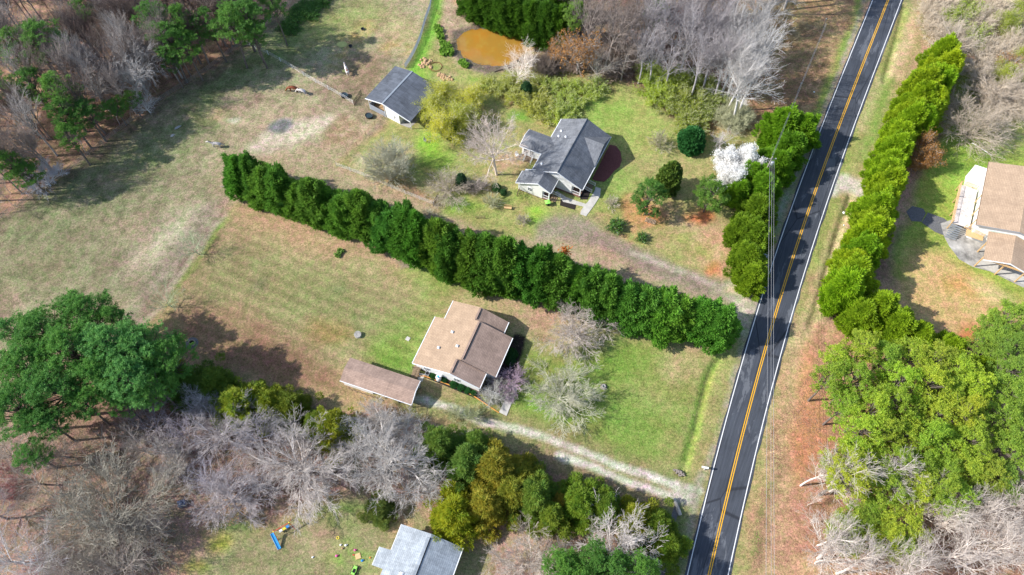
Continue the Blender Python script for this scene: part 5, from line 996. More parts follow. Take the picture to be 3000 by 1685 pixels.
RD = [(road_x(y) - 1.2, y) for y in range(5, 160, 6)] + [(road_x(y) + 7.6, y) for y in range(158, 4, -6)]
WD = W([(-30, 655), (420, 340), (860, 12), (900, -60), (-300, -60), (-300, 655)])
scatter('leaf_litter', 'litter_leaf', 150000, [WD, WD, W([(2250, 1280), (2420, 1000), (2700, 1250), (3100, 1350), (3100, 1750), (2190, 1750)]), W([(2250, 1280), (2420, 1000), (2700, 1250), (3100, 1350), (3100, 1750), (2190, 1750)]), W([(-40, 1200), (430, 1160), (1000, 1330), (900, 1440), (560, 1600), (500, 1720), (-40, 1720)])], 301, (.10, .24), (.08, .16), True, [RD])
PB = [W(PAST), W(FIELD), [GARD_W for GARD_W in W(GARD)]]
AV = [RD, POND, W([(1270, 880), (1590, 980), (1470, 1210), (1200, 1110)]), W([(860, 1040), (1240, 1110), (1210, 1210), (850, 1120)]), W([(1470, 380), (1560, 330), (1820, 390), (1830, 500), (1720, 640), (1490, 590)]), W([(1060, 300), (1170, 190), (1300, 290), (1210, 400)])]
scatter('dry_grass', 'dry_grass', 90000, [PB[0], PB[0], W(BANK), W(BANK), W([(1275, 20), (1340, -20), (1440, 20), (1540, 60), (1580, 130), (1430, 215), (1300, 150)]), PB[2], W([(2330, 560), (2500, 560), (2330, 1100), (2230, 1680), (2170, 1680)])], 302, (.12, .30), (.04, .09), False, AV)
scatter('short_grass', 'green_grass', 110000, [PB[0], PB[2], W(LAWN), PB[1], W(YARD), W(BOT), W([(2420, 200), (2560, -20), (2540, -20), (2300, 560), (2200, 800), (2240, 700)]), W([(2600, 100), (2680, 100), (2560, 480), (2470, 480)])], 303, (.07, .17), (.03, .07), False, AV)
# labels of look-alikes: told apart by their order from the left
_by = {}
for o in list(bpy.data.objects):
    if o.parent is None and 'label' in o and 'group' in o: _by.setdefault((o['label'], o['group']), []).append(o)
for (lb, g), L_ in _by.items():
    if len(L_) > 1 and len(L_) <= len(ORD):
        L_.sort(key=lambda o: o.location.x / max(1, o.location.y + 70))
        for i, o in enumerate(L_):
            t = lb + ', ' + ORD[i] + ' from left'
            if len(t.split()) <= 16: o['label'] = t
# ================================================================== BUILDINGS
def frame(name, origin, heading, label, cat):
    """empty whose +y runs along the heading, +x to its right"""
    e = empty(name, (origin[0], origin[1], 0), rad(heading) - pi / 2); return tag(e, label, cat)
def part(mb, name, mat, par, smooth=False): return mb.build(name, mat, par, smooth)
def window(par, x, y, z, w_, h_, face, lights=2):
    """face: 's' looks along -y, 'e' along +x"""
    if face == 's':
        f = MB().box((x, y - .03, z), (w_ + .22, .07, h_ + .22)).build('window', 'white_trim', par)
        MB().box((x, y - .075, z), (w_, .03, h_)).build('pane', 'glass', f)
        m_ = MB().box((x, y - .095, z), (.05, .02, h_)).box((x, y - .0955, z), (w_, .018, .06)); m_.build('muntin', 'white_trim', f)
    else:
        f = MB().box((x + .03, y, z), (.07, w_ + .22, h_ + .22)).build('window', 'white_trim', par)
        MB().box((x + .075, y, z), (.03, w_, h_)).build('pane', 'glass', f)
        MB().box((x + .095, y, z), (.02, .05, h_)).box((x + .0955, y, z), (.018, w_, .06)).build('muntin', 'white_trim', f)
def railing(name, par, p0, p1, mat='white_trim', h=.95, posts=True, z0b=None):
    """posts, rails and balusters between two points (x,y,z of the floor)"""
    a, b = Vector(p0), Vector(p1); L = (b - a).length; mb = MB(); U = Vector((0, 0, 1))
    for zz in (.12, h): mb.tube([a + U * zz, b + U * zz], .045, 4)
    n = max(2, int(L / .22))
    for i in range(1, n): q = a + (b - a) * i / n; mb.tube([q + U * .12, q + U * h], .03, 4)
    for q in (a, b): mb.tube([q - U * .02, q + U * (h + .1)], .07, 4)
    return mb.build(name, mat, par)
def vent(par, x, y, z, s=.32, mat='white_trim'):
    mb = MB().box((x, y, z + .1), (s, s, .26)); mb.add([(x - s * .75, y - s * .75, z + .24), (x + s * .75, y - s * .75, z + .24), (x + s * .75, y + s * .75, z + .24), (x - s * .75, y + s * .75, z + .24), (x, y, z + .42)], [(3, 2, 1, 0), (0, 1, 4), (1, 2, 4), (2, 3, 4), (3, 0, 4)])
    return mb.build('roof_vent', mat, par)
def fascia(par, pts, name='fascia', mat='white_trim', w_=.10, h_=.2):
    mb = MB()
    for (a, b) in zip(pts[:-1], pts[1:]):
        a, b = Vector(a), Vector(b); d = (b - a); hd = Vector((d.y, -d.x, 0)).normalized() * w_ / 2; U = Vector((0, 0, h_))
        q = [a - hd - U, a + hd - U, b + hd - U, b - hd - U, a - hd, a + hd, b + hd, b - hd]
        mb.add(q, [(0, 3, 2, 1), (4, 5, 6, 7), (0, 1, 5, 4), (1, 2, 6, 5), (2, 3, 7, 6), (3, 0, 4, 7)])
    return mb.build(name, mat, par)

# ---- tan-roofed house: x 0..14.4, y 0..13.6
T = frame('tan_roofed_house', G(1208.9, 1064.0, 2.9), 68.41, 'white house with a two-tone tan and brown shingle roof beside the carport', 'house')
wz = lambda x: 2.9 + .249 * x
roof = MB().slab([(0, 0, 2.9), (7.25, 0, wz(7.25)), (7.25, 2.96, wz(7.25)), (8.1, 2.96, wz(8.1)), (8.1, 10.95, wz(8.1)), (7.25, 10.95, wz(7.25)), (7.25, 13.65, wz(7.25)), (1.85, 13.65, wz(1.85)), (1.85, 9.8, wz(1.85)), (0, 9.7, 2.9)], .16)
rf = part(roof, 'roof', 'tan_shingle', T)
er = MB().slab([(7.25, .0, 4.706), (12.68, 0, 2.9), (12.68, 2.97, 2.9), (7.25, 2.97, 4.706)], .16).slab([(7.25, 10.97, 4.706), (12.66, 11.0, 2.9), (12.66, 13.55, 2.9), (7.25, 13.65, 4.706)], .16)
er.slab([(8.1, 2.96, 4.917), (14.42, 2.96, 2.83), (14.42, 10.96, 2.83), (8.1, 10.96, 4.917)], .16)
e_ = part(er, 'roof', 'brown_shingle', T); e_['label'] = 'brown east roof slope'
part(MB().box((7.3, 1.5, 4.76), (.34, 2.5, .06)).box((8.15, 6.9, 4.98), (.34, 7.6, .06)).box((7.3, 12.3, 4.76), (.34, 2.2, .06)), 'ridge_vent', 'brown_shingle', T)
part(MB().box((7.52, 1.5, 4.69), (.10, 2.2, .1)).box((8.38, 6.9, 4.90), (.10, 7.3, .1)).box((7.52, 12.0, 4.69), (.10, 1.3, .1)), 'ridge_vent_slot', 'char', T)
fascia(T, [(-.08, -.02, 2.93), (-.08, 9.7, 2.93)], 'gutter', h_=.16, w_=.13); fascia(T, [(1.78, 9.8, 3.4), (1.78, 13.65, 3.4)], 'gutter', h_=.16, w_=.13)
fascia(T, [(12.75, 0, 2.9), (12.75, 2.9, 2.9)], 'gutter', h_=.16, w_=.13); fascia(T, [(14.5, 2.95, 2.83), (14.5, 10.95, 2.83)], 'gutter', h_=.16, w_=.13); fascia(T, [(12.73, 11.05, 2.9), (12.73, 13.55, 2.9)], 'gutter', h_=.16, w_=.13)
fascia(T, [(0, -.06, 2.88), (7.25, -.06, 4.69), (12.68, -.06, 2.88)], 'rake_board')
part(MB().section([(.35, 0), (2.3, 0), (2.3, 3.3), (.35, 2.8)], .35, 9.4).section([(2.3, 0), (12.35, 0), (12.35, 2.78), (7.25, 4.5), (2.3, 3.3)], .35, 13.2).section([(12.3, 0), (14.1, 0), (14.1, 2.7), (12.3, 3.2)], 3.3, 10.6), 'wall', 'white_siding', T)
part(MB().box((6.35, .35 + 4.5, .17), (12.2, 9.15, .34)).box((7.3, 11.35, .17), (10.2, 3.85, .34)), 'foundation', 'brick', T)
for x in (2.4, 8.2): window(T, x, .35, 1.9, .95, .95, 's')
for x, y in ((4.35, 7.55), (6.35, 5.2), (3.25, 4.0)): vent(T, x, y, wz(x))
part(MB().lathe([(.28, 0), (.30, .3), (.1, .42)], (5.2, .12, 1.5), 10), 'meter_box', 'white_plastic', T)
st = MB()
for i in range(5): st.box((.6 + .0, -.25 - .28 * i, .95 - .18 * i), (1.25, .3, .06))
for x in (-.05, 1.25): st.tube([(x, -.1, 1.9), (x, -1.5, 1.05)], .05, 4).tube([(x, -.15, 0), (x, -.15, 1.9)], .06, 4).tube([(x, -1.5, 0), (x, -1.5, 1.1)], .06, 4)
st.box((.6, .25, .98), (1.3, .7, .07)); part(st, 'side_steps', 'old_timber', T)
railing('porch_rail', T, (13.4, 2.6, .1), (15.6, 2.6, .1)); railing('porch_rail', T, (12.9, .9, .1), (15.9, .9, .1))
def ground_sheet(name, pts, mat, z=.03, label=None, h=.10):
    o = MB().prism(W(pts), z - h, z).build(name, mat); return tag(o, kind='structure')
ground_sheet('front_walk', [(1462, 1208), (1484, 1219), (1500, 1180), (1514, 1150), (1516, 1130), (1506, 1117), (1490, 1120), (1494, 1140), (1482, 1165)], 'concrete', .10, h=.12)
ground_sheet('side_walk', [(1222, 1092), (1245, 1096), (1238, 1118), (1225, 1122)], 'concrete', .08)
ground_sheet('mulch_bed', [(1248, 1098), (1400, 1148), (1412, 1170), (1455, 1205), (1425, 1186), (1395, 1168), (1240, 1104)], 'dark_mulch', .05)
eg = MB(); ep = W([(1227, 1088), (1226, 1103), (1243, 1102), (1300, 1122), (1340, 1137), (1382, 1157), (1420, 1182), (1462, 1210)])
eg.tube([(x, y, .09) for x, y in ep], .09, 5); tag(eg.build('bed_edging', 'edging'), 'orange edging board along the bed south of the tan-roofed house', 'edging')
p = G(1286, 1112)
t_ = empty('propane_tank', p); tag(t_, 'white upright tank with a light blue cap beside the tan-roofed house', 'tank')
MB().lathe([(.36, 0), (.48, .15), (.5, .3), (.5, 1.1), (.42, 1.28), (.22, 1.38)], n=24).build('body', 'white_plastic', t_, True); MB().lathe([(.24, 1.37), (.25, 1.5), (.12, 1.58)], n=16).build('cap', 'sky_blue_plastic', t_, True)
p = G(1253, 1098); t_ = empty('air_conditioner', p, rad(-20)); tag(t_, 'small grey outdoor air conditioner by the wooden side steps', 'air conditioner')
MB().box((0, 0, .35), (.75, .7, .7)).build('housing', 'galvanised', t_); MB().lathe([(.3, .70), (.3, .74), (.06, .76)], n=16).build('fan_grille', 'char', t_)

# ---- carport: x right 0 .. -4.4 (far), y 0..13.4
Cp = frame('carport_shed', G(995.8, 1114.7, 2.4), -19.19, 'long carport shed with a brown shingle roof left of the tan-roofed house', 'shed')
part(MB().slab([(-4.42, -.0, 2.75), (-2.2, 0, 3.2), (-2.2, 13.3, 3.2), (-4.42, 13.25, 2.75)], .13).slab([(-2.2, 0, 3.2), (0.02, 0, 2.4), (.02, 13.42, 2.4), (-2.2, 13.3, 3.2)], .13), 'roof', 'brown_shingle', Cp)
fascia(Cp, [(.07, 0, 2.41), (.07, 13.42, 2.41)]); fascia(Cp, [(.0, 13.45, 2.40), (-2.2, 13.36, 3.2), (-4.42, 13.3, 2.74)], h_=.45)
part(MB().section([(-4.1, 0), (-.25, 0), (-.25, 2.2), (-2.2, 2.98), (-4.1, 2.55)], .25, 5.8).box((-4.05, 9.4, 1.2), (.1, 7.3, 2.4)), 'wall', 'white_siding', Cp)
for y in (8.0, 10.6, 13.2): part(MB().tube([(-.3, y, 0), (-.3, y, 2.25)], .09, 6), 'post', 'pole_timber', Cp)
for y in (13.2,): part(MB().tube([(-4.1, y, 0), (-4.1, y, 2.6)], .09, 6), 'post', 'pole_timber', Cp)
lg = MB()
for i in range(14): lg.tube([(.12 + .1 * (i % 2), 1.0 + i * .5, .08), (.2 + .1 * (i % 2), 1.45 + i * .5, .08)], .09, 5)
for i in range(14): pass
part(lg, 'stacked_timbers', 'old_timber', Cp)

# ---- pale grey house at the bottom
Gy = frame('pale_grey_roofed_house', G(1060 + 697 / 8.05, 1510 + 818 / 8.05, 3.0), 70.93, 'house with a pale grey shingle roof cut by the bottom edge', 'house')
gz = lambda x: 3 + .378 * x
part(MB().slab([(0, 4.15, 3.0), (5.29, 4.0, 5), (5.29, -9, 5), (-.15, -9, 2.94), (-.15, -3.0, 2.94), (-2.04, -2.95, 2.23), (-2.04, -.05, 2.23), (0, 0, 3)], .16), 'roof', 'pale_grey_shingle', Gy)
r2_ = part(MB().slab([(5.29, 4.0, 5), (10.39, 3.95, 3.07), (10.39, -9, 3.07), (5.29, -9, 5)], .16), 'roof', 'pale_grey_shingle', Gy)
part(MB().box((5.1, -2.9, 5.05), (.42, 12.6, .07)), 'ridge_vent', 'pale_grey_shingle', Gy); part(MB().box((5.40, -2.9, 4.98), (.14, 12.6, .08)), 'ridge_vent_slot', 'char', Gy)
fascia(Gy, [(-.07, 0, 3.0), (-.07, 4.15, 3.0)], 'gutter', h_=.15, w_=.1); fascia(Gy, [(10.46, 3.95, 3.07), (10.46, -9, 3.07)], 'gutter', h_=.15, w_=.12); fascia(Gy, [(-2.1, -2.95, 2.25), (-2.1, -.05, 2.25)], 'gutter', h_=.15, w_=.1)
part(MB().section([(.3, 0), (10.1, 0), (10.1, 2.95), (5.29, 4.8), (.3, 2.9)], -9, 3.7).section([(-1.75, 0), (.3, 0), (.3, 2.75), (-1.75, 2.1)], -2.75, -.3), 'wall', 'white_siding', Gy)
vent(Gy, 3.1, -2.9, gz(3.1), .42, 'white_plastic'); part(MB().tube([(2.6, -2.6, gz(2.6) - .1), (2.6, -2.6, gz(2.6) + .35)], .06, 8), 'vent_pipe', 'galvanised', Gy)

# ---- white house with slate roof: ridge near end at 0,0; x -10.4..5.5, y -3.7..15
Wh = frame('white_sided_house', G(1480 + 850 / 5.565, 340 + 915 / 5.565, 6.2), 64.37, 'white-sided house with a dark slate grey roof and gabled porches', 'house')
mz = lambda x: 6.2 - .545 * abs(x)
part(MB().slab([(-5.5, .3, mz(5.5)), (0, 0, 6.2), (0, 14.78, 6.2), (-5.52, 14.95, mz(5.52))], .16).slab([(0, 0, 6.2), (5.35, .23, mz(5.35)), (5.45, 15.03, mz(5.45)), (0, 14.78, 6.2)], .16), 'roof', 'slate_shingle', Wh)
part(MB().tube([(0, 0, 6.22), (0, 14.8, 6.22)], .09, 6), 'ridge_cap', 'slate_shingle', Wh)
cgz = 5.55
def cg(y): return cgz - .56 * abs(y - 10.7)
yn, yf = 10.7 - 4.35, 10.7 + 4.3
part(MB().slab([(1.15, 10.7, cgz), (5.45, 10.7, cgz), (5.45, yn, cg(yn)), (5.40, yn, cg(yn) + .01)], .12).slab([(1.15, 10.7, cgz + .02), (5.46, yf, cg(yf)), (5.46, 10.7, cgz + .02)], .12), 'cross_gable_roof', 'slate_shingle', Wh)
part(MB().slab([(-7.28, -3.45, 2.75), (-2.62, -3.15, 4.75), (-2.62, .35, 4.75), (-5.4, .35, 3.4), (-7.28, -.25, 2.75)], .15).slab([(-2.62, -3.15, 4.75), (.2, -3.25, 3.4), (.2, .3, 3.4), (-2.62, .3, 4.75)], .15), 'wing_roof', 'slate_shingle', Wh)
part(MB().slab([(-10.37, 4.85, 3.1), (-10.25, 7.2, 4.15), (-3.76, 7.2, 4.15), (-5.5, 4.9, 3.15)], .14).slab([(-10.25, 7.2, 4.15), (-10.37, 9.66, 3.1), (-5.5, 9.66, 3.15), (-3.76, 7.2, 4.15)], .14), 'wing_roof', 'slate_shingle', Wh)
part(MB().section([(-5.1, .4), (3.1, .4), (3.1, 4.3), (0, 5.98), (-5.1, 3.2)], .5, 14.6).section([(3.05, .4), (5.05, .4), (5.05, 3.2), (3.05, 4.3)], 4.6, 14.6).section([(3.05, 2.9), (5.05, 2.9), (5.05, 3.25), (3.05, 4.3)], .5, .62)
     .section([(-6.95, .2), (-1.7, .2), (-1.7, 4.1), (-2.62, 4.55), (-6.95, 2.65)], -3.0, .5).section([(-1.75, 2.75), (-.15, 2.75), (-.15, 3.3), (-1.75, 4.1)], -3.0, -2.88)
     .sectionx([(5.2, .4), (9.3, .4), (9.3, 3.0), (7.2, 3.95), (5.2, 3.0)], -9.95, -5.0).sectionx([(yn + .4, 2.9), (yf - .4, 2.9), (10.7, cgz - .25)], 4.9, 5.09), 'wall', 'white_siding', Wh)
part(MB().box((0, 7.5, .22), (10.0, 14.1, .44)).box((-3.6, -1.25, .2), (6.6, 3.45, .4)).box((-7.5, 7.25, .22), (4.8, 4.0, .44)), 'foundation', 'brick', Wh)
fascia(Wh, [(-5.5, .22, mz(5.5) + .0), (0, -.07, 6.2), (5.35, .16, mz(5.35))], 'rake_board'); fascia(Wh, [(5.5, .23, mz(5.35)), (5.5, 6.3, mz(5.4))], 'gutter', h_=.15, w_=.12); fascia(Wh, [(-5.57, .35, 3.2), (-5.57, 4.9, 3.2)], 'gutter', h_=.15, w_=.12); fascia(Wh, [(-5.57, 9.7, 3.2), (-5.57, 14.9, 3.2)], 'gutter', h_=.15, w_=.12)
fascia(Wh, [(-7.28, -3.52, 2.74), (-2.62, -3.22, 4.74), (.2, -3.32, 3.39)], 'rake_board'); fascia(Wh, [(.25, -3.25, 3.38), (.25, .3, 3.38)], 'gutter', h_=.15, w_=.1); fascia(Wh, [(-7.33, -3.45, 2.75), (-7.33, -.25, 2.75)], 'gutter', h_=.15, w_=.1)
fascia(Wh, [(-10.42, 4.85, 3.1), (-10.3, 7.2, 4.15), (-10.42, 9.66, 3.1)], 'rake_board'); fascia(Wh, [(-10.4, 4.8, 3.1), (-5.5, 4.84, 3.14)], 'gutter', h_=.15, w_=.1); fascia(Wh, [(5.52, yn, 3.12), (5.52, yf, 3.15)], 'gutter', h_=.15, w_=.12)
part(MB().box((4.95, .62, 1.85), (.2, .2, 2.5)).box((4.95, 2.5, 1.85), (.16, .16, 2.5)), 'porch_post', 'white_trim', Wh); part(MB().box((-.25, -2.9, 1.75), (.2, .2, 2.7)).box((-.25, -1.2, 1.75), (.16, .16, 2.7)), 'porch_post', 'white_trim', Wh)
railing('porch_rail', Wh, (3.15, .6, .45), (4.85, .6, .45)); railing('porch_rail', Wh, (-1.65, -2.9, .42), (-.35, -2.9, .42))
railing('stair_rail', Wh, (5.1, 2.6, .45), (6.7, 2.6, .1)); railing('stair_rail', Wh, (5.1, 4.4, .45), (6.7, 4.4, .1)); railing('stair_rail', Wh, (-.15, -1.2, .42), (1.5, -1.2, .1)); railing('stair_rail', Wh, (-9.0, 5.1, .5), (-9.0, 3.7, .05)); railing('stair_rail', Wh, (-7.4, 5.1, .5), (-7.4, 3.7, .05))
for kk in range(3):
    sp_ = MB()
    for i in range(3): sp_.box(*[((5.4 + .4 * i, 3.5, .32 - .12 * i), (.4, 1.7, .1)), ((-8.2, 4.9 - .38 * i, .36 - .13 * i), (1.5, .38, .1)), ((.1 + .38 * i, -2.0, .3 - .12 * i), (.38, 1.5, .1))][kk])
    part(sp_, 'steps', 'old_timber', Wh)
window(Wh, -4.35, -3.0, 1.75, .75, .8, 's'); window(Wh, -9.1, 5.2, 1.85, .85, 1.1, 's')
f_ = MB().box((-7.75, 5.17, 1.55), (1.15, .08, 2.2)).build('door', 'white_trim', Wh); MB().box((-7.75, 5.12, 1.65), (.75, .04, 1.7)).build('pane', 'glass', f_)
mu = MB()
for i in range(3): mu.box((-7.75 - .19 + .19 * i, 5.09, 1.65), (.035, .02, 1.7))
for i in range(4): mu.box((-7.75, 5.088, 1.65 - .51 + .34 * i), (.75, .018, .035))
mu.build('muntin', 'white_trim', f_); MB().box((-7.3, 5.09, 1.5), (.06, .06, .12)).build('handle', 'galvanised', f_)
for y in (7.6, 9.4, 11.9, 13.6): window(Wh, 5.07, y, 1.9, .95, 1.5, 'e')
d_ = MB().box((5.09 - 1.96, 3.2, 1.5), (.06, 1.0, 2.1)).build('door', 'red_paint', Wh); MB().box((5.09 - 1.9, 3.55, 1.45), (.06, .06, .12)).build('handle', 'galvanised', d_)
for x, y in ((-3.9, 9.7), (-2.3, 9.5), (-4.0, 11.2), (-4.2, 2.0)):
    vent(Wh, x, y, mz(x), .30)
sb = frame('x', (0, 0), 90, None, None); bpy.data.objects.remove(sb)
ground_sheet('concrete_walk', [(1658, 578), (1690, 590), (1716, 598), (1722, 592), (1742, 560), (1745, 548), (1760, 553), (1758, 575), (1740, 603), (1717, 634), (1700, 628), (1702, 618), (1710, 606), (1650, 592), (1640, 578), (1625, 566), (1632, 560)], 'concrete', .09, h=.12)
# front bed in red mulch, dark bed, edging
o = ground_sheet('red_mulch_bed', [(1786, 424), (1805, 428), (1818, 445), (1822, 470), (1815, 490), (1800, 500), (1785, 520), (1770, 533), (1745, 530), (1735, 525)], 'red_mulch', .07)
ground_sheet('dark_mulch_bed', [(1643, 584), (1688, 600), (1684, 615), (1640, 602)], 'dark_mulch', .06); ground_sheet('dark_mulch_bed', [(1702, 560), (1735, 545), (1722, 585), (1700, 585)], 'dark_mulch', .055)

# ---- right-hand house
R = frame('brown_roofed_house', G(2660 + 725 / 3.618, 440 + 790 / 3.618, 5.0), 65.73, 'raised house with a light brown roof and timber deck at the right edge', 'house')
part(MB().slab([(0, 0, 5), (6.95, .2, 6.6), (6.95, 16.6, 6.6), (0, 16.2, 5)], .18).slab([(6.95, .2, 6.6), (13.9, 0, 5), (13.9, 16.2, 5), (6.95, 16.6, 6.6)], .18), 'roof', 'tan_shingle', R)
part(MB().slab([(2.7, .15, 4.2), (7.0, .3, 5.3), (7.0, -6.4, 5.3), (2.7, -6.6, 4.2)], .15).slab([(7.0, .3, 5.3), (11.3, .15, 4.2), (11.3, -6.6, 4.2), (7.0, -6.4, 5.3)], .15), 'carport_roof', 'tan_shingle', R)
fascia(R, [(0, -.06, 5), (6.95, .12, 6.6), (13.9, -.06, 5)], 'rake_board', 'galvanised'); fascia(R, [(2.7, -6.66, 4.2), (7.0, -6.46, 5.3), (11.3, -6.66, 4.2)], 'rake_board'); fascia(R, [(-.07, 0, 5.0), (-.07, 16.2, 5)], 'gutter', 'old_timber', .08, .12)
part(MB().section([(.5, 0), (13.4, 0), (13.4, 4.95), (6.95, 6.4), (.5, 4.95)], .5, 15.8).box((-.75, 14.2, 1.9), (2.4, 2.6, 3.8)), 'wall', 'white_siding', R)
part(MB().section([(3.1, 3.4), (10.9, 3.4), (10.9, 4.25), (7.0, 5.1), (3.1, 4.25)], -.2, .5), 'gable_panel', 'pale_green_siding', R)
for x, y in ((3.0, -1.95), (2.95, -5.5), (6.75, -5.75), (10.4, -5.85), (10.4, -2)): part(MB().box((x, y, 2.05), (.2, .2, 4.1)), 'post', 'new_timber', R)
part(MB().box((7, -6.2, 4.05), (8.3, .2, .3)), 'beam', 'new_timber', R)
dk = MB()
for i in range(26): dk.box((-1.65, 1.35 + i * .38, 2.0), (3.4, .34, .06))
part(dk, 'deck_floor', 'deck_board', R); part(MB().box((-3.3, 6.1, 1.85), (.12, 10.2, .24)).box((-.1, 6.1, 1.85), (.1, 10.2, .24)), 'deck_beam', 'new_timber', R)
for y in (1.1, 4.4, 7.8, 11.0): part(MB().box((-3.3, y, 1.5), (.16, .16, 3.0)), 'deck_post', 'new_timber', R)
for y in (1.4, 4.4, 7.6): part(MB().box((-.05, y, 3.5), (.16, .16, 2.9)), 'deck_post', 'new_timber', R)
railing('deck_rail', R, (-3.35, 1.0, 2.02), (-3.35, 11.2, 2.02), 'new_timber', 1.0); railing('deck_rail', R, (-3.35, 11.2, 2.02), (-.2, 11.2, 2.02), 'new_timber', 1.0); railing('deck_rail', R, (-.9, .9, 2.02), (2.6, .1, 2.02), 'new_timber', 1.0)
ss = MB()
for i in range(7): ss.box((-2.3, .8 - .3 * i, 1.85 - .27 * i), (2.0, .28, .07))
part(ss, 'deck_stair', 'galvanised', R); part(MB().box((1.2, .1, 2.0), (3.2, 1.6, .08)), 'landing', 'new_timber', R)
ground_sheet('patio', [(2755, 655), (2800, 640), (2830, 665), (2880, 690), (2960, 720), (3040, 740), (3060, 870), (2975, 832), (2900, 795), (2850, 782), (2810, 760), (2780, 720), (2765, 692)], 'stained_concrete', .06); ground_sheet('carport_floor', [(2858, 775), (2890, 745), (3040, 765), (3060, 850), (2980, 828)], 'concrete', .075)
ground_sheet('shadow_toned_path', [(2672, 604), (2705, 612), (2712, 625), (2700, 650), (2670, 648), (2655, 620)], 'ash', .05); ground_sheet('shadow_toned_path', [(2718, 623), (2765, 640), (2790, 660), (2765, 690), (2740, 680), (2700, 652)], 'ash', .055)  # dark tone of the path paints in the shadow lying on it
o = MB().tube([(*G(2842, 428), 1.0), (*G(2898, 464), 1.0)], .08, 5).build('white_rail', 'white_plastic'); tag(o, 'thin white rail lying on the grass above the brown-roofed house', 'rail')

# ---- horse barn
Bn = frame('horse_barn', G(1050 + 480 / 6.892, 180 + 850 / 6.892, 4.2), 57.46, 'open-sided barn with a dark grey roof and white posts beside the paddock', 'barn')
part(MB().slab([(-4.7, 0, 3.0), (0, 0, 4.2), (0, 10.6, 4.2), (-4.78, 10.7, 3.0)], .12).slab([(0, 0, 4.2), (6.85, .2, 2.6), (6.85, 10.8, 2.6), (0, 10.6, 4.2)], .12), 'roof', 'felt_roof', Bn)
rc = part(MB().box((0, 5.3, 4.22), (.36, 10.6, .05)), 'ridge_cap', 'galvanised', Bn)
fascia(Bn, [(-4.7, -.06, 3.0), (0, -.06, 4.2), (6.85, .14, 2.6)], 'rake_board')
part(MB().section([(.35, 0), (3.9, 0), (3.9, 3.1), (.35, 3.95)], .15, 10.2), 'wall', 'white_siding', Bn)
part(MB().box((2.6, .12, 1.3), (.04, .05, 1.0)).box((2.9, .11, 1.5), (.3, .05, .05)), 'door_handle', 'char', Bn); part(MB().box((3.93, 3.0, 1.2), (.06, 2.0, 2.4)), 'stall_door', 'straw', Bn)
part(MB().box((-1.85, .12, .75), (4.3, .08, 1.5)).box((-4.0, 5.2, .75), (.08, 10.0, 1.5)).box((-1.8, 10.2, 1.2), (4.2, .08, 2.4)), 'metal_half_wall', 'grey_metal_sheet', Bn)
for y in (.15, 3.5, 6.9, 10.1): part(MB().tube([(-4.0, y, 0), (-4.0, y, 3.05)], .08, 6), 'post', 'white_trim', Bn)
part(MB().tube([(.2, .1, 0), (.2, .1, 3.9)], .09, 6), 'post', 'white_trim', Bn)
for y in (.35, 3.5, 6.9, 10.3): part(MB().tube([(6.7, y, 0), (6.7, y, 2.55)], .085, 6), 'post', 'white_trim', Bn)
part(MB().box((-1.9, 4.5, .1), (3.8, 8.0, .2)), 'bedding', 'straw', Bn)
ground_sheet('barn_floor', [(1172, 365), (1200, 375), (1235, 345), (1275, 300), (1250, 290), (1200, 330)], 'stained_concrete', .04)

# ================================================================== FENCES
def wirefence(name, pts, label, cat='fence', h=1.3, step=3.4, wires=4, mat='rope', pmat='white_trim', wr=.022, pr=.05):
    e = empty(name, G(*pts[0])); tag(e, label, cat); P_ = along(pts, step); o0 = e.location
    L_ = [(x - o0[0], y - o0[1]) for x, y in P_]
    for x, y in L_: MB().tube([(x, y, -.1), (x, y, h)], pr, 6).build('post', pmat, e)
    for k in range(wires): MB().tube([(x, y, h * (.28 + .7 * k / max(1, wires - 1))) for x, y in L_], wr, 3).build('rail' if wr > .03 else 'wire', mat, e)
    return e
wirefence('rope_fence', [(712, 128), (770, 152), (840, 190), (910, 235), (980, 272), (1036, 306)], 'white rope fence running from the wood corner to the dark paddock gate', wires=4, wr=.014)
wirefence('wire_fence', [(890, -20), (800, 55), (712, 128)], 'white wire fence along the wood north of the fence corner', wires=4, mat='galvanised', pmat='pole_timber')
wirefence('wire_fence', [(712, 128), (600, 215), (480, 290), (350, 385), (250, 465), (170, 530), (100, 575), (30, 625), (-40, 670)], 'wire fence between the upper left wood and the pasture', wires=4, mat='galvanised', pmat='pole_timber', wr=.026)
wirefence('rail_fence', [(1128, 338), (1092, 372), (1030, 445), (986, 487)], 'thin rail fence from the barn down to the paddock corner post', wires=4, mat='straw', pmat='old_timber')
wirefence('rope_fence', [(986, 487), (1080, 522), (1180, 566), (1272, 602)], 'white rope fence behind the long hedge, ending at the mesh gate', wires=4, wr=.014)
# paler solid panel fence at the top
e = empty('panel_fence', G(1187, 205)); tag(e, 'pale grey mesh panel fence curving from the top edge to the barn', 'fence'); P_ = along([(1187, 200), (1210, 165), (1232, 115), (1247, 60), (1262, 20), (1268, -40)], 2.4); L_ = [(x - e.location[0], y - e.location[1]) for x, y in P_]
m, nt, bs = newmat('mesh_panel'); bs.inputs['Base Color'].default_value = (.42, .45, .47, 1); bs.inputs['Roughness'].default_value = .5
for a, b in zip(L_[:-1], L_[1:]):
    mb = MB(); A = Vector((*a, 0)); B_ = Vector((*b, 0))
    for k in range(15): z = .08 + k * .095; mb.tube([A + Vector((0, 0, z)), B_ + Vector((0, 0, z))], .022, 3)
    for k in range(8): q = A + (B_ - A) * k / 8; mb.tube([q + Vector((0, 0, .05)), q + Vector((0, 0, 1.45))], .016, 3)
    mb.build('panel', 'mesh_panel', e)
for x, y in L_: MB().tube([(x, y, 0), (x, y, 1.55)], .05, 6).build('post', 'galvanised', e)
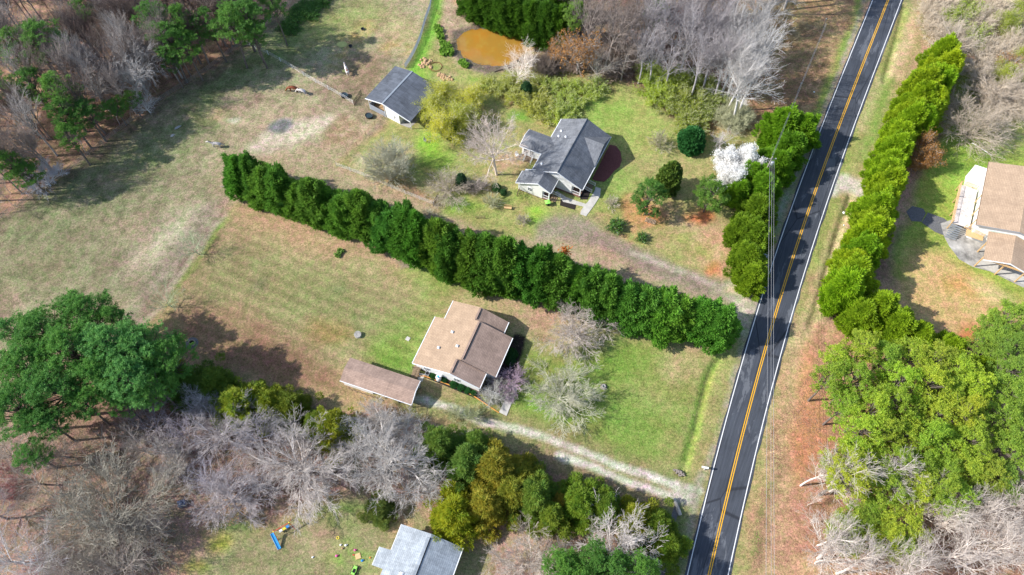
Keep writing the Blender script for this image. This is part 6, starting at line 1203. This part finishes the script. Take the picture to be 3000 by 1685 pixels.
def gate(name, u, v, u2, v2, label, mat='char', arch=False, h=1.3):
    a, b = G(u, v), G(u2, v2); e = empty(name, a); tag(e, label, 'gate'); d = Vector((b[0] - a[0], b[1] - a[1], 0)); U = Vector((0, 0, 1)); fr = MB(); ms = MB(); n = 9
    hh = lambda t: h * (.72 + .28 * sin(pi * t)) if arch else h
    fr.tube([U * .1, d + U * .1, d + U * hh(1)] + [d * (1 - i / 6) + U * hh(1 - i / 6) for i in range(1, 7)] + [U * .1], .045, 5)
    for i in range(1, n): ms.tube([d * i / n + U * .1, d * i / n + U * hh(i / n)], .016, 3)
    for i in range(1, 8): ms.tube([U * (.1 + i * .14), d + U * (.1 + i * .14)], .016, 3)
    fr.build('frame', mat, e); ms.build('mesh', mat, e); MB().tube([(0, 0, 0), (0, 0, h + .25)], .09, 6).build('hinge_post', 'old_timber', e)
gate('paddock_gate', 1038, 309, 1060, 275, 'dark mesh gate standing open at the paddock trough'); gate('garden_gate', 1270, 604, 1284, 578, 'arched dark mesh gate at the end of the white rope fence', arch=True)
o = MB().tube([(*G(645, 548), .25), (*G(674, 551), .25)], .07, 6).build('fence_rail', 'pole_timber'); tag(o, 'fallen pale rail at the pasture end of the long hedge', 'rail')
def lowfence(name, pts, label, mat='old_timber', h=.9): return wirefence(name, pts, label, 'fence', h, 1.6, 3, mat, mat, .04, .06)
lowfence('timber_fence', [(1515, 575), (1526, 545)], 'short timber fence against the left wall of the white house'); lowfence('garden_fence', [(1395, 640), (1420, 640)], 'short dark garden fence among the bare shrubs above the hedge')

# ================================================================== UTILITY LINE
def pole(u, v, z, label, arm=True, transformer=False, top=0.3, base=None):
    x, y = G(u, v, z); e = empty('utility_pole', (x, y)); tag(e, label, 'utility pole')
    MB().tube([(0, 0, -.2), (0, 0, z + top)], .17, 10, .11).build('pole', 'pole_timber', e)
    if arm:
        a = MB().box((0, 0, z - .4), (1.9, .12, .12)).build('crossarm', 'pole_timber', e)
        for k in (-.8, 0, .8): MB().lathe([(.05, 0), (.07, .1), (.03, .2)], (k, 0, z - .34), 8).build('insulator', 'white_plastic', a)
    if transformer:
        MB().lathe([(.26, 0), (.3, .08), (.3, .85), (.2, .98)], (.38, -.25, z - 1.9), 14).build('transformer', 'galvanised', e, True)
    return (x, y)
PX, PY = pole(2262, 462, 10.4, 'transformer pole standing in the roadside cypresses', True, True)
e = empty('service_pole', G(2243, 745, 5.0)); tag(e, 'short pole with a small cross-arm beside the road edge', 'utility pole'); MB().tube([(0, 0, -.1), (0, 0, 5)], .11, 8).build('pole', 'galvanised', e); MB().tube([(-.6, .25, 4.9), (.6, -.25, 4.9)], .06, 5).build('crossarm', 'galvanised', e); MB().lathe([(.17, 0), (.17, .6)], (.3, -.3, 4.0), 10).build('canister', 'galvanised', e)
def sagwire(p0, p1, sag, n=18):
    a, b = Vector(p0), Vector(p1); return [a + (b - a) * t + Vector((0, 0, -4 * sag * t * (1 - t))) for t in [i / n for i in range(n + 1)]]
def wire(p0, p1, sag, label, r=.035):
    pts = sagwire(p0, p1, sag); mb = MB().tube([p - pts[0] for p in pts], r, 4); o = mb.build('power_line', 'wire'); o.location = pts[0]; tag(o, label, 'wire', 'wires of the power line'); return o
for i, (u1, u2) in enumerate([(2249.5, 2245.6), (2260.0, 2261.0), (2266.4, 2270.0)]):
    # three wires coming towards the viewer over the road
    zt = 10.2; a = (*G(2256 + 6 * i, 470, zt), zt); e1 = Vector((*G(u2, 1685, 9.6), 9.6)); a = Vector(a); b = a + (e1 - a) * 1.15
    wire(a, b, .5, ['leftmost', 'middle', 'rightmost'][i] + ' of the three power lines crossing over the road', .024)
top2 = G(2370, 175, 10.4)
for i in range(2):
    a = (*G(2262 + 3 * i, 456, 10.3), 10.3); b = Vector((*G(2349 + 3 * i, 242, 10.2), 10.2)); a = Vector(a); wire(a, a + (b - a) * 1.9, .6, ['left', 'right'][i] + ' power line running up over the brown bank', .022)
for u, v, z, lb, kd in [(2347, 245, 2.6, 'small pale pole marker in the brown grass', 0), (2421, 57, 2.4, 'small white marker post on the upper verge', 0), (2358, 366, 2.4, 'back of a rectangular road sign on the verge above the big cypress', 1)]:
    x, y = G(u, v, z); e = empty('road_sign' if kd else 'marker_post', (x, y), rad(20)); tag(e, lb, 'sign' if kd else 'post'); MB().tube([(0, 0, -.1), (0, 0, z)], .05, 6).build('post', 'galvanised', e)
    (MB().box((0, 0, z), (.75, .05, .8)) if kd else MB().box((0, 0, z), (.3, .1, .35)).add([(-.2, -.1, z + .17), (.2, -.1, z + .17), (0, 0, z + .42), (-.2, .1, z + .17), (.2, .1, z + .17)], [(0, 1, 2), (1, 4, 2), (4, 3, 2), (3, 0, 2), (0, 3, 4, 1)])).build('panel' if kd else 'cap', 'galvanised', e)
x, y = G(2297, 347, 2.2); e = empty('utility_box', (x, y), rad(-20)); tag(e, 'grey metal box on legs where the brown grass meets the big cypress', 'box'); MB().box((0, 0, 1.9), (.8, 2.2, .35)).build('cabinet', 'galvanised', e); MB().tube([(0, -.9, 0), (0, -.9, 1.8)], .06, 5).tube([(0, .9, 0), (0, .9, 1.8)], .06, 5).build('leg', 'galvanised', e)

# ================================================================== YARD THINGS
def simple(mb, name, mat, uv, label, cat, rz=0, z=0, group=None, smooth=False):
    o = mb.build(name, mat, None, smooth); o.location = (*G(*uv), z); o.rotation_euler = (0, 0, rz); return tag(o, label, cat, group)
e = empty('concrete_well', G(1049, 983)); tag(e, 'round low concrete well cap in the mown field', 'well'); MB().lathe([(.62, 0), (.62, .5)], n=28).build('ring', 'concrete', e); MB().lathe([(.66, .5), (.66, .58), (.25, .60), (.22, .56), (.02, .56)], n=28).build('lid', 'stained_concrete', e)
simple(MB().box((0, 0, .05), (.72, .72, .12)), 'concrete_slab', 'concrete', (1195, 993), 'square pale slab on the green lawn left of the tan-roofed house', 'slab', rad(-30))
e = empty('fire_pit', G(562, 1006)); tag(e, 'round fire pit with a dark centre and ash ring in the shaded field', 'fire pit')
mb = MB()
for i in range(14): a = i / 14 * 6.283; mb.box((.62 * cos(a), .62 * sin(a), .12), (.24, .2, .24), a)
mb.build('stone_ring', 'stone', e); MB().lathe([(.55, .02), (.3, .08), (.02, .12)], n=16).build('embers', 'char', e); MB().lathe([(1.2, .005), (.7, .03)], n=18).build('ash_ring', 'ash', e)
e = empty('planter', G(1768, 1134)); tag(e, 'round stone-ringed planter with a pale basin on the front lawn', 'planter')
mb = MB()
for i in range(12): a = i / 12 * 6.283; mb.box((.48 * cos(a), .48 * sin(a), .1), (.24, .18, .2), a + .3)
mb.build('stone_ring', 'stone', e); MB().lathe([(.3, 0), (.34, .35), (.36, .42), (.26, .42), (.22, .34), (.02, .32)], n=20).build('basin', 'concrete', e, True); MB().lathe([(.22, .345), (.02, .35)], n=16).build('water', 'trough_water', e)
e = empty('mailbox', G(2063, 1376), rad(-12)); tag(e, 'white mailbox on a post at the road edge by the gravel drive', 'mailbox')
MB().box((0, 0, .55), (.12, .12, 1.1)).build('post', 'white_plastic', e); MB().sectionx([(-.17, 1.1)] + [(.17 * cos(t), 1.3 + .17 * sin(t)) for t in [pi - i * pi / 6 for i in range(7)]] + [(.17, 1.1)], -.65, .45).build('box', 'white_plastic', e); MB().box((-.4, .2, 1.5), (.03, .03, .25)).build('flag', 'red_paint', e)
mb = MB(); r_ = random.Random(4)
for i in range(26): mb.box((r_.gauss(0, .38), r_.gauss(0, .3), .1 + r_.random() * .25), (.4, .2, .18), r_.random() * 3)
simple(mb, 'brick_pile', 'stone', (1988, 1386), 'small heap of broken blocks beside the gravel drive mouth', 'pile')
mb = MB()
for i in range(9):
    for j in range(5): mb.tube([(-1.0 + i * .24 + .05 * (j % 2), -.45 + .2 * j, .1 + .12 * ((i + j) % 3)), (-.92 + i * .24, -.22 + .2 * j, .2 + .12 * ((i + j) % 3))], .085, 6)
simple(mb, 'firewood_stack', 'cut_log', (1905, 650), 'stacked firewood on the red needle bed under the open pine', 'firewood', rad(-24))
e = empty('storage_bin', G(1604, 600), rad(15)); tag(e, 'lime green lidded bin at the porch corner of the white house', 'bin'); MB().lathe([(.35, 0), (.42, .9)], n=4).build('body', 'char', e); MB().box((0, 0, .98), (1.0, .95, .1)).add([(-.5, -.47, 1.03), (.5, -.47, 1.03), (.5, .47, 1.03), (-.5, .47, 1.03), (0, 0, 1.2)], [(0, 1, 4), (1, 2, 4), (2, 3, 4), (3, 0, 4), (3, 2, 1, 0)]).build('lid', 'lime_plastic', e)
e = empty('garden_bench', G(1488, 612), rad(-10)); tag(e, 'yellowish wooden garden bench on the grass above the long hedge', 'bench'); MB().box((0, 0, .45), (1.5, .5, .06)).build('seat', 'new_timber', e); mb = MB()
for i in range(8): mb.box((-.65 + i * .186, .24, .75), (.07, .04, .5))
mb.box((0, .24, 1.02), (1.5, .06, .08)).build('backrest', 'new_timber', e)
for sx in (-.68, .68):
    for sy in (-.2, .2): MB().box((sx, sy, .21), (.07, .07, .42)).build('leg', 'new_timber', e)
def chair(uv, label, mat='white_plastic', rz=0.3, cat='chair', name='garden_chair'):
    e = empty(name, G(*uv), rz); tag(e, label, cat); MB().box((0, 0, .42), (.55, .55, .05)).build('seat', mat, e); mb = MB()
    for i in range(5): mb.box((-.22 + i * .11, .27, .8), (.06, .03, .75))
    mb.box((0, .27, 1.18), (.56, .04, .08)).build('backrest', mat, e)
    for sx in (-.25, .25):
        MB().box((sx, 0, .65), (.06, .55, .04)).build('armrest', mat, e)
        for sy in (-.24, .24): MB().box((sx, sy, .2), (.05, .05, .42)).build('leg', mat, e)
chair((1514, 457), 'white rocking chair at the corner of the white house', rz=.6, name='rocking_chair'); chair((1247, 415), 'grey chair on the bright grass below the barn', 'galvanised', 1.2)
for u, v, k, lb in [(1570, 572, 0, 'black bicycle wheel reel leaning on the white house wall')]:
    e = empty('hose_reel', G(u, v), rad(-25)); tag(e, 'round dark hose reel standing against the white house wall', 'hose reel'); mb = MB()
    mb.tube([(.38 * cos(t), 0, .42 + .38 * sin(t)) for t in [i * pi / 8 for i in range(17)]], .05, 5).build('rim', 'black_plastic', e); MB().tube([(.30 * cos(t), .12, .42 + .30 * sin(t)) for t in [i * pi / 8 for i in range(17)]], .05, 5).build('hose', 'char', e)
# troughs and tubs
def trough(uv, rz, sx, label):
    e = empty('water_trough', G(*uv), rz); tag(e, label, 'trough'); MB().lathe([(.62, 0), (.70, .55), (.72, .6), (.66, .6), (.62, .45), (.01, .44)], n=28, sx=sx).build('tub', 'black_plastic', e, True); MB().lathe([(.63, .47), (.01, .475)], n=24, sx=sx).build('water', 'trough_water', e)
trough((1010, 283), rad(-15), 1.25, 'oval dark water trough beside the open paddock gate'); trough((1082, 343), rad(-20), 1.2, 'oval dark water trough left of the barn')
for uv, lb in (((1063, 87), 'small black feed tub at the top of the paddock'), ((1027, 137), 'small black feed tub between the straw patches')): simple(MB().lathe([(.3, 0), (.42, .35), (.36, .35), (.28, .08), (.01, .07)], n=16), 'feed_tub', 'black_plastic', uv, lb, 'tub')
simple(MB().lathe([(.5, .0), (.35, .07), (.02, .11)], n=12), 'hay_scrap', 'hay', (1008, 208), 'scrap of green hay in front of the grazing paint horse', 'hay')
simple(MB().lathe([(.9, .0), (.6, .06), (.02, .10)], n=14, sx=1.3), 'hay_scrap', 'hay', (1002, 130), 'flat patch of green hay at the top of the paddock', 'hay')
def clump(name, uv, mat, n, sx, sy, r, label, cat, rz=0, seed=1):
    rr = random.Random(seed); mb = MB()
    for i in range(n):
        q = (rr.gauss(0, sx), rr.gauss(0, sy)); s_ = r * rr.uniform(.6, 1.2); mb.lathe([(s_, 0), (s_ * .95, s_ * .35), (s_ * .55, s_ * .75), (.02, s_ * .9)], (*q, 0), 8, rz=rr.random())
    o = simple(mb, name, mat, uv, label, cat, rz); return o
clump('straw_pile', (1246, 183), 'straw', 34, .7, .7, .35, 'heap of orange straw above the barn roof', 'straw', 0, 3); clump('straw_pile', (1292, 222), 'straw', 20, .6, .5, .32, 'heap of old straw right of the barn roof, nearer the pond', 'straw', 0, 4); clump('straw_pile', (1312, 232), 'straw', 14, .7, .3, .3, 'strung-out straw clumps right of the other old straw heap', 'straw', 0, 5)
simple(MB().tube([(1.35 * cos(t), 1.35 * sin(t), .08) for t in [i * pi / 12 for i in range(25)]], .05, 4).tube([(1.2 * cos(t) + .1, 1.25 * sin(t), .14) for t in [i * pi / 12 for i in range(25)]], .03, 4).tube([(1.45 * cos(t), 1.4 * sin(t) - .1, .2) for t in [i * pi / 12 for i in range(25)]], .03, 4), 'wire_coil', 'rust', (1277, 196), 'rusty coil of wire lying on the grass behind the barn', 'wire coil')
# debris of white limbs by the pond
simple(MB().tube([(-.9, 0, .15), (.2, .3, .2), (1.0, .1, .1)], .09, 5, .04).tube([(.2, .3, .2), (.6, .9, .15)], .05, 4), 'fallen_limb', 'twig', (1538, 130), 'white fallen limb on the right bank of the pond', 'branch')
simple(MB().tube([(-2.2, -.6, .1), (-.8, -.1, .2), (.8, .4, .2), (2.2, 1.0, .15)], .12, 5, .05).tube([(-.8, -.1, .2), (.3, -.7, .1)], .06, 4).tube([(.8, .4, .2), (1.3, 1.3, .2)], .06, 4), 'fallen_limb', 'dark_bark', (1478, 205), 'dark fallen brushwood on the lower right bank of the pond', 'branch')
for uv, mt, lb, sz_ in (((522, 374), 'sky_blue_plastic', 'torn pale tarp scrap on the shaded pasture, upper piece', .8), ((506, 398), 'lime_plastic', 'torn greenish tarp scrap on the shaded pasture, lower piece', .5)):
    simple(MB().slab([(-sz_, -.2, .09), (0, -.3, .16), (sz_, .1, .08), (sz_ * .3, .35, .14), (-sz_ * .6, .3, .1)], .04), 'tarp_scrap', 'galvanised' if mt[0] == 's' else 'concrete', uv, lb, 'tarp', .5)
# swing set
e = empty('swing_set', G(833, 1552), rad(32)); tag(e, 'red swing set with a blue slide under the large grey tree', 'swing set')
MB().tube([(-1.35, 0, 2.0), (1.35, 0, 2.0)], .06, 6).build('crossbar', 'red_paint', e)
for sx in (-1.35, 1.35):
    for sy in (-1, 1): MB().tube([(sx, 0, 2.0), (sx * 1.15, sy * .95, 0)], .05, 6).build('leg', 'red_paint', e)
    MB().lathe([(.1, -.09), (.1, .09)], (sx, 0, 2.0), 8).build('joint', 'yellow_plastic', e)
sl_ = MB().slab([(-1.45, .1, 1.4), (-1.95, .1, 1.4), (-2.1, -2.4, .15), (-1.6, -2.4, .15)], .05); sl_.tube([(-1.45, .1, 1.47), (-1.6, -2.4, .22)], .05, 4).tube([(-1.95, .1, 1.47), (-2.1, -2.4, .22)], .05, 4); sl_.build('slide', 'sky_blue_plastic', e)
for x, mt, nm in ((.75, 'blue_plastic', 'swing_seat'), (.1, 'yellow_plastic', 'swing_seat'), (-.5, 'white_plastic', 'swing_seat')):
    s_ = MB().box((x, 0, .5), (.5, .35, .28 if mt == 'blue_plastic' else .06)).build(nm, mt, e); MB().tube([(x - .2, 0, .5), (x - .2, 0, 2.0)], .012, 3).tube([(x + .2, 0, .5), (x + .2, 0, 2.0)], .012, 3).build('chain', 'galvanised', s_)
# toys
simple(MB().tube([(.2 * cos(t), .2 * sin(t), .06) for t in [i * pi / 6 for i in range(13)]], .06, 5), 'toy_ring', 'yellow_plastic', (990, 1576), 'yellow ring toy on the grass', 'toy')
simple(MB().box((0, 0, .06), (.85, .85, .1)).box((0, 0, .12), (.7, .7, .03)), 'play_board', 'new_timber', (1049, 1630), 'square tan play board among the toys', 'board', rad(20))
e = empty('toy_car', G(1039, 1672), rad(-20)); tag(e, 'lime green ride-on toy car at the bottom edge', 'toy car'); MB().box((0, 0, .3), (.62, 1.3, .22)).box((0, .45, .46), (.5, .4, .12)).box((0, -.5, .46), (.56, .2, .16)).build('body', 'lime_plastic', e); MB().box((0, -.08, .43), (.42, .6, .06)).build('seat', 'char', e)
for sx in (-.36, .36):
    for sy in (-.42, .42): MB().sectionx([(sy + .18 * cos(t), .18 + .18 * sin(t)) for t in [i * pi / 6 for i in range(12)]], sx - .07, sx + .07).build('wheel', 'char', e)
for uv, mt, lb, s_ in [((986, 1629), 'pink_plastic', 'pink and white toy near the yellow ring', .22), ((916, 1633), 'white_plastic', 'small white toy on bare grass', .16), ((1061, 1643), 'blue_plastic', 'blue ball beside the play board', .2), ((1040, 1612), 'pink_plastic', 'purple-pink toy above the play board', .2), ((1036, 1626), 'red_paint', 'small red toy left of the play board', .13), ((1084, 1634), 'orange_plastic', 'small orange toy near the grey-roofed house', .13), ((998, 1597), 'white_plastic', 'pale toy figure below the yellow ring', .16), ((1013, 1598), 'white_plastic', 'white curved toy in the grass', .2), ((1003, 1607), 'straw', 'tan toy below the pale ones', .18)]:
    simple(MB().lathe([(s_ * .5, 0), (s_, s_ * .6), (s_ * .8, s_ * 1.3), (s_ * .15, s_ * 1.6)], n=9).box((s_ * .7, s_ * .4, s_ * .5), (s_ * 1.5, s_ * .6, s_ * .6), .5), 'toy', mt, uv, lb, 'toy')
e = empty('covered_grill', G(536, 1478), rad(20)); tag(e, 'dark blue covered grill under the lilac grey tree', 'grill'); MB().box((0, 0, .45), (1.2, 1.0, .9)).build('cover', 'navy_cover', e); MB().lathe([(.35, .9), (.25, 1.05), (.03, 1.1)], n=12).build('lid_bulge', 'navy_cover', e)
# culvert flume near the lower drive
fl = MB(); P_ = W([(1984, 1482), (1976, 1510), (1968, 1535), (1958, 1570), (1950, 1610), (1945, 1650), (1935, 1700)])
for (x0, y0), (x1, y1) in zip(P_[:-1], P_[1:]): fl.slab([(x0 - .5, y0, .07), (x0 + .5, y0, .07), (x1 + .5, y1, .07), (x1 - .5, y1, .07)], .1)
tag(fl.build('ditch_channel', 'ash'), kind='structure')
simple(MB().tube([(0, 1.4, .3), (0, -1.4, .3)], .32, 14), 'culvert_pipe', 'stained_concrete', (1983, 1486), 'dark culvert pipe end beside the lower drive mouth', 'pipe', rad(15))
for uv, lb, s_ in [((2472, 624), 'white plastic bag in the roadside ditch', .3), ((2472, 660), 'small white scrap in the roadside ditch, nearer the camera', .16), ((2385, 270), 'white litter on the verge of the brown bank', .2)]: simple(MB().lathe([(s_ * .8, 0), (s_, s_ * .3), (s_ * .5, s_ * .8), (.03, s_)], n=7), 'litter', 'white_plastic', uv, lb, 'litter')

# ================================================================== HORSES
def skin_mesh(name, nodes, edges, radii, mat, parent=None):
    me = bpy.data.meshes.new(name); me.from_pydata(nodes, edges, []); o = bpy.data.objects.new(name, me); COL.objects.link(o)
    o.modifiers.new('s', 'SKIN'); o.modifiers.new('u', 'SUBSURF').levels = 2; o.modifiers['u'].render_levels = 2
    for v, r in zip(me.skin_vertices[0].data, radii): v.radius = (r, r) if not hasattr(r, '__len__') else r
    me.skin_vertices[0].data[0].use_root = True
    bpy.context.view_layer.update(); dg = bpy.context.evaluated_depsgraph_get(); m2 = bpy.data.meshes.new_from_object(o.evaluated_get(dg)); bpy.data.objects.remove(o)
    m2.materials.clear(); m2.materials.append(MATS[mat]); m2.polygons.foreach_set('use_smooth', [True] * len(m2.polygons)); m2.name = name
    p = bpy.data.objects.new(name, m2); COL.objects.link(p); p.parent = parent; return p
def horse(uv, rz, label, mat, mane='horse_dark', grazing=False, running=False, patch=None, s=1.0, neck=None):
    """faces +x"""
    e = empty('horse', G(*uv), rz); e.scale = (s, s, s); tag(e, label, 'horse')
    head = ([(1.05, 0, 1.05), (1.38, 0, .55), (1.55, 0, .28), (1.72, 0, .10)] if grazing else [(1.0, 0, 1.55), (1.30, 0, 1.80), (1.5, 0, 1.80), (1.85, 0, 1.62)] if running else [(.98, 0, 1.5), (1.2, 0, 1.78), (1.38, 0, 1.82), (1.68, 0, 1.5)])
    N_ = [(-.55, 0, 1.22), (-.1, 0, 1.18), (.35, 0, 1.2), (.66, 0, 1.25)] + head; E_ = [(0, 1), (1, 2), (2, 3), (3, 4), (4, 5), (5, 6), (6, 7)]; R_ = [.30, .31, .30, .26, .19, .14, .14, .075]
    sp = {(-1, -1): .0, (-1, 1): 0, (1, -1): 0, (1, 1): 0}
    if running: sp = {(-1, -1): -.45, (-1, 1): .25, (1, -1): .45, (1, 1): -.15}
    for sy in (-1, 1):
        k = len(N_); d = sp[(-1, sy)]; N_ += [(-.62, sy * .17, .95), (-.52 + d * .5, sy * .18, .68), (-.72 + d, sy * .18, .45), (-.68 + d * 1.2, sy * .18, .08)]; R_ += [.17, .11, .065, .06]; E_ += [(0, k), (k, k + 1), (k + 1, k + 2), (k + 2, k + 3)]
        k = len(N_); d = sp[(1, sy)]; N_ += [(.60, sy * .16, .92), (.62 + d * .5, sy * .17, .52), (.64 + d, sy * .17, .08)]; R_ += [.12, .065, .055]; E_ += [(3, k), (k, k + 1), (k + 1, k + 2)]
    skin_mesh('body', N_, E_, R_, mat, e)
    h1, h2 = Vector(N_[3]), Vector(N_[6]); mn = MB()
    for i in range(7): q = h1 + (Vector(N_[5]) - h1) * i / 6; mn.box((q.x - .10, 0, q.z + .20 - .07 * (i / 6)), (.16, .07, .16))
    mn.build('mane', mane, e)
    MB().tube([(-.82, 0, 1.32), (-.98, 0, 1.2), (-1.3 if running else -1.02, 0, 1.15 if running else .8), (-1.55 if running else -1.0, 0, 1.0 if running else .42)], .07, 6, .03).build('tail', mane, e)
    if patch:
        for (x, r, z) in patch: MB().lathe([(r, 0), (r * .8, .03), (.03, .05)], (x, 0, z), 12, sy=.85).build('coat_patch', 'horse_chestnut', e, True)
    hx, hy, hz = N_[6]; MB().tube([(hx - .02, .06, hz + .05), (hx - .04, .08, hz + .2)], .03, 4, .01).tube([(hx - .02, -.06, hz + .05), (hx - .04, -.08, hz + .2)], .03, 4, .01).build('ears', mat, e)
horse((640, 432), pi + .05, 'pale grey horse with a dark mane galloping left across the pasture', 'horse_grey', running=True, s=1.12)
horse((862, 268), pi - .05, 'chestnut horse grazing beside the pale one', 'horse_chestnut', 'horse_chestnut', grazing=True, s=1.12); horse((888, 276), pi - .30, 'pale roan horse with a dark tail behind the chestnut one', 'horse_grey', grazing=True, s=1.08)
horse((1018, 216), rad(112), 'chestnut and white paint horse eating hay in the paddock', 'horse_white', 'horse_chestnut', s=1.08, patch=[(-.5, .26, 1.50), (.1, .16, 1.48)])
